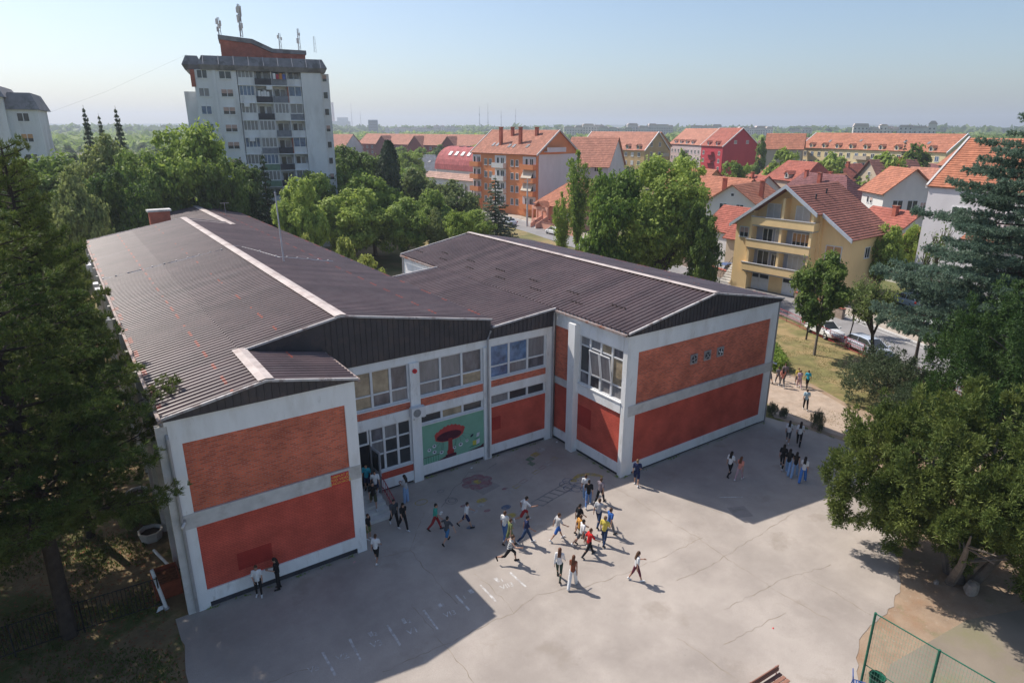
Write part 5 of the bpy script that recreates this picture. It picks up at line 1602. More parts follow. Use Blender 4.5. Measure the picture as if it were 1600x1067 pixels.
# --- yellow house with balconies by the street
def yellow_house():
    w, d = 14.0, 11.0
    t = thing('yellow_house', 'ochre yellow gabled house with three stacked balconies facing the street', 'house', (67.75, 26.0, 0), R(-87))
    ax, za, zl, zr_ = 6.4, 12.98, 8.27, 7.8
    mb = MB()
    def ztop(x):
        return zl + (za - zl) * x / ax if x < ax else za - (za - zr_) * (x - ax) / (13.9 - ax)
    mb.prism([(0, -.05), (10.4, -.05), (10.4, ztop(10.4) - .15), (ax, za - .15), (0, zl - .1)], 1.35, d, 'y')
    mb.prism([(0, -.05), (2.2, -.05), (2.2, ztop(2.2) - .15), (0, zl - .1)], .4, 1.35, 'y')
    mb.prism([(10.4, -.05), (13.8, -.05), (13.8, zr_ - .1), (10.4, ztop(10.4) - .15)], 1.8, d, 'y')
    for x in (2.2, 6.2, 9.9):
        mb.box(x - .15, x + .15, .1, 1.35, 2.6, min(ztop(x) - .5, 11.5))
    mb.obj('wall', w_yellow, t)
    mb = MB()
    for z0, z1 in ((2.75, 5.35), (5.6, 8.1)):
        mb.box(2.35, 6.05, 1.3, 1.348, z0, z1)
        mb.box(6.35, 9.75, 1.3, 1.348, z0, z1)
    mb.obj('balcony_back_wall', w_grey, t)
    mb = MB()
    slope(mb, (-.5, d + .4, zl - .4), (-.5, -.35, zl - .4), (ax, d + .4, za), (ax, -.35, za), .36, .06)
    slope(mb, (10.6, -.35, ztop(10.6)), (10.6, d + .4, ztop(10.6)), (ax, -.35, za), (ax, d + .4, za), .36, .06)
    slope(mb, (14.3, .9, ztop(14.3)), (14.3, d + .4, ztop(14.3)), (10.6, .9, ztop(10.6) - .001), (10.6, d + .4, ztop(10.6) - .001), .36, .06)
    ro = mb.obj('roof', tile('tile_brownred', (.30, .125, .095)), t)
    m2 = MB()
    for x, y in ((8.0, 6), (8.6, 2.6)):
        m2.lathe([(.09, 0), (.09, .5), (.13, .5), (.13, .6), (.01, .62)], (x, y, ztop(x) + .02), 8)
    m2.obj('vent_pipe', dark_base, ro)
    m2 = MB()
    for a, b, y in (((-.5, zl - .4), (ax, za), -.4), ((ax, za), (10.6, ztop(10.6)), -.4), ((10.6, ztop(10.6)), (14.3, ztop(14.3)), .85)):
        a, b = Vector((a[0], y, a[1])), Vector((b[0], y, b[1]))
        m2.add([a + Vector((0, -.06, -.28)), a + Vector((0, -.06, .12)), b + Vector((0, -.06, .12)), b + Vector((0, -.06, -.28)), a + Vector((0, .12, -.28)), a + Vector((0, .12, .12)), b + Vector((0, .12, .12)), b + Vector((0, .12, -.28))],
               [(0, 1, 2, 3), (1, 5, 6, 2), (0, 3, 7, 4), (4, 7, 6, 5), (0, 4, 5, 1), (3, 2, 6, 7)])
    m2.obj('verge_board', mat('verge_blue', (.50, .53, .58), .6, .1, 2), t)
    for x0, x1, zt in ((1.55, 9.8, 3.45), (1.85, 10.1, 6.35), (2.3, 10.3, 9.15)):
        m2 = MB()
        m2.box(x0, x1, -.1, .04, zt - 1.0, zt - .08)
        m2.box(x0, x0 + .14, .04, 1.3, zt - 1.0, zt - .08)
        m2.box(x1 - .14, x1, .04, 1.3, zt - 1.0, zt - .08)
        b = m2.obj('balcony', w_yellow, t)
        m2 = MB()
        m2.box(x0 - .05, x1 + .05, -.16, .08, zt - .08, zt)
        m2.obj('railing_cap', mat('cap_grey', (.5, .5, .52), .6, .1, 2), b)
        m2 = MB()
        m2.box(x0 + .14, x1 - .14, .04, 1.3, zt - 1.2, zt - 1.0)
        m2.obj('balcony_floor', concrete, b)
    win(t, 3.9, 1.3, 6.0, 0, 1.4, 1.7, 'w')
    win(t, 5.3, 1.3, 5.6, 0, .9, 2.1, 's')
    win(t, 8.2, 1.3, 5.7, 0, 2.2, 1.9, 'o')
    win(t, 3.6, 1.3, 2.75, 0, 1.6, 2.2, 'w')
    win(t, 5.2, 1.3, 3.2, 0, 1.0, 1.5, 'w')
    win(t, 8.2, 1.3, 2.75, 0, 2.6, 2.2, 's')
    win(t, 4.3, 1.35, 8.6, 0, 1.8, 2.1, 's')
    win(t, 8.0, 1.35, 8.6, 0, 1.8, 2.1, 's')
    win(t, 1.2, .4, 6.4, 0, 1.3, 1.3, 'p')
    win(t, 12.0, 1.8, 4.6, 0, 1.9, 2.0, 'o')
    win(t, 13.8, 6, 5, R(90), 1.2, 1.3, 'w')
    for x, ww in ((2.9, 1.0), (4.1, 1.3), (7.4, 1.6), (9.2, 1.3)):
        m2 = MB()
        m2.box(x - ww / 2, x + ww / 2, 1.27, 1.345, .02, 2.15)
        g = m2.obj('garage_door', white_frame, t)
        m2 = MB()
        m2.box(x - ww / 2 + .08, x + ww / 2 - .08, 1.255, 1.268, 1.5, 2.05)
        m2.obj('pane', glass_dark, g)
yellow_house()

# --- orange apartment block
def orange_block():
    w, d, ze, zr = 22.4, 13.5, 14.0, 18.9
    t = house('apartment_block', 'orange and white four-storey apartment block with big tiled roof behind the pink house', 'apartment block', 84.36, 116.3, -82, w, d, ze, zr, w_orange, t_pink, 'x',
              over=.5, chim=[(9, 5), (17, 5.2), (8.0, 2.2), (14.3, 2.6)], sky=[(5.5, 1.6), (7, 1.6), (11.5, 1.3), (13.0, 1.3), (17.5, 1.4)], verge=mat('verge_grey', (.5, .48, .47), .7, .1, 2),
              wins=[('F', [4.9, 6.7], [2.2, 5.1, 8.0, 10.9], 1.0, 1.5, 'w'), ('F', [14.3, 16.0], [2.2, 5.1, 8.0, 10.9], 1.0, 1.5, 'w'), ('R', [7.8, 11.0], [2.4, 5.3, 8.2, 11.1], 1.3, 1.4, 'wp')])
    mb = MB()
    mb.box(w + .003, w + .12, .5, d - .3, 0, ze - .3)
    mb.obj('grey_side_wall', w_pale, t)
    for k, z in enumerate((1.9, 4.8, 7.7, 10.6)):
        for x0, x1, m in ((8.2, 12.3, w_white), (17.8, 22.2, w_orange), (0.0, 3.2, w_orange)):
            mb = MB()
            mb.box(x0, x1, -1.1, 0, z - .15, z)
            mb.box(x0, x1, -1.1, -1.0, z, z + .95)
            mb.box(x0, x0 + .1, -1.0, 0, z, z + .95)
            mb.box(x1 - .1, x1, -1.0, 0, z, z + .95)
            b = mb.obj('balcony', m, t)
            mb = MB()
            mb.box(x0 + .1, x1 - .1, -.05, -.002, z, z + 2.6)
            mb.obj('balcony_back_wall', w_pale, b)
            win(b, (x0 + x1) / 2 - .8, -.05, z + .1, 0, .9, 2.1, 'w')
            win(b, (x0 + x1) / 2 + .8, -.05, z + .8, 0, 1.2, 1.4, 'w')
    for z in (7.0, 4.2):
        mb = MB()
        mb.add([(18.3, -1.15, z + 1.6), (21.6, -1.15, z + 1.6), (21.6, -.1, z + 3.3), (18.3, -.1, z + 3.3), (18.3, -1.15, z + 1.66), (21.6, -1.15, z + 1.66), (21.6, -.1, z + 3.36), (18.3, -.1, z + 3.36)],
               [(0, 1, 2, 3), (4, 7, 6, 5), (0, 4, 5, 1), (1, 5, 6, 2), (3, 2, 6, 7), (0, 3, 7, 4)])
        mb.obj('awning', mat('awning_cloth', (.6, .52, .42), .9, .1, 3), t)
    mb = MB()
    mb.box(w + .12, w + 1.3, 2.0, 8.0, 14.2, 14.35)
    mb.box(w + 1.2, w + 1.3, 2.0, 8.0, 14.35, 15.2)
    mb.obj('roof_terrace', w_pale, t)
orange_block()
house('side_wing', 'grey-white gabled wing attached behind the orange apartment block', 'apartment block', 106.5, 108.5, -60, 12, 14, 10.5, 17.2, w_pale, t_pink, 'x', wins=[('F', [3, 9], [3, 6, 9], 1.2, 1.4, 'w'), ('R', [5, 10], [5, 8], 1.2, 1.4, 'w')], course=.6)

# --- pink house with arched porch
def pink_house():
    t = house('pink_house', 'salmon pink villa with arched porch and orange tiled roof beside the orange block', 'house', 82.05, 86.9, -94, 14, 15, 4.5, 9.3, w_pink, t_orange, 'x', hip=.28, over=.5,
              wins=[('F', [9.5, 12], [1.6], 1.2, 1.6, 'w')], course=.42)
    mb = MB()
    mb.box(1.0, 7.0, -1.8, 0, .0, 1.3)
    for x in (1.2, 3.0, 4.8, 6.8):
        mb.box(x - .15, x + .15, -1.75, -1.45, 1.3, 3.3)
    mb.box(1.05, 6.95, -1.75, -1.45, 3.3, 3.9)
    for xa, xb in ((1.35, 2.85), (3.15, 4.65), (4.95, 6.65)):
        c, r = (xa + xb) / 2, (xb - xa) / 2
        pts = [(xa, 3.3), (xa, 2.7)] + [(c - r * math.cos(a), 2.7 + .6 * math.sin(a)) for a in np.linspace(0, math.pi, 9)] + [(xb, 3.3)]
        for i in range(1, len(pts) - 2):
            mb.prism([(pts[i][0], pts[i][1]), (pts[i + 1][0], pts[i + 1][1]), (pts[i + 1][0], 3.3), (pts[i][0], 3.3)], -1.7, -1.5, 'y')
    mb.obj('porch', w_pink, t)
    mb = MB()
    slope(mb, (2.5, 0, 3.95), (2.5, -2.2, 3.95), (4.2, 0, 5.1), (4.2, -2.2, 5.1))
    slope(mb, (5.9, -2.2, 3.95), (5.9, 0, 3.95), (4.2, -2.2, 5.1), (4.2, 0, 5.1))
    mb.obj('porch_roof', t_orange, t)
    mb = MB()
    for k in range(7):
        mb.box(4.9, 6.6, -1.8 - .35 * (k + 1), -1.8 - .35 * k, 0, 1.3 - .18 * (k + 1) + .0)
    mb.obj('porch_steps', concrete, t)
    for x in (4.75, 6.65):
        mb = MB()
        mb.prism([(-4.4, 0), (-1.8, 0), (-1.8, 2.2), (-4.4, .9)], x, x + .15, 'x')
        mb.obj('stair_wall', w_pink, t)
pink_house()

# --- white building at the right edge
t = house('white_house', 'tall white-walled house with bright orange roof behind the cedar', 'house', 78.6, 9.0, -95, 20, 13, 13.4, 18.3, w_pale, tile('tile_bright', (.42, .165, .095)), 'x', over=.25, wins=[('F', [3.6, 9], [10.0], 1.6, 1.3, 'w'), ('L', [6], [8], 1.2, 1.4, 'w')], course=.36, verge=mat('verge_grey', (.5, .48, .47), .7, .1, 2))
mb = MB()
slope(mb, (5.5, -2.6, 8.3), (12, -2.6, 8.3), (5.5, 0, 9.6), (12, 0, 9.6))
mb.obj('canopy_roof', t_orange, t)

# --- further blocks
house('ochre_block', 'long ochre apartment block with dormers in its orange roof', 'apartment block', 167.5, 173.9, -86, 32, 13, 12.4, 18.2, w_sand, t_pink, 'x', course=.7,
      wins=[('F', span(1, 31, 10), [1.5, 4.3, 7.1, 9.9], 1.2, 1.4, 'wcs'), ('R', [3.5, 8], [4.3, 7.1, 10, 13.2], 1.2, 1.5, 'w')], dorm=[(6, 12.3), (12, 12.3), (24, 12.3), (29, 12.3)], balc=[('F', 16, 20, 4.0, 1.2, w_sand), ('F', 16, 20, 7.0, 1.2, w_beige), ('F', 16, 20, 10, 1.2, w_brickd), ('R', 8.5, 12, 10, 1.2, w_beige)], verge=white_frame)
house('pink_block', 'lilac pink apartment block joined to the crimson one', 'apartment block', 219.8, 176.1, -112, 28, 14, 13.5, 19.4, w_lilac, t_pink, 'x', course=.7,
      wins=[('F', span(1, 27, 9), [4.3, 7.1, 9.9], 1.3, 1.4, 'w')], dorm=[(5, 13.3), (10, 13.3), (15, 13.3), (20, 13.3)], balc=[('F', 12, 16, 7, 1.2, w_white), ('F', 12, 16, 10, 1.2, w_lilac)])
house('crimson_block', 'deep crimson apartment block with blank gable wall', 'apartment block', 209.2, 150.3, -110, 15.2, 15, 13.4, 19.6, w_crim, t_red, 'x', course=.7, verge=white_frame,
      wins=[('F', [2, 13], [1.5, 4.3, 7.1, 9.9], 1.3, 1.4, 'w'), ('R', [5, 10], [14], 1.1, 1.2, 'c')], dorm=[(5, 13.2), (11, 13.2)], balc=[('F', 5, 9.5, 4.0, 1.3, w_crim), ('F', 5, 9.5, 7, 1.3, w_crim), ('F', 5, 9.5, 10, 1.3, w_crim)])
house('cream_block', 'very long cream apartment block with row of dormers near the horizon', 'apartment block', 221.5, 116, -102, 54, 14, 13.2, 18.0, w_cream, t_orange, 'x', course=.8, verge=white_frame,
      wins=[('F', span(1, 53, 17), [1.5, 4.5, 7.4, 10.3], 1.3, 1.5, 'wbw')], dorm=[(u, 13.0) for u in span(2, 52, 9)], balc=[('F', 24, 29, 4.2, 1.4, w_beige), ('F', 24, 29, 7.1, 1.4, w_brickd), ('F', 24, 29, 10, 1.4, w_beige)], sky=[(10, 2.5), (22, 3), (38, 3), (46, 2.6)])
house('cream_corner_block', 'sand-coloured gabled block at the left end of the long cream one', 'apartment block', 214, 124, -150, 13, 12, 13.0, 17.8, w_beige, t_orange, 'y', course=.8, wins=[('F', [3, 9], [4.5, 7.4, 10.3, 13.2], 1.4, 1.5, 'w')])
tr = house('red_terrace', 'long dark red terrace with salmon roof and pointed gables left of the orange block', 'terrace', 150, 352, -72, 95, 14, 11.0, 16.2, w_brickd, t_pink, 'x', course=1.0,
      wins=[('F', span(1, 94, 22), [5.5, 8.3], 1.4, 1.4, 'w')])
for u in (22, 48, 72):
    mb = MB()
    mb.prism([(u - 6, 9.5), (u + 6, 9.5), (u, 15)], -1.5, 5, 'y')
    mb.box(u - 6, u + 6, -1.5, 0, 0, 9.5)
    mb.obj('gable_front', w_brickd, tr)
    mb = MB()
    slope(mb, (u - 6.6, 5, 9.2), (u - 6.6, -2, 9.2), (u, 5, 15.4), (u, -2, 15.4), 1.0)
    slope(mb, (u + 6.6, -2, 9.2), (u + 6.6, 5, 9.2), (u, -2, 15.4), (u, 5, 15.4), 1.0)
    mb.obj('gable_roof', t_pink, tr)
def curved_house():
    t = thing('curved_roof_house', 'white house with barrel-shaped crimson roof and a row of skylights', 'house', (88.6, 143.5, 0), R(-84))
    mb = MB()
    mb.box(0, 22, 0, 12, 0, 8.3)
    arc = [(6 - 6.2 * math.cos(a), 8.3 + 6.0 * math.sin(a)) for a in np.linspace(0, math.pi, 15)]
    mb.prism(arc[1:-1] , .1, 21.9, 'x')
    mb.box(-3, 25, -2, 0, 0, 6.3)
    mb.obj('wall', w_white, t)
    mb = MB()
    for (a, b) in zip(arc[:-1], arc[1:]):
        for x0, x1 in ((-.3, 22.3),):
            mb.add([(x0, a[0], a[1]), (x1, a[0], a[1]), (x1, b[0], b[1]), (x0, b[0], b[1]), (x0, a[0], a[1] + .15), (x1, a[0], a[1] + .15), (x1, b[0], b[1] + .15), (x0, b[0], b[1] + .15)],
                   [(0, 3, 2, 1), (4, 5, 6, 7), (0, 1, 5, 4), (1, 2, 6, 5), (2, 3, 7, 6), (3, 0, 4, 7)])
    ro = mb.obj('roof', t_crim, t)
    for row, (k, n) in enumerate(((3, 6), (6, 5))):
        a, b = Vector((0, *arc[k])), Vector((0, *arc[k + 1]))
        for x in span(4, 21, n):
            mb = MB()
            nn = (b - a).cross(Vector((1, 0, 0))).normalized()
            nn = -nn if nn.z < 0 else nn
            p = [a + Vector((x - .6, 0, 0)) + nn * .16, a + Vector((x + .6, 0, 0)) + nn * .16, b + Vector((x + .6, 0, 0)) + nn * .16, b + Vector((x - .6, 0, 0)) + nn * .16]
            mb.add(p + [q + nn * .12 for q in p], [(4, 5, 6, 7), (0, 1, 5, 4), (1, 2, 6, 5), (2, 3, 7, 6), (3, 0, 4, 7)])
            mb.obj('skylight', white_frame if row == 0 else dark_base, ro)
    mb = MB()
    slope(mb, (-3.4, -2.5, 6.1), (25.4, -2.5, 6.1), (-3.4, 0, 7.6), (25.4, 0, 7.6), .6)
    mb.obj('porch_roof', tile('tile_dusty', (.42, .27, .22)), t)
    for x in span(-2.5, 24.5, 9):
        win(t, x, -2, 2.8, 0, 1.3, 1.9, 'w')
curved_house()
house('grey_roofed_house', 'low house with slate grey hipped roof among the trees', 'house', 88.5, 165, -58, 13, 12, 7.4, 11.4, w_pale, t_grey, 'x', hip=.42, over=.8, wins=[('F', [3, 7, 10], [4.5], 1.2, 1.4, 'w')], course=.6, sky=[(5, 2.5), (8, 2.5)])
house('gabled_house', 'white gabled house with orange roof left behind the yellow house', 'house', 98.3, 55.3, -78, 9.5, 12, 6.6, 9.7, w_white, t_orange, 'y', over=.6, course=.42, chim=[(8.2, 4.5), (.2, 6)], wins=[('F', [3.2, 6.4], [4.4], 1.5, 1.9, 'w'), ('F', [4.8], [7.6], .7, .6, 'w')])
house('orange_roofed_house', 'white two-storey house with plain orange roof right behind the yellow house', 'house', 121.9, 39.0, -128, 8.2, 9, 9.0, 12.8, w_white, t_orange, 'x', over=.7, course=.42, skew=.5,
      wins=[('F', [2.6, 3.9], [6.5], .9, 1.2, 'wp'), ('R', [2.5, 5], [5.6], 1.8, 1.9, 'w'), ('R', [6.8], [5.8], 1.0, 1.4, 'p'), ('R', [3, 6], [1.0], 2.0, 2.2, 'w')])
house('salmon_roofed_house', 'low house with broad salmon roof behind the white orange-roofed house', 'house', 147, 45.5, -104, 13, 9, 7.9, 11.6, w_beige, t_pink, 'x', course=.45, chim=[(9.5, 3)], wins=[('F', [3, 6, 9], [5], 1.2, 1.3, 'w')])
house('small_grey_house', 'small grey gabled house tucked between two orange roofs', 'house', 139, 37.5, -112, 6, 8, 5.6, 8.2, w_bluegrey if False else w_grey, t_brown, 'y', course=.5, wins=[('F', [2, 4], [3], 1.2, 1.3, 'w')])
house('maroon_roofed_house', 'wide house with maroon roof and small dormer right above the white gabled house', 'house', 131, 63, -104, 15, 11, 5.8, 10.2, w_beige, t_purple, 'x', hip=.15, course=.45, dorm=[(7, 6.2)], chim=[(4, 4)])
house('maroon_hipped_house', 'maroon hipped-roof house with pale chimney behind the yellow roof', 'house', 122, 57, -95, 16, 10, 6.2, 10.4, w_beige, t_purple, 'x', hip=.28, course=.45, chim=[(7.5, 3)], sky=[(11, 2)])
house('red_dormer_house', 'house with brick-red roof and one dormer behind the maroon roofs', 'house', 151, 80, -108, 13, 11, 7.4, 11.6, w_beige, t_red, 'x', hip=.12, course=.5, dorm=[(8, 7.6)])
house('brown_peak_house', 'beige house with steep brown gable in front of the cream block', 'house', 166.5, 64.5, -120, 10, 11, 7.8, 12.2, w_beige, t_brown, 'y', hip=.0, over=.6, course=.5, chim=[(7, 6)], wins=[('F', [5], [8.0], 1.0, 1.3, 'w')])
house('orange_roofed_cottage', 'small house with orange roof at the right end of the cream block', 'house', 182, 52.5, -118, 9, 10, 11.0, 15.0, w_white, t_orange, 'x', course=.5)
house('low_red_house', 'low house under a bright red roof between the big tree and the yellow house', 'house', 80.3, 41.0, -95, 8, 9, 4.8, 7.9, w_pale, t_red, 'x', course=.4)
house('red_lean_house', 'small dark red tiled house just behind the yellow house on the left', 'house', 77, 34.0, -90, 6.5, 8, 4.6, 7.6, w_beige, t_red, 'x', course=.4)
house('hipped_annex', 'small outbuilding with orange hipped roof right behind the yellow house', 'house', 88, 17.5, -100, 7, 7, 4.4, 7.0, w_white, t_orange, 'x', hip=.35, course=.38)
house('brown_zigzag_house', 'long low maroon-roofed building with zigzag gables near the horizon', 'building', 268, 166, -96, 24, 12, 11.6, 15.8, w_beige, t_purple, 'x', course=.8)
house('orange_roofed_block', 'orange-roofed block glimpsed between the ochre and pink blocks', 'apartment block', 205, 196, -95, 24, 12, 12.5, 18.0, w_sand, t_pink, 'x', course=.8)
house('orange_roofed_house', 'orange-roofed house half hidden behind the tall poplars', 'house', 118, 88, -95, 14, 12, 6, 10.5, w_sand, t_orange, 'x', course=.5)
house('orange_roofed_house', 'orange-roofed house hidden behind the big round tree', 'house', 108, 70, -95, 13, 12, 6, 9.8, w_beige, t_orange, 'x', course=.5)
house('pale_gable_house', 'pale gabled house at the left end of the red terrace', 'house', 142, 356, -150, 16, 14, 9.5, 16, w_pale, t_pink, 'y', course=1, wins=[('F', [5, 11], [5, 8, 11], 1.4, 1.4, 'w')])
for k, (x, y, w, d, ze, zr, rot, wl, rf, rg, lab) in enumerate((
        (139, 83, 11, 9, 5.0, 8.6, -112, w_white, t_red, 'x', 'red-roofed cottage behind the maroon roofs, left one'), (149, 69, 10, 9, 5.2, 9.0, -100, w_beige, t_orange, 'y', 'orange-roofed cottage between the maroon roofs and the cream block'),
        (113, 49.5, 9, 8, 4.6, 7.6, -95, w_white, t_brown, 'x', 'brown-roofed cottage tucked behind the right side of the yellow house'), (158, 52, 10, 9, 6.0, 9.4, -108, w_cream, t_red, 'x', 'red-roofed cottage behind the salmon roof'),
        (141, 52, 8, 8, 5.0, 8.4, -102, w_white, t_brown, 'y', 'small brown gabled cottage left of the salmon roof'), (124, 80, 10, 9, 5.0, 8.4, -105, w_beige, t_red, 'x', 'dark red cottage roof left of the red dormer house'),
        (113, 78, 10, 9, 4.6, 7.8, -98, w_white, t_orange, 'x', 'orange cottage roof peeping over the right edge of the round tree'), (104, 30.5, 9, 8, 4.6, 7.4, -110, w_white, t_red, 'x', 'red cottage roof between the yellow house and the white two-storey house'),
        (112, 24, 9, 8, 4.4, 7.2, -112, w_beige, t_brown, 'x', 'brown-red cottage roof in front of the small grey house'), (164, 92, 12, 9, 6.0, 9.6, -104, w_cream, t_orange, 'x', 'orange-roofed cottage before the left end of the cream block'),
        (176, 80, 10, 9, 6.4, 10.2, -100, w_white, t_red, 'y', 'red gabled cottage before the cream block'), (186, 66, 11, 9, 7.0, 10.8, -106, w_beige, t_purple, 'x', 'maroon-roofed cottage just below the cream block'),
        (172, 46, 10, 9, 7.4, 11.0, -112, w_white, t_orange, 'x', 'orange-roofed cottage right of the brown-peaked house'))):
    house('cottage', lab, 'house', x, y, rot, w, d, ze, zr, wl, rf, rg, over=.5, course=.5, chim=[(w * .6, d * .35)], wins=[('F', [w * .25, w * .7], [2.2], 1.2, 1.3, 'w')], group='small tiled cottages in the town')
q = random.Random(44)
for k in range(26):                      # small red roofs scattered through the far town
    az = R(q.uniform(20, 31) if k < 11 else q.uniform(50, 70))
    dd = q.uniform(420, 800) if k < 11 else q.uniform(260, 560)
    house('town_house', 'small red-roofed house far off among the trees left of the terrace' if k < 11 else 'small red-roofed house far off among the trees on the right', 'house', -2 + dd * math.sin(az), -25.8 + dd * math.cos(az), q.uniform(-130, -60), q.uniform(10, 16), q.uniform(9, 12), q.uniform(5, 8), q.uniform(9.5, 12.5), q.choice([w_white, w_beige, w_cream]), q.choice([t_orange, t_pink, t_red, t_orange, t_purple]), q.choice('xy'), hip=q.choice([0, 0, .2]), course=1.2,
          group='far houses left of the terrace' if k < 11 else 'far houses on the right')

# --- far grey apartment rows, power station, masts
w_far, w_far2 = mat('far_concrete', (.66, .61, .57), .9, .1, .1), mat('far_roof', (.55, .47, .43), .9, .1, .1)
def far_block(name, label, az, dist, w, h, rot, storeys, m=None, group=None):
    x, y = -2 + dist * math.sin(R(az)), -25.8 + dist * math.cos(R(az))
    t = thing(name, label, 'building', (x, y, 0), R(rot), group)
    q = random.Random(int(az * 100))
    mb, rb, wb = MB(), MB(), MB()
    x0 = -w / 2
    while x0 < w / 2 - 3:
        ww = min(w / 2 - x0, q.uniform(9, 16))
        hh = h * q.uniform(.72, .92)
        y0 = q.uniform(-2, 2)
        mb.box(x0, x0 + ww - .01, y0, y0 + 13, 0, hh)
        a, b = q.uniform(.5, 2.5), q.uniform(1, 3)
        rb.prism([(x0 - .5, hh + .003), (x0 + ww + .5, hh + .003), (x0 + ww - a, hh + b), (x0 + a, hh + b)], y0 - .5, y0 + 13.5, 'y')
        for s in range(int(hh / 3)):
            for k in range(max(2, int(ww / 3))):
                xx = x0 + ww * (k + .5) / max(2, int(ww / 3))
                wb.box(xx - .55, xx + .55, y0 - .06, y0 - .005, 1 + s * 3, 2.4 + s * 3)
        x0 += ww
    mb.obj('wall', m or w_far, t)
    rb.obj('roof', w_far2, t)
    wb.obj('window_row', glass_dark, t)['kind'] = 'stuff'
for k, (az, dist, w, h) in enumerate([(40.6, 900, 52, 27), (43.2, 880, 44, 24), (46.0, 930, 60, 27), (50.4, 960, 40, 25), (54.2, 1000, 45, 26), (57.5, 980, 26, 23), (62.2, 760, 30, 25), (63.7, 790, 26, 24), (65.2, 740, 30, 26.5)]):
    far_block('distant_block', ('pale distant apartment block just right of the orange roof', 'second distant block from the left along the horizon', 'wide distant block above the ochre roof', 'distant block above the crimson roof', 'distant flat-topped block right of the crimson one',
              'small distant block in the woods', 'left one of three distant blocks above the cream roof', 'middle one of three distant blocks above the cream roof', 'right one of three distant blocks above the cream roof')[k], az, dist, w, h, -az + rng.uniform(-12, 12), 7, group='distant apartment blocks on the horizon')
t = thing('power_station', 'hazy blue power station block on the horizon right of the tower', 'industrial building', (876, 2314, 0), R(-20))
mb = MB()
mb.box(-35, 35, 0, 60, 0, 42)
mb.box(-10, 28, 5, 50, 42, 55)
mb.obj('hall', w_far, t)
mb = MB()
mb.lathe([(5, 0), (3.6, 105), (3.2, 105)], (-22, 20, 0), 10)
mb.obj('smokestack', mat('stack_red', (.4, .25, .24), .9, .1, .1), t)
t = thing('office_tower', 'narrow hazy tower block standing on the horizon', 'tower block', (588, 1353, 0), R(-25))
mb = MB()
mb.box(-10, 10, 0, 14, 0, 36)
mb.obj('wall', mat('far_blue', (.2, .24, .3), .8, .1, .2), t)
mb = MB()
for s in range(10):
    mb.box(-9, 9, -.3, -.01, 3 + s * 3.2, 4.6 + s * 3.2)
mb.obj('window_row', glass_dark, t)
for k, (az, dist, w, h) in enumerate([(25.8, 1500, 90, 24), (27.3, 1450, 70, 20), (29.2, 1500, 60, 25)]):
    far_block('distant_hall', ('hazy long block right of the horizon tower', 'low hazy hall on the horizon', 'hazy block above the red terrace')[k], az, dist, w, h, -az, 5, group='hazy buildings on the left horizon')
for k, (az, dist, h) in enumerate([(31.9, 1800, 75), (32.6, 1800, 80), (33.7, 1900, 68), (34.9, 1900, 72), (21.5, 2300, 95), (22.2, 2300, 70)]):
    t = thing('radio_mast', 'thin radio mast on the far horizon', 'mast', (-2 + dist * math.sin(R(az)), -25.8 + dist * math.cos(R(az)), 0), 0, 'radio masts on the horizon')
    mb = MB()
    mb.tube([(0, 0, 0), (0, 0, h)], [1.2, .4], 4)
    for z in (h * .4, h * .7):
        mb.tube([(0, 0, z), (0, 0, z + 2)], 1.3, 5)
    mb.obj('lattice_pole', zinc, t)
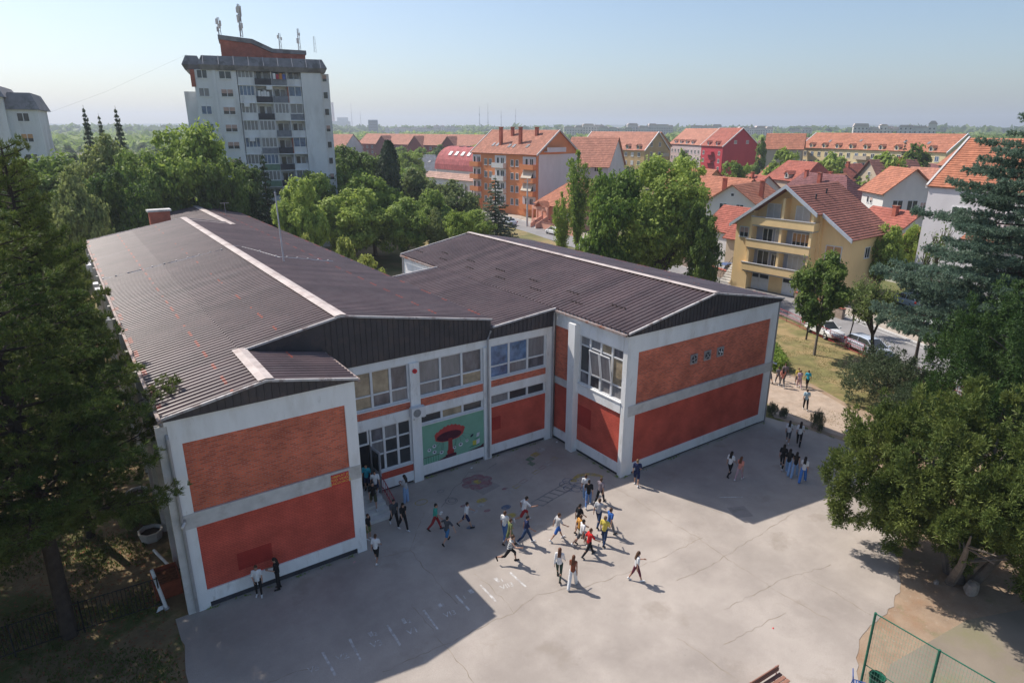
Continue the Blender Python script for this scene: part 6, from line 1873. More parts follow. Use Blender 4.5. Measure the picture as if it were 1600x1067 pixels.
# ------------------------------------------------------------------ tower blocks
def tower():
    t = thing('tower_block', 'white many-storeyed tower block with grey overhanging roof and cluttered balconies', 'tower block', (18.3, 87.3, 0), R(-13.2))
    W, D, fh, nf = 19.6, 14.0, 2.55, 11
    zt = nf * fh - .6                      # wall top 27.4
    mb = MB()
    mb.box(0, 6.0, 0, D, 0, zt)
    mb.box(6.0, 15.4, 1.3, D, 0, zt)
    mb.box(15.4, 18.4, -.15, D, 0, zt)
    mb.box(18.4, 19.8, 1.2, D - 1, 0, zt)
    mb.box(-1.7, 0, 2.0, 6.5, 0, zt - 3.0)
    mb.box(2.6, 3.0, -.2, 0, 0, zt)
    mb.obj('wall', w_dirty, t)
    mb = MB()
    mb.box(-.4, .2, -.1, .5, zt - 2.4, zt)
    mb.obj('brick_corner', brick_red, t)
    roof_g = mat('roof_band_grey', (.23, .22, .225), .9, .25, .8, dirt=(.14, .135, .135), dscale=.6)
    mb = MB()
    def band(x0, x1, y0, y1):
        a, b = .08, .42
        z0, z1, z2 = zt, zt + .7, zt + 2.0
        r = [[(x0 - a, y0 - a, z0), (x1 + a, y0 - a, z0), (x1 + a, y1 + a, z0), (x0 - a, y1 + a, z0)],
             [(x0 - b, y0 - b, z1), (x1 + b, y0 - b, z1), (x1 + b, y1 + b, z1), (x0 - b, y1 + b, z1)],
             [(x0 + .2, y0 + .2, z2), (x1 - .2, y0 + .2, z2), (x1 - .2, y1 - .2, z2), (x0 + .2, y1 - .2, z2)]]
        vs = [v for q in r for v in q]
        fs = [(3, 2, 1, 0), (8, 9, 10, 11)] + [(i * 4 + k, i * 4 + (k + 1) % 4, (i + 1) * 4 + (k + 1) % 4, (i + 1) * 4 + k) for i in range(2) for k in range(4)]
        mb.add(vs, fs)
    band(1.2, 19.0, -.2, D)
    band(-1.0, 1.0, .8, D - 1)
    ro = mb.obj('roof', roof_g, t)
    mb = MB()
    for k in range(9):
        x = 1.6 + k * 2.1
        mb.prism([(-1.23, zt + .72), (0.02, zt + 2.02), (0.02, zt + 2.06), (-1.27, zt + .74)], x - .04, x + .04, 'x')
    mb.obj('roof_seam', zinc, ro)
    mb = MB()
    mb.prism([(4.2, zt + 2.0), (16.6, zt + 2.0), (16.6, zt + 2.9), (11.6, zt + 3.0), (8.6, zt + 4.2), (4.2, zt + 4.6)], 3, 9, 'y', 0)
    mb.prism([(4.0, zt + 4.62), (8.7, zt + 4.22), (11.7, zt + 3.02), (16.8, zt + 2.92), (16.8, zt + 3.5), (11.8, zt + 3.6), (8.9, zt + 4.85), (4.0, zt + 5.25)], 2.8, 9.2, 'y', 1)
    mb.obj('penthouse', [brick_red, roof_g], ro)
    wm = 'wpwpwpcwpw'
    for f in range(nf):
        z = f * fh + .75
        s = wm[(f * 3) % 10]
        win(t, 1.2, 0, z, 0, 1.5, 1.25, 'b' if f in (7, 8) else ('c' if f % 2 else 's' if f == 9 else 'w'))
        win(t, 4.4, 0, z, 0, 1.8, 1.15, 'p' if f in (6, 7, 8, 9) else s)
        win(t, 19.1, 1.2, z, 0, .8, 1.1, 'p' if f % 3 == 1 else 'w')
    cols = [(6.1, 8.4), (8.5, 10.9), (11.0, 13.2), (13.3, 15.35)]
    pm = {'w': w_dirty, 'g': mat('rail_grey', (.2, .21, .24), .7, .3, 2), 'n': mat('rail_green', (.16, .25, .17), .8, .2, 2), 'k': mat('rail_dark', (.06, .06, .07), .8, .3, 2), 'r': brick_red, 'b': mat('rail_blue', (.06, .10, .22), .8, .3, 2)}
    kinds = ['wwwb', 'wwbw', 'wwkw', 'wwgw', 'wnkw', 'wnkw', 'wgkw', 'wwgw', 'wkwg', 'wkgw', 'wkgw']
    enc = ['0000', '0110', '0001', '1010', '0101', '1100', '1101', '1100', '1011', '1001', '1000']
    for f in range(nf):
        z = f * fh
        mb = MB()
        mb.box(6.0, 15.4, -.1, 1.3, z - .12, z + .02)
        mb.obj('balcony_slab', w_dirty, t)
        for c, (x0, x1) in enumerate(cols):
            y0 = -.12 if c in (1, 2) else .1
            mb = MB()
            mb.box(x0, x1, y0, y0 + .1, z + .02, z + (1.0 if kinds[f][c] != 'k' else .95))
            b = mb.obj('balcony', pm[kinds[f][c]], t)
            if enc[f][c] == '1':
                win(t, (x0 + x1) / 2, y0 + .1, z + 1.0, 0, x1 - x0 - .1, 1.5, 'c' if (f + c) % 3 else 'b')
            else:
                win(t, x0 + .7, 1.3, z + .12, 0, .9, 2.0, 'w')
                win(t, x1 - .65, 1.3, z + .9, 0, .9, 1.2, 'c')
        for x in (8.45, 10.95, 13.25):
            mb = MB()
            mb.box(x - .06, x + .06, .0, 1.3, z + .02, z + fh - .12)
            mb.obj('divider', w_dirty if (f % 3 or x != 13.25) else brick_red, t)
    for k, (x0, x1, z) in enumerate(((8.8, 10.5, 9 * fh), (11.2, 13.1, 10 * fh))):
        mb = MB()
        for q in range(4):
            w = (x1 - x0) / 4
            mb.box(x0 + q * w, x0 + q * w + w * .85, -.32, -.29, z + .9, z + 1.75 - .15 * (q % 2), q if k else 0)
        o = mb.obj('laundry', [white_frame, mat('cloth_red', (.4, .05, .08), .9, .1), mat('cloth_orange', (.5, .2, .06), .9, .1), mat('cloth_blue', (.1, .14, .4), .9, .1)], None)
        o.parent = t
        tag(o, None, None)
    for (x, f) in ((7.0, 9), (7.2, 7), (10.5, 10)):
        mb = MB()
        mb.box(x - .4, x + .4, -.25, .1, f * fh - .65, f * fh - .1)
        mb.obj('cooling_unit', white_frame, t)
    def mast(name, label, x, h, dishes, r=.05):
        zb = zt + 2.0 + (3.2 if x < 8 else 1.4)
        o = thing(name, label, 'antenna', t.matrix_basis @ Vector((x, 4.0, zb)), 0, 'antennas on the tower roof')
        mb = MB()
        for a in range(3):
            mb.tube([(.22 * math.cos(a * 2.1), .22 * math.sin(a * 2.1), 0), (.14 * math.cos(a * 2.1), .14 * math.sin(a * 2.1), h)], r, 5)
        for k in range(int(h / .6)):
            z = k * .6
            mb.tube([(.2, 0, z), (-.1, .18, z + .3), (-.1, -.18, z + .5)], r * .6, 4)
        mb.obj('pole', zinc, o)
        for (z, a, s) in dishes:
            mb = MB()
            mb.box(.22, .36, -s * .2, s * .2, z, z + s * .85)
            q = mb.obj('panel_antenna', w_far, o)
            q.rotation_euler = (0, 0, R(a))
    mast('lattice_mast', 'tallest antenna mast crowded with panels on the tower roof', 7.4, 4.6, [(z, a, .9) for z, a in ((3.6, 0), (3.4, 120), (3.5, 240), (2.2, 60), (2.0, 180), (1.2, 300), (2.3, 200), (.9, 90), (2.9, 30))], .06)
    mast('panel_mast', 'bunch of antenna panels at the left end of the tower penthouse', 4.3, 2.6, [(1.4, 20, .9), (1.6, 200, .9), (.6, 120, .8), (1.0, 280, .8)], .05)
    mast('dish_mast', 'small mast with dish right of the penthouse slope', 13.0, 2.6, [(1.8, 180, .6), (1.6, 0, .5)], .04)
    mast('slim_mast', 'slim mast with dish at the right end of the penthouse', 15.9, 3.4, [(1.2, 220, .9), (2.4, 40, .5)], .04)
    mast('whip_aerial', 'thin whip aerial at the right edge of the tower roof', 18.3, 2.4, [], .02)
tower()
def side_tower():
    t = thing('corner_tower_block', 'white tower block cut by the left picture edge with grey mansard roof', 'tower block', (-18.0, 94.8, 0), R(-6))
    zt = 23.2
    mb = MB()
    mb.box(0, 12.6, 0, 14, 0, zt)
    mb.box(12.6, 16.2, 1.0, 13, 0, zt - 1.6)
    mb.obj('wall', w_dirty, t)
    mb = MB()
    for x0, x1, y0, z0, z1 in ((-1, 13.0, -.5, zt, zt + 1.6), (12.2, 16.6, .6, zt - 1.6, zt + .7)):
        mb.add([(x0, y0, z0), (x1, y0, z0), (x1, 15, z0), (x0, 15, z0), (x0 + .8, y0 + 1.1, z1), (x1 - .9, y0 + 1.1, z1), (x1 - .9, 14, z1), (x0 + .8, 14, z1)],
               [(3, 2, 1, 0), (4, 5, 6, 7), (0, 1, 5, 4), (1, 2, 6, 5), (2, 3, 7, 6), (3, 0, 4, 7)])
    mb.obj('roof', MATS['roof_band_grey'], t)
    mb = MB()
    for x in np.arange(0, 12, .8):
        mb.tube([(x, 1, zt + 1.4), (x, 1, zt + 2.3)], .03, 4)
    mb.tube([(0, 1, zt + 2.3), (11.6, 1, zt + 2.3)], .03, 4)
    mb.obj('roof_railing', zinc, t)
    for f in range(8):
        z = f * 2.8 + .4
        win(t, 14.4, 1.0, z, 0, 1.5, 1.2, 'o' if f in (6, 4, 2) else 'w')
        win(t, 7.2, 0, z, 0, 2.2, 1.3, 'w' if f % 2 else 'c')
        win(t, 10.9, 0, z, 0, .8, 1.0, 'w')
side_tower()
mb = MB()
mb.tube([(-1, 93, 21.0), (7, 91, 24.2), (17.9, 87.5, 29.5)], .006, 4)
tag(mb.obj('overhead_wire', dark_base), 'thin wire slung between the two tower blocks', 'cable')

# ------------------------------------------------------------------ street furniture, fences, yard objects
def pole_fence(name, label, pts, h, m, bar=.12, cat='fence', rails=(.12, .95), pr=.03, br=.008, post_every=2.0):
    t = thing(name, label, cat, (*pts[0], 0))
    o = Vector((*pts[0], 0))
    mb = MB()
    for a, b in zip(pts[:-1], pts[1:]):
        a, b = Vector((*a, 0)) - o, Vector((*b, 0)) - o
        L = (b - a).length
        for r in rails:
            mb.tube([a + Vector((0, 0, h * r)), b + Vector((0, 0, h * r))], br * 1.8, 5)
        n = int(L / bar)
        for k in range(n + 1):
            p = a.lerp(b, k / n)
            mb.tube([p + Vector((0, 0, h * rails[0])), p + Vector((0, 0, h * rails[-1]))], br, 4)
        n = max(1, int(L / post_every))
        for k in range(n + 1):
            p = a.lerp(b, k / n)
            pb = MB()
            pb.tube([p - Vector((0, 0, .1)), p + Vector((0, 0, h))], pr, 6)
            pb.obj('post', m, t)
    mb.obj('bars', m, t)
    return t
black_steel = mat('black_steel', (.03, .03, .03), .6, .3, 3)
pole_fence('bar_fence', 'low black bar fence under the pines left of the school', [(-1.25, 1.2), (-4.0, 1.35), (-8.5, 1.4)], 1.5, black_steel, .14, br=.012)
pole_fence('street_railing', 'red steel railing along the street beside the lawn', [(46.5, -19), (53.2, -2.6), (59.1, 11.9), (62.8, 21.5)], 1.1, red_steel, .22, rails=(.1, .55, .97), br=.014, pr=.03)
t = thing('gate_post', 'white painted metal post leaning against the bar fence', 'post', (-1.25, 1.1, 0))
mb = MB()
mb.tube([(0.15, -.1, 0), (-.1, .35, 1.75)], .075, 8)
mb.obj('shaft', white_frame, t)
mb = MB()
mb.tube([(.165, -.125, -.02), (.15, -.1, .06)], .11, 8)
mb.obj('foot', zinc, t)
t = thing('rusty_crate', 'rusty metal crate full of leaves beside the front gable', 'crate', (-.85, 2.3, -.02))
mb = MB()
for s in (0, 1):
    mb.box(-.55, .5, -.6 + s * 1.36, -.56 + s * 1.36, 0, .75)
    mb.box(-.55 + s * 1.01, -.51 + s * 1.01, -.56, .76, 0, .75)
mb.obj('side_panel', rustm, t)
mb = MB()
mb.box(-.51, .46, -.56, .76, .3, .55)
mb.obj('leaf_fill', mat('dead_leaves', (.22, .09, .045), .95, .5, 9), t)
t = thing('waste_pipe', 'short white pipe lying on the ground behind the rusty crate', 'pipe', (-.75, 4.6, .05))
mb = MB()
mb.tube([(-.25, 1.0, .04), (.2, -.8, .04)], .07, 8)
mb.obj('tube', white_frame, t)
for k, (x, y) in enumerate(((-1.05, 11.3), (-.95, 6.9))):
    t = thing('concrete_planter', ('empty octagonal concrete planter beside the long school wall', 'octagonal concrete planter nearest the bar fence with a bush behind')[k], 'planter', (x, y, -.02), R(22.5), 'concrete planters')
    mb = MB()
    mb.lathe([(.47, 0), (.58, .5), (.49, .5), (.45, .34)], n=8)
    mb.obj('rim', mat('planter_concrete', (.45, .43, .40), .9, .12, 3, bump=.3), t)
    mb = MB()
    mb.lathe([(.46, .33), (.01, .35)], n=8)
    mb.obj('soil_fill', mat('dark_soil', (.06, .045, .035), .95, .3, 5), t)
plant('bushy', 'leafy_bush', 'dark leafy bush growing beside the near planter', -1.1, 8.3, 1.6, .34, cat='bush')
mb = MB()
mb.add([(0, 0, 0), (.28, .05, .02), (.33, .22, .1), (.12, .3, .03), (.16, .12, .16)], [(0, 1, 4), (1, 2, 4), (2, 3, 4), (3, 0, 4), (0, 3, 2, 1)])
o = mb.obj('plastic_bag', white_frame)
o.location = (-1.5, .95, 0)
tag(o, 'crumpled white plastic bag on the ground by the bar fence', 'bag')

# sports-court fence at the lower right
green_steel = mat('green_steel', (.015, .12, .075), .5, .15, 3)
t = thing('court_fence', 'tall green mesh fence of the sports court', 'fence', (18.9, -17.75, 0))
def fence_mesh():
    mb = MB()
    L, H = 11.0, 3.3
    for k in range(int(L / .09)):
        mb.tube([(0, -k * .09, .1), (0, -k * .09, H - .03)], .0035, 3, caps=False)
    for k in range(int(H / .2)):
        mb.tube([(0, 0, .1 + k * .2), (0, -L, .1 + k * .2)], .0035, 3, caps=False)
    mb.obj('wire_mesh', mat('green_wire', (.12, .30, .21), .6, .1, 3), t)
    for k in range(6):
        m2 = MB()
        m2.tube([(0, -k * 2.05, -.1), (0, -k * 2.05, H + .03)], .045, 8)
        m2.obj('post', green_steel, t)
    mb = MB()
    for z in (H, 1.1):
        mb.tube([(0, 0, z), (0, -L, z)], .022 if z > 2 else .016, 6)
    mb.obj('rail', green_steel, t)
fence_mesh()
t = thing('yard_bench', 'long brown plank bench with steel frame at the bottom edge', 'bench', (15.95, -16.05, 0), R(-3))
mb = MB()
for y, z in ((-.2, .46), (0, .46), (.2, .46), (.34, .60), (.37, .74)):
    mb.box(-1.0, 1.0, y - .08, y + .08, z - .025, z + .02) if y < .3 else mb.box(-1.0, 1.0, y - .02, y + .02, z - .07, z + .07)
mb.obj('plank', mat('bench_wood', (.28, .14, .10), .8, .3, 3, stretch=(.3, 4, 4)), t)
for x in (-.85, .85):
    mb = MB()
    mb.tube([(x, -.28, 0), (x, -.28, .42), (x, .32, .42), (x, .40, .80)], .025, 6)
    mb.tube([(x, .32, .42), (x, .36, 0)], .025, 6)
    mb.obj('leg', red_steel, t)
t.scale = (.82, .82, .82)
t = thing('metal_chair', 'blue metal chair frame beside the court fence', 'chair', (18.55, -17.85, 0), R(30))
mb = MB()
for x in (-.2, .2):
    mb.tube([(x, -.2, 0), (x, -.2, .45), (x, .2, .45), (x, .26, .9)], .02, 6)
    mb.tube([(x, .2, .45), (x, .24, 0)], .02, 6)
for z, y in ((.9, .26), (.7, .23)):
    mb.tube([(-.2, y, z), (.2, y, z)], .018, 6)
mb.tube([(-.2, -.2, .2), (.2, -.2, .2)], .018, 6)
mb.obj('frame', mat('blue_steel', (.06, .11, .30), .5, .2, 3), t)
mb = MB()
for k in range(5):
    mb.box(-.2, .2, -.19 + k * .085, -.14 + k * .085, .45, .47)
mb.obj('seat', MATS['blue_steel'], t)
t = thing('waste_bin', 'dark green bin behind the court fence post', 'bin', (19.25, -18.1, 0))
mb = MB()
mb.lathe([(.2, 0), (.27, .65), (.24, .65), (.22, .3), (.01, .3)], n=10)
mb.obj('container', green_steel, t)
mb = MB()
mb.lathe([(.275, .63), (.295, .65), (.275, .68)], n=10)
mb.obj('rim', black_steel, t)
def stone(x, y, s, label):
    mb = MB()
    me = None
    V = []
    q = random.Random(int(x * 100))
    mb.lathe([(.02, 0), (.5, .1), (.55, .4), (.4, .75), (.02, .85)], n=9)
    mb.v = [(vx * s * q.uniform(.85, 1.15), vy * s * .7 * q.uniform(.85, 1.15), vz * s * q.uniform(.9, 1.1)) for vx, vy, vz in mb.v]
    o = mb.obj('rock', mat('stone', (.33, .28, .24), .95, .2, 3, bump=.4))
    o.location = (x, y, -.08)
    tag(o, label, 'stone')
stone(28.0, -17.75, .75, 'grey boulder at the foot of the right-hand juniper')
stone(27.4, -16.6, .28, 'small stone on the sand by the yard edge near the juniper')
# rubbish and small plants
for k, (x, y, c, l) in enumerate(((21.9, 3.7, white_frame, 'white paper scrap on the asphalt in the inner corner'), (6.5, -.6, mat('scrap_pink', (.5, .3, .3), .9, .1), 'pink scrap of paper by the front gable wall'), (15.6, 3.9, white_frame, 'tiny white scrap below the drainpipe'), (18.9, -14.2, MATS['alarm_red'], 'small red scrap on the asphalt near the court fence'))):
    mb = MB()
    mb.add([(0, 0, .01), (.22, .04, .02), (.25, .18, .05), (.03, .16, .02), (.12, .1, .09)], [(0, 1, 4), (1, 2, 4), (2, 3, 4), (3, 0, 4), (3, 2, 1, 0)])
    o = mb.obj('paper_scrap', c)
    o.location = (x, y, 0)
    o.scale = (.6, .6, .6) if k < 3 else (.4, .4, .4)
    tag(o, l, 'litter')
t = thing('utility_pole', 'concrete utility pole standing before the arched porch', 'pole', (77.6, 84.0, 0))
mb = MB()
mb.tube([(0, 0, 0), (0, 0, 9.5)], [.22, .13], 8)
mb.obj('shaft', concrete, t)
mb = MB()
mb.box(-.7, .7, -.06, .06, 9.0, 9.12)
for x in (-.6, 0, .6):
    mb.lathe([(.05, 0), (.06, .15), (.02, .2)], (x, 0, 9.12), 6)
mb.obj('crossarm', zinc, t)
def wall_thing(name, label, line, h, th, m, capm=None):
    t = thing(name, label, 'wall', (*line[0], 0))
    o = line[0]
    mb, cb = MB(), MB()
    for a, b in zip(line[:-1], line[1:]):
        d = (Vector(b) - Vector(a)).normalized()
        n = Vector((d.y, -d.x)) * th / 2
        for M_, z0, z1, k in ((mb, -.05, h, 1), (cb, h, h + .08, 1.4)):
            A = [(a[0] - o[0] + s * n.x * k, a[1] - o[1] + s * n.y * k) for s in (1, -1)]
            B = [(b[0] - o[0] + s * n.x * k, b[1] - o[1] + s * n.y * k) for s in (1, -1)]
            M_.add([(*A[0], z0), (*A[1], z0), (*B[1], z0), (*B[0], z0), (*A[0], z1), (*A[1], z1), (*B[1], z1), (*B[0], z1)],
                   [(0, 1, 2, 3), (7, 6, 5, 4), (0, 4, 5, 1), (1, 5, 6, 2), (2, 6, 7, 3), (3, 7, 4, 0)])
    mb.obj('wall_body', m, t)
    cb.obj('coping', capm or concrete, t)
stone_m = mat('rubble_stone', (.27, .21, .17), .95, .35, 2.2, bump=.6, bscale=6)
wall_thing('garden_wall', 'rubble stone garden wall left of the yellow house garages', [(69.3, 24.5), (71.3, 31), (73.6, 40)], 1.1, .35, stone_m, t_red)
wall_thing('garden_wall', 'rubble stone garden wall right of the yellow house garages', [(67.6, 16.4), (66.2, 12.4), (64.8, 9.0)], 1.1, .35, stone_m, t_red)
wall_thing('front_wall', 'low brown wall with red coping by the white house', [(66.2, 3.5), (64.5, -2.5)], 1.3, .3, stone_m, t_red)
wall_thing('villa_wall', 'brownish wall in front of the pink villa', [(78.6, 83), (78.3, 76), (77.2, 68)], 1.2, .3, w_pink, t_brown)
t = thing('stair_flight', 'outdoor stair at the left corner of the yellow house', 'stairs', (68.2, 26.4, 0), R(-87))
mb = MB()
for k in range(8):
    mb.box(-1.6, -.2, .4 + k * .32, .4 + (k + 1) * .32, 0, .25 + k * .28)
mb.obj('steps', concrete, t)
mb = MB()
mb.tube([(-1.55, .4, 1.1), (-1.55, 3.0, 3.2)], .03, 5)
for k in range(5):
    mb.tube([(-1.55, .4 + k * .6, .2 + k * .5), (-1.55, .4 + k * .6, 1.1 + k * .49)], .02, 5)
mb.obj('handrail', black_steel, t)

# ------------------------------------------------------------------ cars
def car_paint(name, col):
    m = mat('paint_' + name, col, .28, .03, 1, spec=.6)
    m.node_tree.nodes['Principled BSDF'].inputs['Coat Weight'].default_value = .6
    return m
tyre_m, rim_m, chrome = mat('tyre', (.02, .02, .02), .9, .2, 5), mat('rim_metal', (.4, .4, .42), .35, .1, 4, metal=.8), mat('chrome', (.5, .5, .5), .2, .05, 4, metal=1)
lamp_w, lamp_r = mat('lamp_clear', (.6, .6, .6), .15, .05, 4), mat('lamp_red', (.4, .01, .01), .2, .05, 4)
CARM = {}
def car_meshes(kind):
    if kind in CARM:
        return CARM[kind]
    L, Wd, H = {'hatch': (4.1, 1.74, 1.48), 'estate': (4.7, 1.8, 1.47), 'saloon': (4.5, 1.76, 1.43)}[kind]
    # body stations: x, floor z, shoulder z, half width, top z (bonnet or boot)
    f = L / 2
    if kind == 'saloon':
        st = [(-f, .42, .72, .62, .78), (-f + .12, .28, .80, .80, .92), (-f + .9, .25, .86, .87, .98), (0, .24, .84, .88, .93), (f - 1.35, .24, .82, .87, .92), (f - .5, .27, .72, .83, .82), (f - .1, .3, .6, .70, .68), (f, .4, .52, .58, .56)]
        cab = [(-f + .75, .97, .70, .97), (-f + 1.35, .96, .66, 1.36), (-.2, .94, .62, H), (.45, .93, .63, H - .02), (f - 1.25, .92, .72, .93)]
    else:
        rear = .3 if kind == 'hatch' else .22
        st = [(-f, .42, .80, .66, .9), (-f + .10, .28, .88, .82, .98), (-f + .8, .25, .90, .87, .98), (0, .24, .86, .88, .95), (f - 1.2, .24, .84, .87, .94), (f - .45, .27, .74, .83, .84), (f - .1, .3, .62, .72, .70), (f, .4, .54, .60, .58)]
        cab = [(-f + .10, .97, .70, .97), (-f + rear + .25, .97, .64, H - .10), (-.6, .95, .63, H), (.35, .94, .63, H - .02), (f - 1.0, .93, .73, .94)]
    def loft(sec, closed_ends=True):
        mb = MB()
        n = len(sec[0])
        for s in sec:
            mb.v += s
        for i in range(len(sec) - 1):
            for k in range(n):
                mb.f.append((i * n + k, i * n + (k + 1) % n, (i + 1) * n + (k + 1) % n, (i + 1) * n + k))
                mb.m.append(0)
        mb.f += [tuple(range(n - 1, -1, -1)), tuple((len(sec) - 1) * n + k for k in range(n))]
        mb.m += [0, 0]
        return mb
    sec = []
    for x, z0, zs, hw, zt in st:
        sec.append([(x, -hw * .86, z0), (x, -hw, z0 + .12), (x, -hw * 1.0, zs - .06), (x, -hw * .93, zs + .03), (x, -hw * .6, zt), (x, 0, zt + .02), (x, hw * .6, zt), (x, hw * .93, zs + .03), (x, hw, zs - .06), (x, hw, z0 + .12), (x, hw * .86, z0)])
    body = loft(sec)
    gl = loft([[(x, -.80 * (hw + .12), zb - .06), (x, -hw - .01, zb + (zt - zb) * .55), (x, -hw * .93, zt - .02), (x, hw * .93, zt - .02), (x, hw + .01, zb + (zt - zb) * .55), (x, .80 * (hw + .12), zb - .06)] for x, zb, hw, zt in cab])
    a, b = cab[1], cab[-2]
    roof = MB()
    xs = [c for c in cab[1:-1]]
    rs = loft([[(x, -hw * .97, zt - .03), (x, -hw * .8, zt + .015), (x, 0, zt + .035), (x, hw * .8, zt + .015), (x, hw * .97, zt - .03)] for x, zb, hw, zt in xs])
    pil = MB()
    for s in (-1, 1):
        for (c0, c1) in ((cab[0], cab[1]), (cab[-1], cab[-2])):
            pil.tube([(c0[0], s * (c0[2] + .03), c0[1] - .02), (c1[0], s * (c1[2] * .97 + .0), c1[3] - .02)], .035, 5)
        xm = (cab[1][0] + cab[-2][0]) / 2
        pil.tube([(xm, s * .76, .93), (xm + .02, s * .615, H - .03)], .035, 5)
    rs.add(pil.v, pil.f)
    wh, rim = MB(), MB()
    def ring(mb, prof, n=16):
        vs = [(r * math.cos(2 * math.pi * k / n), y, r * math.sin(2 * math.pi * k / n)) for r, y in prof for k in range(n)]
        mb.add(vs, [(i * n + k, i * n + (k + 1) % n, (i + 1) * n + (k + 1) % n, (i + 1) * n + k) for i in range(len(prof) - 1) for k in range(n)])
    ring(wh, [(.20, -.1), (.30, -.1), (.32, -.07), (.32, .07), (.30, .1), (.20, .1)])
    ring(rim, [(.01, -.09), (.06, -.085), (.2, -.06), (.21, -.095), (.21, .095), (.2, .06), (.06, .085), (.01, .09)])
    hl, tl, pt = MB(), MB(), MB()
    hl.box(f - .34, f - .1, -.1, .1, .60, .72)
    tl.box(-f + .0, -f + .16, -.09, .09, .70, .92)
    pt.box(-.26, .26, -.012, .012, -.06, .06)
    CARM[kind] = (body, gl, rs, wh.mesh('tyre', tyre_m, True), rim.mesh('rim', rim_m), hl.mesh('headlight', lamp_w), tl.mesh('tail_light', lamp_r), L, Wd, pt.mesh('number_plate', white_frame))
    return CARM[kind]
def car(name, label, kind, paint, x, y, rot, z=.0):
    body, gl, rs, wh, rim, hl, tl, L, Wd, pt = car_meshes(kind)
    t = thing(name, label, 'car', (x, y, z), R(rot), 'cars parked along the street')
    b = body.obj('body', paint, t)
    m = b.modifiers.new('bevel', 'BEVEL')
    m.width, m.segments, m.limit_method = .04, 2, 'ANGLE'
    gl.obj('windows', glass_dark, t)
    rs.obj('car_roof', paint, t)
    for sx in (-L / 2 + .82, L / 2 - .85):
        for sy in (-1, 1):
            w = link('wheel', wh, t, (sx, sy * (Wd / 2 - .10), .32))
            link('rim', rim, w)
    for sy in (-1, 1):
        link('headlight', hl, t, (0, sy * .62, 0))
        link('tail_light', tl, t, (0, sy * .74, 0))
        mb = MB()
        mb.box(L / 2 - 1.25, L / 2 - 1.1, sy * .98 - .1, sy * .98 + .1, .90, 1.04)
        mb.obj('wing_mirror', paint, t)
    link('number_plate', pt, t, (-L / 2 - .02, 0, .62), R(90))
    return t
p_white, p_silver, p_grey, p_blue, p_red2 = car_paint('white', (.72, .72, .72)), car_paint('silver', (.50, .56, .66)), car_paint('grey', (.12, .125, .13)), car_paint('blue', (.08, .14, .3)), car_paint('red', (.35, .03, .03))
car('parked_car', 'white hatchback parked behind the small dark leafy tree', 'hatch', p_white, 57.9, 7.0, -112)
car('parked_car', 'light silver-blue estate car parked above the roadside juniper bush', 'estate', p_silver, 56.0, 1.6, -113)
car('parked_car', 'white car under the cedar by the white house wall', 'estate', p_white, 66.2, 1.2, 60)
car('parked_car', 'grey car parked at the far kerb before the big tree', 'saloon', p_grey, 74.8, 57.5, 82)
car('parked_car', 'white car parked beside the pink villa wall', 'hatch', p_white, 75.6, 72.5, 84)
car('parked_car', 'dark blue car parked beside the yellow house on the left', 'hatch', p_blue, 74.0, 31.0, 0)
car('parked_car', 'silver car on the street left of the spruce', 'saloon', p_silver, 75.8, 88, 86)
car('parked_car', 'grey-blue car in the yard between yellow and white houses', 'hatch', car_paint('steel', (.2, .27, .33)), 76.5, 8.2, 70)
car('parked_car', 'red car glimpsed left of the pine branches beyond the school', 'hatch', p_red2, -5, 62, 10)
car('parked_car', 'white car glimpsed beyond the far left school corner', 'estate', p_white, -2.6, 54, 20)
# ------------------------------------------------------------------ planting
for k_, nm, lab, x, y, H, w in PLANTS:
    plant(k_, nm, lab, x, y, H, w)
for args in (('broad_b', 'leafy_tree', 'sunlit tree between the two towers, right of the slender spruces', 7.5, 92, 17.5, 1.3), ('broad_a', 'leafy_tree', 'green tree at the foot of the far-left tower block', -2.0, 80, 15.5, 1.25),
             ('broad_c', 'leafy_tree', 'green tree filling the gap at the left foot of the tower', 19.5, 76, 14.5, 1.1), ('broad_b', 'leafy_tree', 'light tree at the right foot of the tower', 30.5, 74.0, 14.0, 1.1), ('broad_a', 'leafy_tree', 'green tree behind the sunlit park trees', 38.5, 71, 12.5, 1.15),
             ('broad_d', 'leafy_tree', 'loose green tree beyond the end of the long school', 9.5, 76, 16.0, 1.0), ('broad_a', 'leafy_tree', 'lower bright tree under the biggest round tree', 61.5, 34.0, 11.0, 1.0), ('broad_b', 'leafy_tree', 'pale tree at the street end of the dry park lawn', 50.0, 60.0, 8.0, .8)):
    plant(*args)
plant('black_pine', 'pine_tree', 'dark black pine in the left foreground with its trunk by the bar fence', -4.5, 1.5, 16.8, .95, rz=.4)
plant('black_pine', 'pine_tree', 'tallest black pine, right behind the foreground one beside the school eave', -3.4, 8.8, 18.9, .64, rz=2.4)
plant('black_pine', 'pine_tree', 'third black pine in the left row, branches reaching over the long roof', -3.9, 17.5, 18.2, .64, rz=4.2)
plant('black_pine', 'pine_tree', 'fourth black pine in the left row beside the long school', -4.4, 28.5, 17.0, .66, rz=1.2)
plant('black_pine', 'pine_tree', 'pine farthest back in the left row beside the end of the long school', -5.5, 41.0, 15.5, .8, rz=3.1)
plant('black_pine_low', 'pine_tree', 'lower bushy pine left of the foreground pine trunk', -9.2, 4.5, 15.0, .95, rz=2.2)
plant('black_pine', 'pine_tree', 'pine at the left picture edge outside the row', -10.5, 14.0, 18.5, 1.0, rz=5.5)
plant('black_pine', 'pine_tree', 'pine at the lower left corner casting deep shade on the grass', -10.5, -2.0, 16.0, .95, rz=5.2)
plant('juniper', 'juniper_tree', 'wide yellow-green juniper overhanging the yard on the right', 28.4, -17.1, 8.6, 1.0, rz=.001)
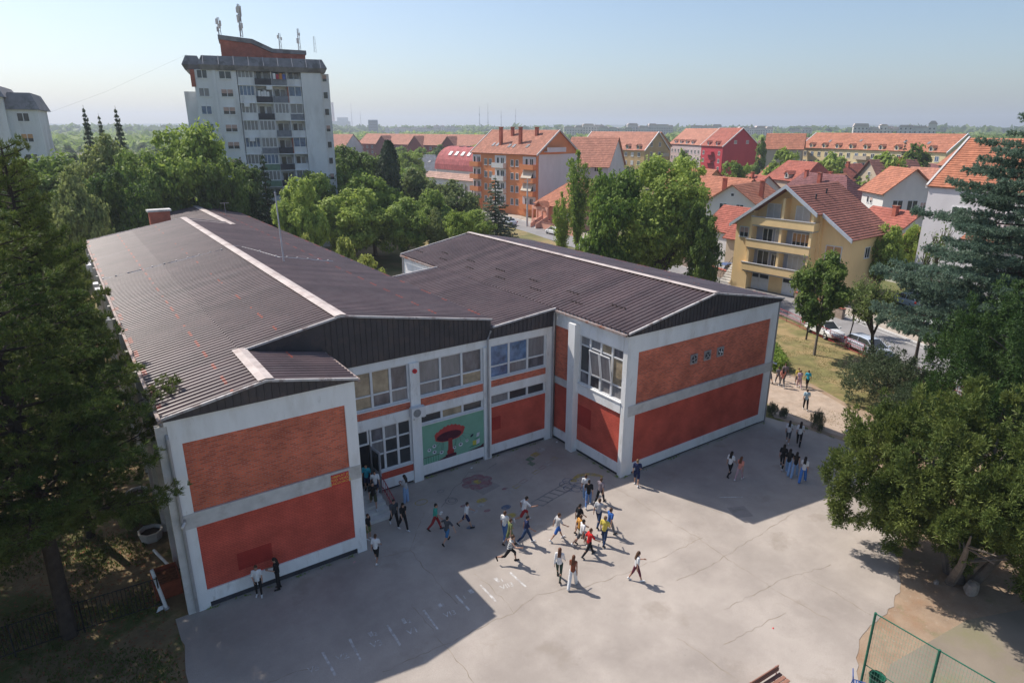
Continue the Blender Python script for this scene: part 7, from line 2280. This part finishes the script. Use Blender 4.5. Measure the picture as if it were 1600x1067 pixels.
plant('tall_conifer', 'conifer_tree', 'tall dark green conifer behind the juniper at the right edge', 37.0, -15.2, 12.4, 1.0, rz=1.0)
plant('tall_conifer', 'conifer_tree', 'second dark conifer filling the right edge above the shaded sand', 33.6, -20.5, 9.5, .95, rz=3.0)
plant('cedar', 'cedar_tree', 'tall blue-green cedar with layered branches at the right edge', 48.6, -10.6, 21.5, 1.0, rz=.8)
plant('low_juniper', 'juniper_bush', 'big dark juniper bush on the lawn by the street', 45.9, -5.0, 3.3, 1.0, rz=.2)
plant('low_juniper', 'juniper_bush', 'grey-green juniper peeking out behind the big yard juniper', 41.5, -8.8, 3.0, .7, rz=2.0)
plant('low_juniper', 'juniper_bush', 'roadside juniper half under the cedar branches', 51.5, -9.5, 3.2, .9, rz=4.0)
plant('low_juniper', 'conifer_bush', 'left small conifer bush at the foot of the right brick gable', 37.2, -1.5, .8, .11, cat='bush')
plant('low_juniper', 'conifer_bush', 'right small conifer bush at the foot of the right brick gable', 37.5, -2.2, .65, .10, cat='bush')
plant('low_juniper', 'conifer_bush', 'conifer bush at the yard corner behind two girls in white', 37.7, -4.6, 1.1, .15, cat='bush')
t = thing('clipped_hedge', 'low clipped hedge beyond the far corner of the right gable', 'hedge', (0, 0, 0))
n = 7000
s = nr.random(n)
px = np.stack([45.2 + 3.4 * s, 3.4 + 3.6 * s, np.zeros(n)], 1) + np.stack([nr.uniform(-.75, .75, n), nr.uniform(-.55, .55, n), nr.uniform(.02, 1.15, n)], 1)
V, F = leaf_quads(px, np.tile([0, 0, .6], (n, 1)), .09)
link('foliage', npmesh('foliage', V, F, L_mid), t)
mb = MB()
for k in range(9):
    mb.tube([(45.4 + k * .38, 3.6 + k * .4, -.05), (45.4 + k * .38, 3.6 + k * .4, .5)], .03, 5)
mb.obj('stems', bark_dark, t)

# trees scattered through the town
q = random.Random(77)
HOUSES = [(o.location.x, o.location.y, o) for o in list(COL.objects) if o.get('category') in ('house', 'apartment block', 'terrace', 'building', 'tower block') and o.parent is None]
def blocked(x, y):
    for hx, hy, o in HOUSES:
        c = Vector((x - hx, y - hy))
        if c.length > 110:
            continue
        a = -o.rotation_euler.z
        lx, ly = c.x * math.cos(a) - c.y * math.sin(a), c.x * math.sin(a) + c.y * math.cos(a)
        w = [ch for ch in o.children if ch.name.startswith('wall')]
        if not w:
            continue
        bb = w[0].bound_box
        if min(b[0] for b in bb) - 4 < lx < max(b[0] for b in bb) + 4 and min(b[1] for b in bb) - 9 < ly < max(b[1] for b in bb) + 4:
            return True
    return False
LAB = {'far_a': 'green broadleaf tree among the roofs of the town', 'far_b': 'pale green tree among the roofs of the town', 'far_c': 'dark green tree among the roofs of the town'}
cnt = 0
while cnt < 285:
    az = q.uniform(-6, 72)
    dd = 105 * (620 / 105) ** (q.random() ** .8)
    if az < 22 and dd < 125 and az > -2:
        continue
    x, y = -2 + dd * math.sin(R(az)), -25.8 + dd * math.cos(R(az))
    rd = [abs((Vector((x, y)) - Vector(p)).length) for p in near_edge]
    if x > 40 and x < 95 and y < 130 and (min(abs(x - (67 + (y - 40) * .09)), 99) < 11 or dd < 110):
        continue
    if blocked(x, y) or any((x - a) ** 2 + (y - b) ** 2 < 30 for a, b in PLACED):
        continue
    k_ = q.choice(['far_a', 'far_b', 'far_c', 'far_a', 'far_c'])
    hmax = 8.5 if (az > 36 and dd < 260) else 12.5
    H = q.uniform(5.0, hmax)
    plant(k_, 'town_tree', LAB[k_], x, y, H, H / 10 * q.uniform(.85, 1.25), group={'far_a': 'green town trees', 'far_b': 'pale green town trees', 'far_c': 'dark green town trees'}[k_])
    cnt += 1

# woods and plain out to the horizon, read as one mass
def far_wood(name, label, az0, az1, d0, d1, n, h0, h1, m, per=20, size=2.2):
    az = np.radians(nr.uniform(az0, az1, n))
    d = d0 * (d1 / d0) ** nr.random(n)
    h = nr.uniform(h0, h1, n)
    base = np.stack([-2 + d * np.sin(az), -25.8 + d * np.cos(az), h * .5], 1)
    u = unit(n * per)
    r = np.repeat(h, per)[:, None]
    C = np.repeat(base, per, 0) + u * r * [.62, .62, .5]
    sz = np.repeat(np.clip(d / 420, 1, 4), per)
    V, F = leaf_quads(C, u + [0, 0, .4], size)
    C4 = np.repeat(C, 4, 0)
    V = C4 + (V - C4) * np.repeat(sz, 4)[:, None]
    o = link(name, npmesh(name, V, F, m))
    return tag(o, label, 'woodland', None, 'stuff')
far_wood('far_woodland', 'green woods and gardens stretching to the horizon', -12, 80, 620, 1500, 1500, 8, 14, L_mid, 24, 2.0)
far_wood('far_woodland', 'dark woods along the horizon line', -14, 82, 1500, 4200, 1900, 14, 24, L_dark, 22, 2.6)
far_wood('far_woodland', 'dark woodland behind the cream block on the right', 57, 80, 420, 1100, 620, 10, 15, L_dark, 26, 1.8)
mb = MB()
P = []
for k in range(60):
    a = R(-20 + k * 105 / 59)
    hgt = 30 + 26 * math.sin(k * .31) * math.sin(k * .13 + 1) + (18 if k < 24 else 0)
    P.append((math.sin(a), math.cos(a), max(12, hgt)))
for i in range(59):
    a, b = P[i], P[i + 1]
    mb.quad((a[0] * 4600, a[1] * 4600, -1), (b[0] * 4600, b[1] * 4600, -1), (b[0] * 4950, b[1] * 4950, b[2]), (a[0] * 4950, a[1] * 4950, a[2]))
    mb.quad((a[0] * 4950, a[1] * 4950, a[2]), (b[0] * 4950, b[1] * 4950, b[2]), (b[0] * 5400, b[1] * 5400, -1), (a[0] * 5400, a[1] * 5400, -1))
tag(mb.obj('hills', mat('hill_green', (.04, .07, .03), .95, .3, .01)), kind='structure')

# grass: short blades near the school
def grass(name, label, polys, n, h, m, z=-.025):
    Ps = []
    for (x0, x1, y0, y1, k) in polys:
        Ps.append(np.stack([nr.uniform(x0, x1, int(n * k)), nr.uniform(y0, y1, int(n * k)), np.full(int(n * k), z)], 1))
    P_ = np.concatenate(Ps)
    keep = (np.sin(P_[:, 0] * 1.1 + 2 * np.sin(P_[:, 1] * .7)) + np.sin(P_[:, 1] * 1.4 + P_[:, 0] * .5) + nr.normal(size=len(P_)) * .5) > -.1
    P_ = P_[keep]
    m_ = len(P_)
    a = nr.uniform(0, 6.28, m_)
    hh = h * nr.uniform(.5, 1.3, m_)
    w = .035
    dx, dy = np.cos(a) * w, np.sin(a) * w
    ln = nr.normal(size=(m_, 2)) * h * .5
    V = np.stack([P_ + np.stack([-dx, -dy, 0 * dx], 1), P_ + np.stack([dx, dy, 0 * dx], 1), P_ + np.stack([ln[:, 0], ln[:, 1], hh], 1)], 1).reshape(-1, 3)
    o = link(name, npmesh(name, V, np.arange(3 * m_).reshape(m_, 3), m))
    return tag(o, label, 'grass', None, 'stuff')
g_dry = leaf_mat('grass_dry', (.19, .175, .065), (.33, .28, .13), .3)
g_green = leaf_mat('grass_green', (.045, .085, .015), (.13, .16, .04), .3)
grass('grass', 'short patchy grass under the pines beside the school', [(-9, -1.2, -10, 14, 1.0), (-9, -1.6, 14, 34, .5)], 26000, .12, g_green)
grass('grass', 'dry short grass of the lawn beside the street', [(46, 55, -6, 13, .7), (38.2, 41.5, -6.8, -1.0, .12), (43, 49, 5.5, 16, .2)], 15000, .055, g_dry)
n = 1500
sd = nr.integers(0, 5, n)
t_ = nr.random(n)
EDGE = np.array([[0.3, -.06, 7.3, -.06], [22.2, -1.98, 35.6, -1.98], [22.05, 2.0, 22.05, -1.8], [12.8, 4.38, 21.4, 4.38], [36.7, -1.6, 37.4, -6.6]])[sd]
C = np.stack([EDGE[:, 0] + (EDGE[:, 2] - EDGE[:, 0]) * t_, EDGE[:, 1] + (EDGE[:, 3] - EDGE[:, 1]) * t_, np.zeros(n)], 1) + np.stack([nr.normal(size=n) * .04, -np.abs(nr.normal(size=n)) * .06, nr.uniform(0, .09, n)], 1)
C = C[(np.sin(t_ * 37 + sd * 2) + nr.normal(size=n) * .5) > .55]
V, F = leaf_quads(C, np.tile([0, 0, .6], (len(C), 1)), .055, .4)
tag(link('weeds', npmesh('weeds', V, F, L_mid)), 'small weeds sprouting along the foot of the school walls', 'weeds', None, 'stuff')
# fallen twigs and leaves under the pines
n = 5000
C = np.stack([nr.uniform(-8, -.9, n), nr.uniform(-6, 20, n), np.full(n, -.008)], 1)
V, F = leaf_quads(C, np.tile([0, 0, 6.], (n, 1)), .055, .45)
tag(link('leaf_litter', npmesh('leaf_litter', V, F, mat('dead_leaves', (.22, .09, .045), .95, .5, 9))), 'brown dead leaves strewn under the pines', 'leaf litter', None, 'stuff')

# ------------------------------------------------------------------ people
SKIN = [mat('skin_a', (.46, .27, .19), .55, .06, 8), mat('skin_b', (.40, .22, .15), .55, .06, 8)]
eye_m, lip_m = mat('eye', (.02, .015, .012), .3, .1), mat('lips', (.30, .11, .09), .5, .1)
HUM = 1.6
def capsule(mb, p0, p1, r0, r1, n=9):
    p0, p1 = Vector(p0), Vector(p1)
    d = p1 - p0
    L = d.length
    d = d.normalized() if L > 1e-6 else Vector((0, 0, 1))
    pts, rr = [], []
    for k in (0, 1, 2):
        a = k / 3 * math.pi / 2
        pts.append(p0 - d * r0 * math.cos(a)); rr.append(max(.003, r0 * math.sin(a) + .002))
    pts += [p0, p1]; rr += [r0, r1]
    for k in (2, 1, 0):
        a = k / 3 * math.pi / 2
        pts.append(p1 + d * r1 * math.cos(a)); rr.append(max(.003, r1 * math.sin(a) + .002))
    mb.tube(pts, rr, n)
def ellipsoid(mb, c, r, rot=None, n=10, m=7):
    c = Vector(c)
    vs = []
    for i in range(m + 1):
        t = math.pi * i / m
        for k in range(n):
            a = 2 * math.pi * k / n
            v = Vector((r[0] * max(.02, math.sin(t)) * math.cos(a), r[1] * max(.02, math.sin(t)) * math.sin(a), r[2] * math.cos(t)))
            vs.append(c + (rot @ v if rot else v))
    fs = [(i * n + k, (i + 1) * n + k, (i + 1) * n + (k + 1) % n, i * n + (k + 1) % n) for i in range(m) for k in range(n)]
    fs += [tuple(range(n)), tuple(m * n + k for k in range(n - 1, -1, -1))]
    mb.add(vs, fs)
def remesh(name, mb, vox, smooth=2, extra=None, mats=()):
    me = mb.mesh(name, list(mats) or [SKIN[0]])
    o = bpy.data.objects.new('tmp', me)
    COL.objects.link(o)
    m = o.modifiers.new('r', 'REMESH')
    m.mode = 'VOXEL'
    m.voxel_size = vox
    s = o.modifiers.new('s', 'SMOOTH')
    s.iterations = smooth
    s.factor = .5
    dg = bpy.context.evaluated_depsgraph_get()
    out = bpy.data.meshes.new_from_object(o.evaluated_get(dg))
    bpy.data.objects.remove(o)
    bpy.data.meshes.remove(me)
    out.name = name
    V = [v.co.copy() for v in out.vertices]
    F = [tuple(p.vertices) for p in out.polygons]
    if extra:
        r = MB()
        r.v, r.f, r.m = V, F, [0] * len(F)
        for e, mi in extra:
            o_ = len(r.v)
            r.v += [Vector(v) for v in e.v]
            r.f += [tuple(i + o_ for i in f) for f in e.f]
            r.m += [mi] * len(e.f)
        bpy.data.meshes.remove(out)
        out = r.mesh(name, list(mats), True)
    else:
        out.polygons.foreach_set('use_smooth', [True] * len(out.polygons))
    return out

def build_pose(lean, legs, arms, head_turn=0, fem=False, head_down=0, twist=0):
    """legs: ((thigh forward deg, knee bend deg), ...) left, right; arms: ((forward, out, elbow bend, elbow inward), ...)"""
    th = R(lean)
    up = Vector((math.sin(th), 0, math.cos(th)))
    Pp = Vector((0, 0, .86))
    sh_w = .152 if fem else .168
    hip_w = .088
    chest, neck, head = Pp + up * .32, Pp + up * .475, Pp + up * .60 + Vector((.02, 0, 0))
    J = {}
    zmin = 9
    for s, (a, k) in zip((1, -1), legs):
        h = Pp + Vector((0, s * hip_w, -.02))
        d = Vector((math.sin(R(a)), s * .03, -math.cos(R(a))))
        kn = h + d * .39
        d2 = Vector((math.sin(R(a - k)), 0, -math.cos(R(a - k))))
        an = kn + d2 * .385
        ft = Vector((math.cos(R(a - k)), s * .12, math.sin(R(a - k)))) if abs(a - k) < 70 else Vector((.3, 0, -1))
        if a - k > -20:
            ft = Vector((1, s * .12, max(0, math.sin(R(a - k))) * .6))
        ft.normalize()
        J[s] = dict(hip=h, knee=kn, ankle=an, foot=ft)
        zmin = min(zmin, (an + ft * .15).z - .035, an.z - .075)
    for s, (f, o, e, inn) in zip((1, -1), arms):
        sp = Pp + up * .435 + Vector((0, s * sh_w, 0))
        d = Vector((math.sin(R(f)) * math.cos(R(o)), s * math.sin(R(o)), -math.cos(R(f)) * math.cos(R(o))))
        el = sp + d * .275
        ff = R(f + e)
        d2 = Vector((math.sin(ff), s * (math.sin(R(o)) * .6 - math.sin(R(inn))), -math.cos(ff)))
        d2.normalize()
        wr = el + d2 * .235
        J[s].update(sh=sp, elb=el, wri=wr, hd=d2)
    sh = Vector((0, 0, -zmin))
    for s in (1, -1):
        for k in J[s]:
            if k not in ('foot', 'hd'):
                J[s][k] = J[s][k] + sh
    Pp, chest, neck, head = Pp + sh, chest + sh, neck + sh, head + sh
    hr = Matrix.Rotation(R(head_turn), 3, 'Z') @ Matrix.Rotation(R(lean * .3 + head_down), 3, 'Y')
    fwd = hr @ Vector((1, 0, 0))
    hup = hr @ Vector((0, 0, 1))
    # body
    b = MB()
    tr = Matrix.Rotation(th, 3, 'Y')
    ellipsoid(b, Pp + up * .02, (.098, .142 if fem else .132, .11), tr)
    capsule(b, Pp + up * .05, Pp + up * .25, .098, .098)
    ellipsoid(b, chest + up * .02, (.098, sh_w * .92, .17), tr)
    capsule(b, J[1]['sh'] - Vector((0, .02, 0)), J[-1]['sh'] + Vector((0, .02, 0)), .052, .052)
    capsule(b, neck - up * .03, neck + up * .07, .046, .042)
    ellipsoid(b, head + hup * .02, (.088, .070, .098), hr)
    ellipsoid(b, head + fwd * .028 - hup * .05, (.058, .054, .058), hr)
    ellipsoid(b, head + fwd * .088 - hup * .012, (.016, .012, .024), hr, 7, 5)
    for s in (1, -1):
        ellipsoid(b, head + hr @ Vector((-.005, s * .072, -.005)), (.018, .010, .028), hr, 7, 5)
        j = J[s]
        capsule(b, j['hip'], j['knee'], .078, .052)
        capsule(b, j['knee'], j['ankle'], .052, .034)
        mid = j['knee'].lerp(j['ankle'], .3) - Vector((.012, 0, 0))
        ellipsoid(b, mid, (.05, .048, .085), None, 8, 6)
        capsule(b, j['ankle'] - Vector((0, 0, .03)), j['ankle'] + j['foot'] * .15 - Vector((0, 0, .045)), .036, .026)
        capsule(b, j['sh'], j['elb'], .047, .036)
        capsule(b, j['elb'], j['wri'], .037, .025)
        hd = j['hd']
        side = hd.cross(Vector((0, s, 0)))
        side = side.normalized() if side.length > .1 else Vector((1, 0, 0))
        nrm = hd.cross(side).normalized()
        rot = Matrix((hd, side, nrm)).transposed()
        ellipsoid(b, j['wri'] + hd * .045, (.05, .036, .017), rot, 8, 6)
    fing = MB()
    for s in (1, -1):
        j = J[s]
        hd = j['hd']
        side = hd.cross(Vector((0, s, 0)))
        side = side.normalized() if side.length > .1 else Vector((1, 0, 0))
        nrm = hd.cross(side).normalized()
        for q_, ln in enumerate((.055, .066, .061, .046)):
            r0 = j['wri'] + hd * .082 + side * (.027 - .018 * q_)
            k1 = r0 + hd * ln * .55 + nrm * .006
            k2 = k1 + hd * ln * .42 + nrm * .022
            fing.tube([r0 - hd * .012, r0, k1, k2], [.0085, .0085, .0078, .0055], 5)
        r0 = j['wri'] + hd * .03 + side * .033
        fing.tube([r0 - side * .012, r0 + side * .012, r0 + side * .025 + hd * .025 + nrm * .008, r0 + side * .024 + hd * .048 + nrm * .016], [.011, .0105, .0095, .006], 5)
    ey, lp = MB(), MB()
    for s in (1, -1):
        ellipsoid(ey, head + hr @ Vector((.078, s * .030, .018)), (.009, .013, .008), hr, 6, 4)
        ellipsoid(ey, head + hr @ Vector((.082, s * .031, .038)), (.006, .020, .004), hr, 6, 4)
    ellipsoid(lp, head + hr @ Vector((.080, 0, -.052)), (.008, .022, .008), hr, 7, 4)
    out = {'body': remesh('body', b, .016, 2, [(fing, 0), (ey, 1), (lp, 2)], [SKIN[0], eye_m, lip_m])}
    def torso(mb, g, lo=0.0):
        ellipsoid(mb, Pp + up * (.04 + lo), (.098 + g, .142 + g, .085 + g), tr)
        capsule(mb, Pp + up * (.06 + lo), Pp + up * .25, .102 + g, .100 + g)
        ellipsoid(mb, chest + up * .02, (.100 + g, sh_w * .94 + g, .165), tr)
        capsule(mb, J[1]['sh'] - Vector((0, .02, 0)), J[-1]['sh'] + Vector((0, .02, 0)), .055 + g * .6, .055 + g * .6)
    tee = MB()
    torso(tee, .018, -.045)
    for s in (1, -1):
        j = J[s]
        capsule(tee, j['sh'], j['sh'].lerp(j['elb'], .72), .060, .060)
    out['tee'] = remesh('shirt', tee, .018, 3)
    tk = MB()
    torso(tk, .014, -.03)
    out['tank'] = remesh('top', tk, .018, 3)
    lg = MB()
    torso(lg, .016, -.03)
    for s in (1, -1):
        j = J[s]
        capsule(lg, j['sh'], j['elb'], .058, .048)
        capsule(lg, j['elb'], j['elb'].lerp(j['wri'], .92), .048, .036)
    out['long'] = remesh('blouse', lg, .018, 3)
    def pants(frac_t, frac_s, g1, g2):
        m = MB()
        ellipsoid(m, Pp + up * .015, (.104, .147, .105), tr)
        capsule(m, Pp + up * .02, Pp + up * .075, .106, .108)
        for s in (1, -1):
            j = J[s]
            capsule(m, j['hip'], j['hip'].lerp(j['knee'], frac_t), .088, .062 + g1)
            if frac_s > 0:
                capsule(m, j['knee'], j['knee'].lerp(j['ankle'], frac_s), .060 + g1, .042 + g2)
        return remesh('trousers' if frac_s > .5 else 'shorts', m, .018, 2)
    out['shorts'] = pants(.86, 0, .022, 0)
    out['cropped'] = pants(1, .35, .004, .010)
    out['trousers'] = pants(1, .95, .010, .010)
    out['leggings'] = pants(1, .97, -.002, -.001)
    out['wide'] = pants(1, 1.06, .026, .036)
    for s in (1, -1):
        sh_ = MB()
        j = J[s]
        ft = j['foot']
        a = j['ankle'] - Vector((0, 0, .036)) - ft * .045
        capsule(sh_, a, j['ankle'] + ft * .155 - Vector((0, 0, .042)), .042, .033)
        capsule(sh_, j['ankle'] - Vector((0, 0, .03)), j['ankle'] + Vector((0, 0, .012)), .043, .042)
        out['shoe%d' % s] = remesh('shoe', sh_, .015, 1)
    h1 = MB()
    ellipsoid(h1, head + hr @ Vector((-.014, 0, .046)), (.092, .079, .092), hr)
    ellipsoid(h1, head + hr @ Vector((-.045, 0, .0)), (.06, .074, .075), hr)
    out['hair_short'] = remesh('hair', h1, .014, 2)
    h2 = MB()
    ellipsoid(h2, head + hr @ Vector((-.014, 0, .046)), (.094, .082, .093), hr)
    ellipsoid(h2, head + hr @ Vector((-.04, 0, -.01)), (.066, .082, .09), hr)
    back = neck - up * .13 - Vector((math.cos(th), 0, 0)) * .105
    capsule(h2, head + hr @ Vector((-.055, .03, -.03)), back + Vector((0, .045, 0)), .055, .040)
    capsule(h2, head + hr @ Vector((-.055, -.03, -.03)), back - Vector((0, .045, 0)), .055, .040)
    out['hair_long'] = remesh('hair', h2, .015, 2)
    h3 = MB()
    ellipsoid(h3, head + hr @ Vector((-.012, 0, .044)), (.092, .079, .091), hr)
    ellipsoid(h3, head + hr @ Vector((-.035, 0, .0)), (.062, .075, .075), hr)
    capsule(h3, head + hr @ Vector((-.095, 0, .06)), head + hr @ Vector((-.15, 0, -.06)), .03, .018)
    out['hair_tail'] = remesh('hair', h3, .014, 2)
    return out
POSE_SPEC = {
    'stand': (0, ((3, 2), (-3, 2)), ((-4, 8, 12, 0), (4, 8, 14, 0)), 15),
    'stand_f': (0, ((4, 3), (-4, 2)), ((-3, 7, 14, 0), (6, 7, 60, 25)), -10, True, 12),
    'phone': (2, ((2, 2), (-2, 2)), ((18, 6, 80, 28), (18, 6, 80, 28)), 0, True, 22),
    'walk': (4, ((24, 6), (-22, 16)), ((-22, 8, 15, 0), (24, 8, 25, 0)), 0),
    'walk_b': (3, ((-20, 18), (22, 5)), ((20, 8, 20, 0), (-20, 8, 15, 0)), 0),
    'walk_f': (3, ((20, 4), (-20, 14)), ((-15, 7, 15, 0), (16, 7, 30, 0)), 0, True),
    'walk_phone': (3, ((-18, 14), (20, 4)), ((20, 7, 78, 24), (-12, 7, 15, 0)), 0, True, 15),
    'stride': (6, ((27, 6), (-26, 16)), ((-28, 14, 20, 0), (28, 14, 35, 0)), 0),
    'stride_b': (5, ((-28, 22), (24, 5)), ((30, 10, 30, 0), (-20, 12, 12, 0)), 12),
    'stroll': (2, ((12, 4), (-14, 10)), ((-8, 7, 18, 0), (10, 9, 45, 15)), -20),
    'run': (16, ((46, 40), (-34, 52)), ((-40, 28, 55, 0), (42, 35, 60, 0)), 0),
    'arms_out': (8, ((26, 8), (-26, 34)), ((10, 52, 10, 0), (-10, 55, 12, 0)), 0),
}
POSES = {}
def pose(name):
    if name not in POSES:
        POSES[name] = build_pose(*POSE_SPEC[name])
    return POSES[name]
CLOTH = {}
def cloth(c):
    if c not in CLOTH:
        pal = {'white': (.70, .70, .70), 'black': (.018, .018, .02), 'navy': (.022, .032, .085), 'turquoise': (.04, .34, .42), 'grey': (.17, .17, .18), 'darkgrey': (.07, .075, .085), 'red': (.55, .025, .025), 'darkred': (.30, .03, .035), 'green': (.06, .36, .28),
               'blue': (.04, .12, .38), 'midblue': (.05, .16, .32), 'jeans': (.10, .19, .40), 'lightjeans': (.27, .40, .60), 'darkjeans': (.03, .055, .12), 'brightblue': (.08, .22, .58), 'olive': (.16, .19, .08), 'orange': (.62, .30, .07), 'yellow': (.62, .50, .10), 'coral': (.66, .26, .20), 'pink': (.50, .33, .35),
               'rust': (.22, .07, .04), 'burgundy': (.14, .035, .055), 'darkgreen': (.035, .06, .045), 'cyan': (.05, .42, .55), 'lilac': (.52, .38, .48), 'palegrey': (.44, .44, .45), 'greymauve': (.24, .20, .22), 'paleblue': (.42, .58, .66), 'khaki': (.07, .075, .04)}
        if c == 'stripes':
            m = mat('cloth_stripes', (.6, .6, .58), .9, .05, 4)
            nt = m.node_tree
            tc, w = nt.nodes.new('ShaderNodeTexCoord'), nt.nodes.new('ShaderNodeTexWave')
            w.bands_direction = 'Z'
            w.inputs['Scale'].default_value = 3.2
            w.inputs['Distortion'].default_value = .3
            rp = nt.nodes.new('ShaderNodeValToRGB')
            rp.color_ramp.interpolation = 'CONSTANT'
            rp.color_ramp.elements[0].color = (.62, .62, .6, 1)
            rp.color_ramp.elements[1].color = (.10, .12, .15, 1)
            rp.color_ramp.elements[1].position = .62
            nt.links.new(tc.outputs['Object'], w.inputs['Vector'])
            nt.links.new(w.outputs['Fac'], rp.inputs['Fac'])
            nt.links.new(rp.outputs['Color'], nt.nodes['Principled BSDF'].inputs['Base Color'])
            CLOTH[c] = m
        else:
            CLOTH[c] = mat('fabric_' + c, pal[c], .9, .10, 9, bump=.3, bscale=14, spec=.15, space='O')
    return CLOTH[c]
HAIRC = {'dark': mat('hair_dark', (.018, .013, .010), .6, .3, 20), 'brown': mat('hair_brown', (.085, .042, .022), .6, .3, 20), 'auburn': mat('hair_auburn', (.12, .045, .022), .6, .3, 20), 'sandy': mat('hair_sandy', (.20, .12, .06), .6, .3, 20)}
def part(name, me, parent, m):
    o = link(name, me, parent)
    o.material_slots[0].link = 'OBJECT'
    o.material_slots[0].material = m
    return o
def person(label, x, y, head, pz, h, hair, hc, top, tc, bot, bc, shoe, z=0.0, group='pupils in the school yard'):
    """head: degrees on the ground as the picture shows it, 0 = to the right, 90 = away"""
    P = pose(pz)
    o = bpy.data.objects.new('person', P['body'])
    COL.objects.link(o)
    o.location = (x, y, z + .002)
    o.rotation_euler = (0, 0, R(-34.6 + head))
    k = h / HUM
    o.scale = (k * rng.uniform(.95, 1.03), k * rng.uniform(.93, 1.03), k)
    tag(o, label, 'person', group)
    if rng.random() < .3:
        o.material_slots[0].link = 'OBJECT'
        o.material_slots[0].material = SKIN[1]
    part('hair', P['hair_' + hair], o, HAIRC[hc])
    part({'tee': 'shirt', 'tank': 'top', 'long': 'blouse'}[top], P[top], o, cloth(tc))
    part({'shorts': 'shorts', 'cropped': 'cropped_trousers'}.get(bot, 'trousers'), P[bot], o, cloth(bc))
    part('shoe', P['shoe1'], o, cloth(shoe))
    part('shoe', P['shoe-1'], o, cloth(shoe))
    return o
for row in PEOPLE:
    person(*row)
# things people carry
def held(name, label, cat, x, y, z, dims, m, rz=0):
    mb = MB()
    a, b, c = dims
    mb.add([(-a, -b, -c), (a, -b, -c * .8), (a * .95, b, -c), (-a, b * .95, -c), (-a, -b, c), (a * .97, -b * .97, c), (a, b, c), (-a, b, c * .9)],
           [(0, 3, 2, 1), (4, 5, 6, 7), (0, 1, 5, 4), (1, 2, 6, 5), (2, 3, 7, 6), (3, 0, 4, 7)])
    o = mb.obj(name, m)
    o.location = (x, y, z)
    o.rotation_euler = (R(20), R(15), R(rz))
    tag(o, label, cat)
held('paper_packet', 'white paper packet held by the boy in the green tee', 'paper', 11.17, -.58, .98, (.06, .04, .08), white_frame, 20)

# ------------------------------------------------------------------ haze
def haze():
    x0, x1, y0, y1, z0, z1 = -1500, 6100, -450, 6100, -2.5, 125
    mb = MB()
    mb.box(x0, x1, y0, y1, z0, z1)
    m = bpy.data.materials.new('haze')
    m.use_nodes = True
    nt = m.node_tree
    nt.nodes.remove(nt.nodes['Principled BSDF'])
    v = nt.nodes.new('ShaderNodeVolumePrincipled')
    v.inputs['Color'].default_value = (.80, .88, 1.0, 1)
    v.inputs['Density'].default_value = HAZE
    v.inputs['Anisotropy'].default_value = .25
    nt.links.new(v.outputs[0], nt.nodes['Material Output'].inputs['Volume'])
    o = mb.obj('haze', m)
    o['kind'] = 'stuff'
    o['label'] = 'pale blue air haze over the whole town'
    o['category'] = 'haze'
HAZE = .0003
haze()
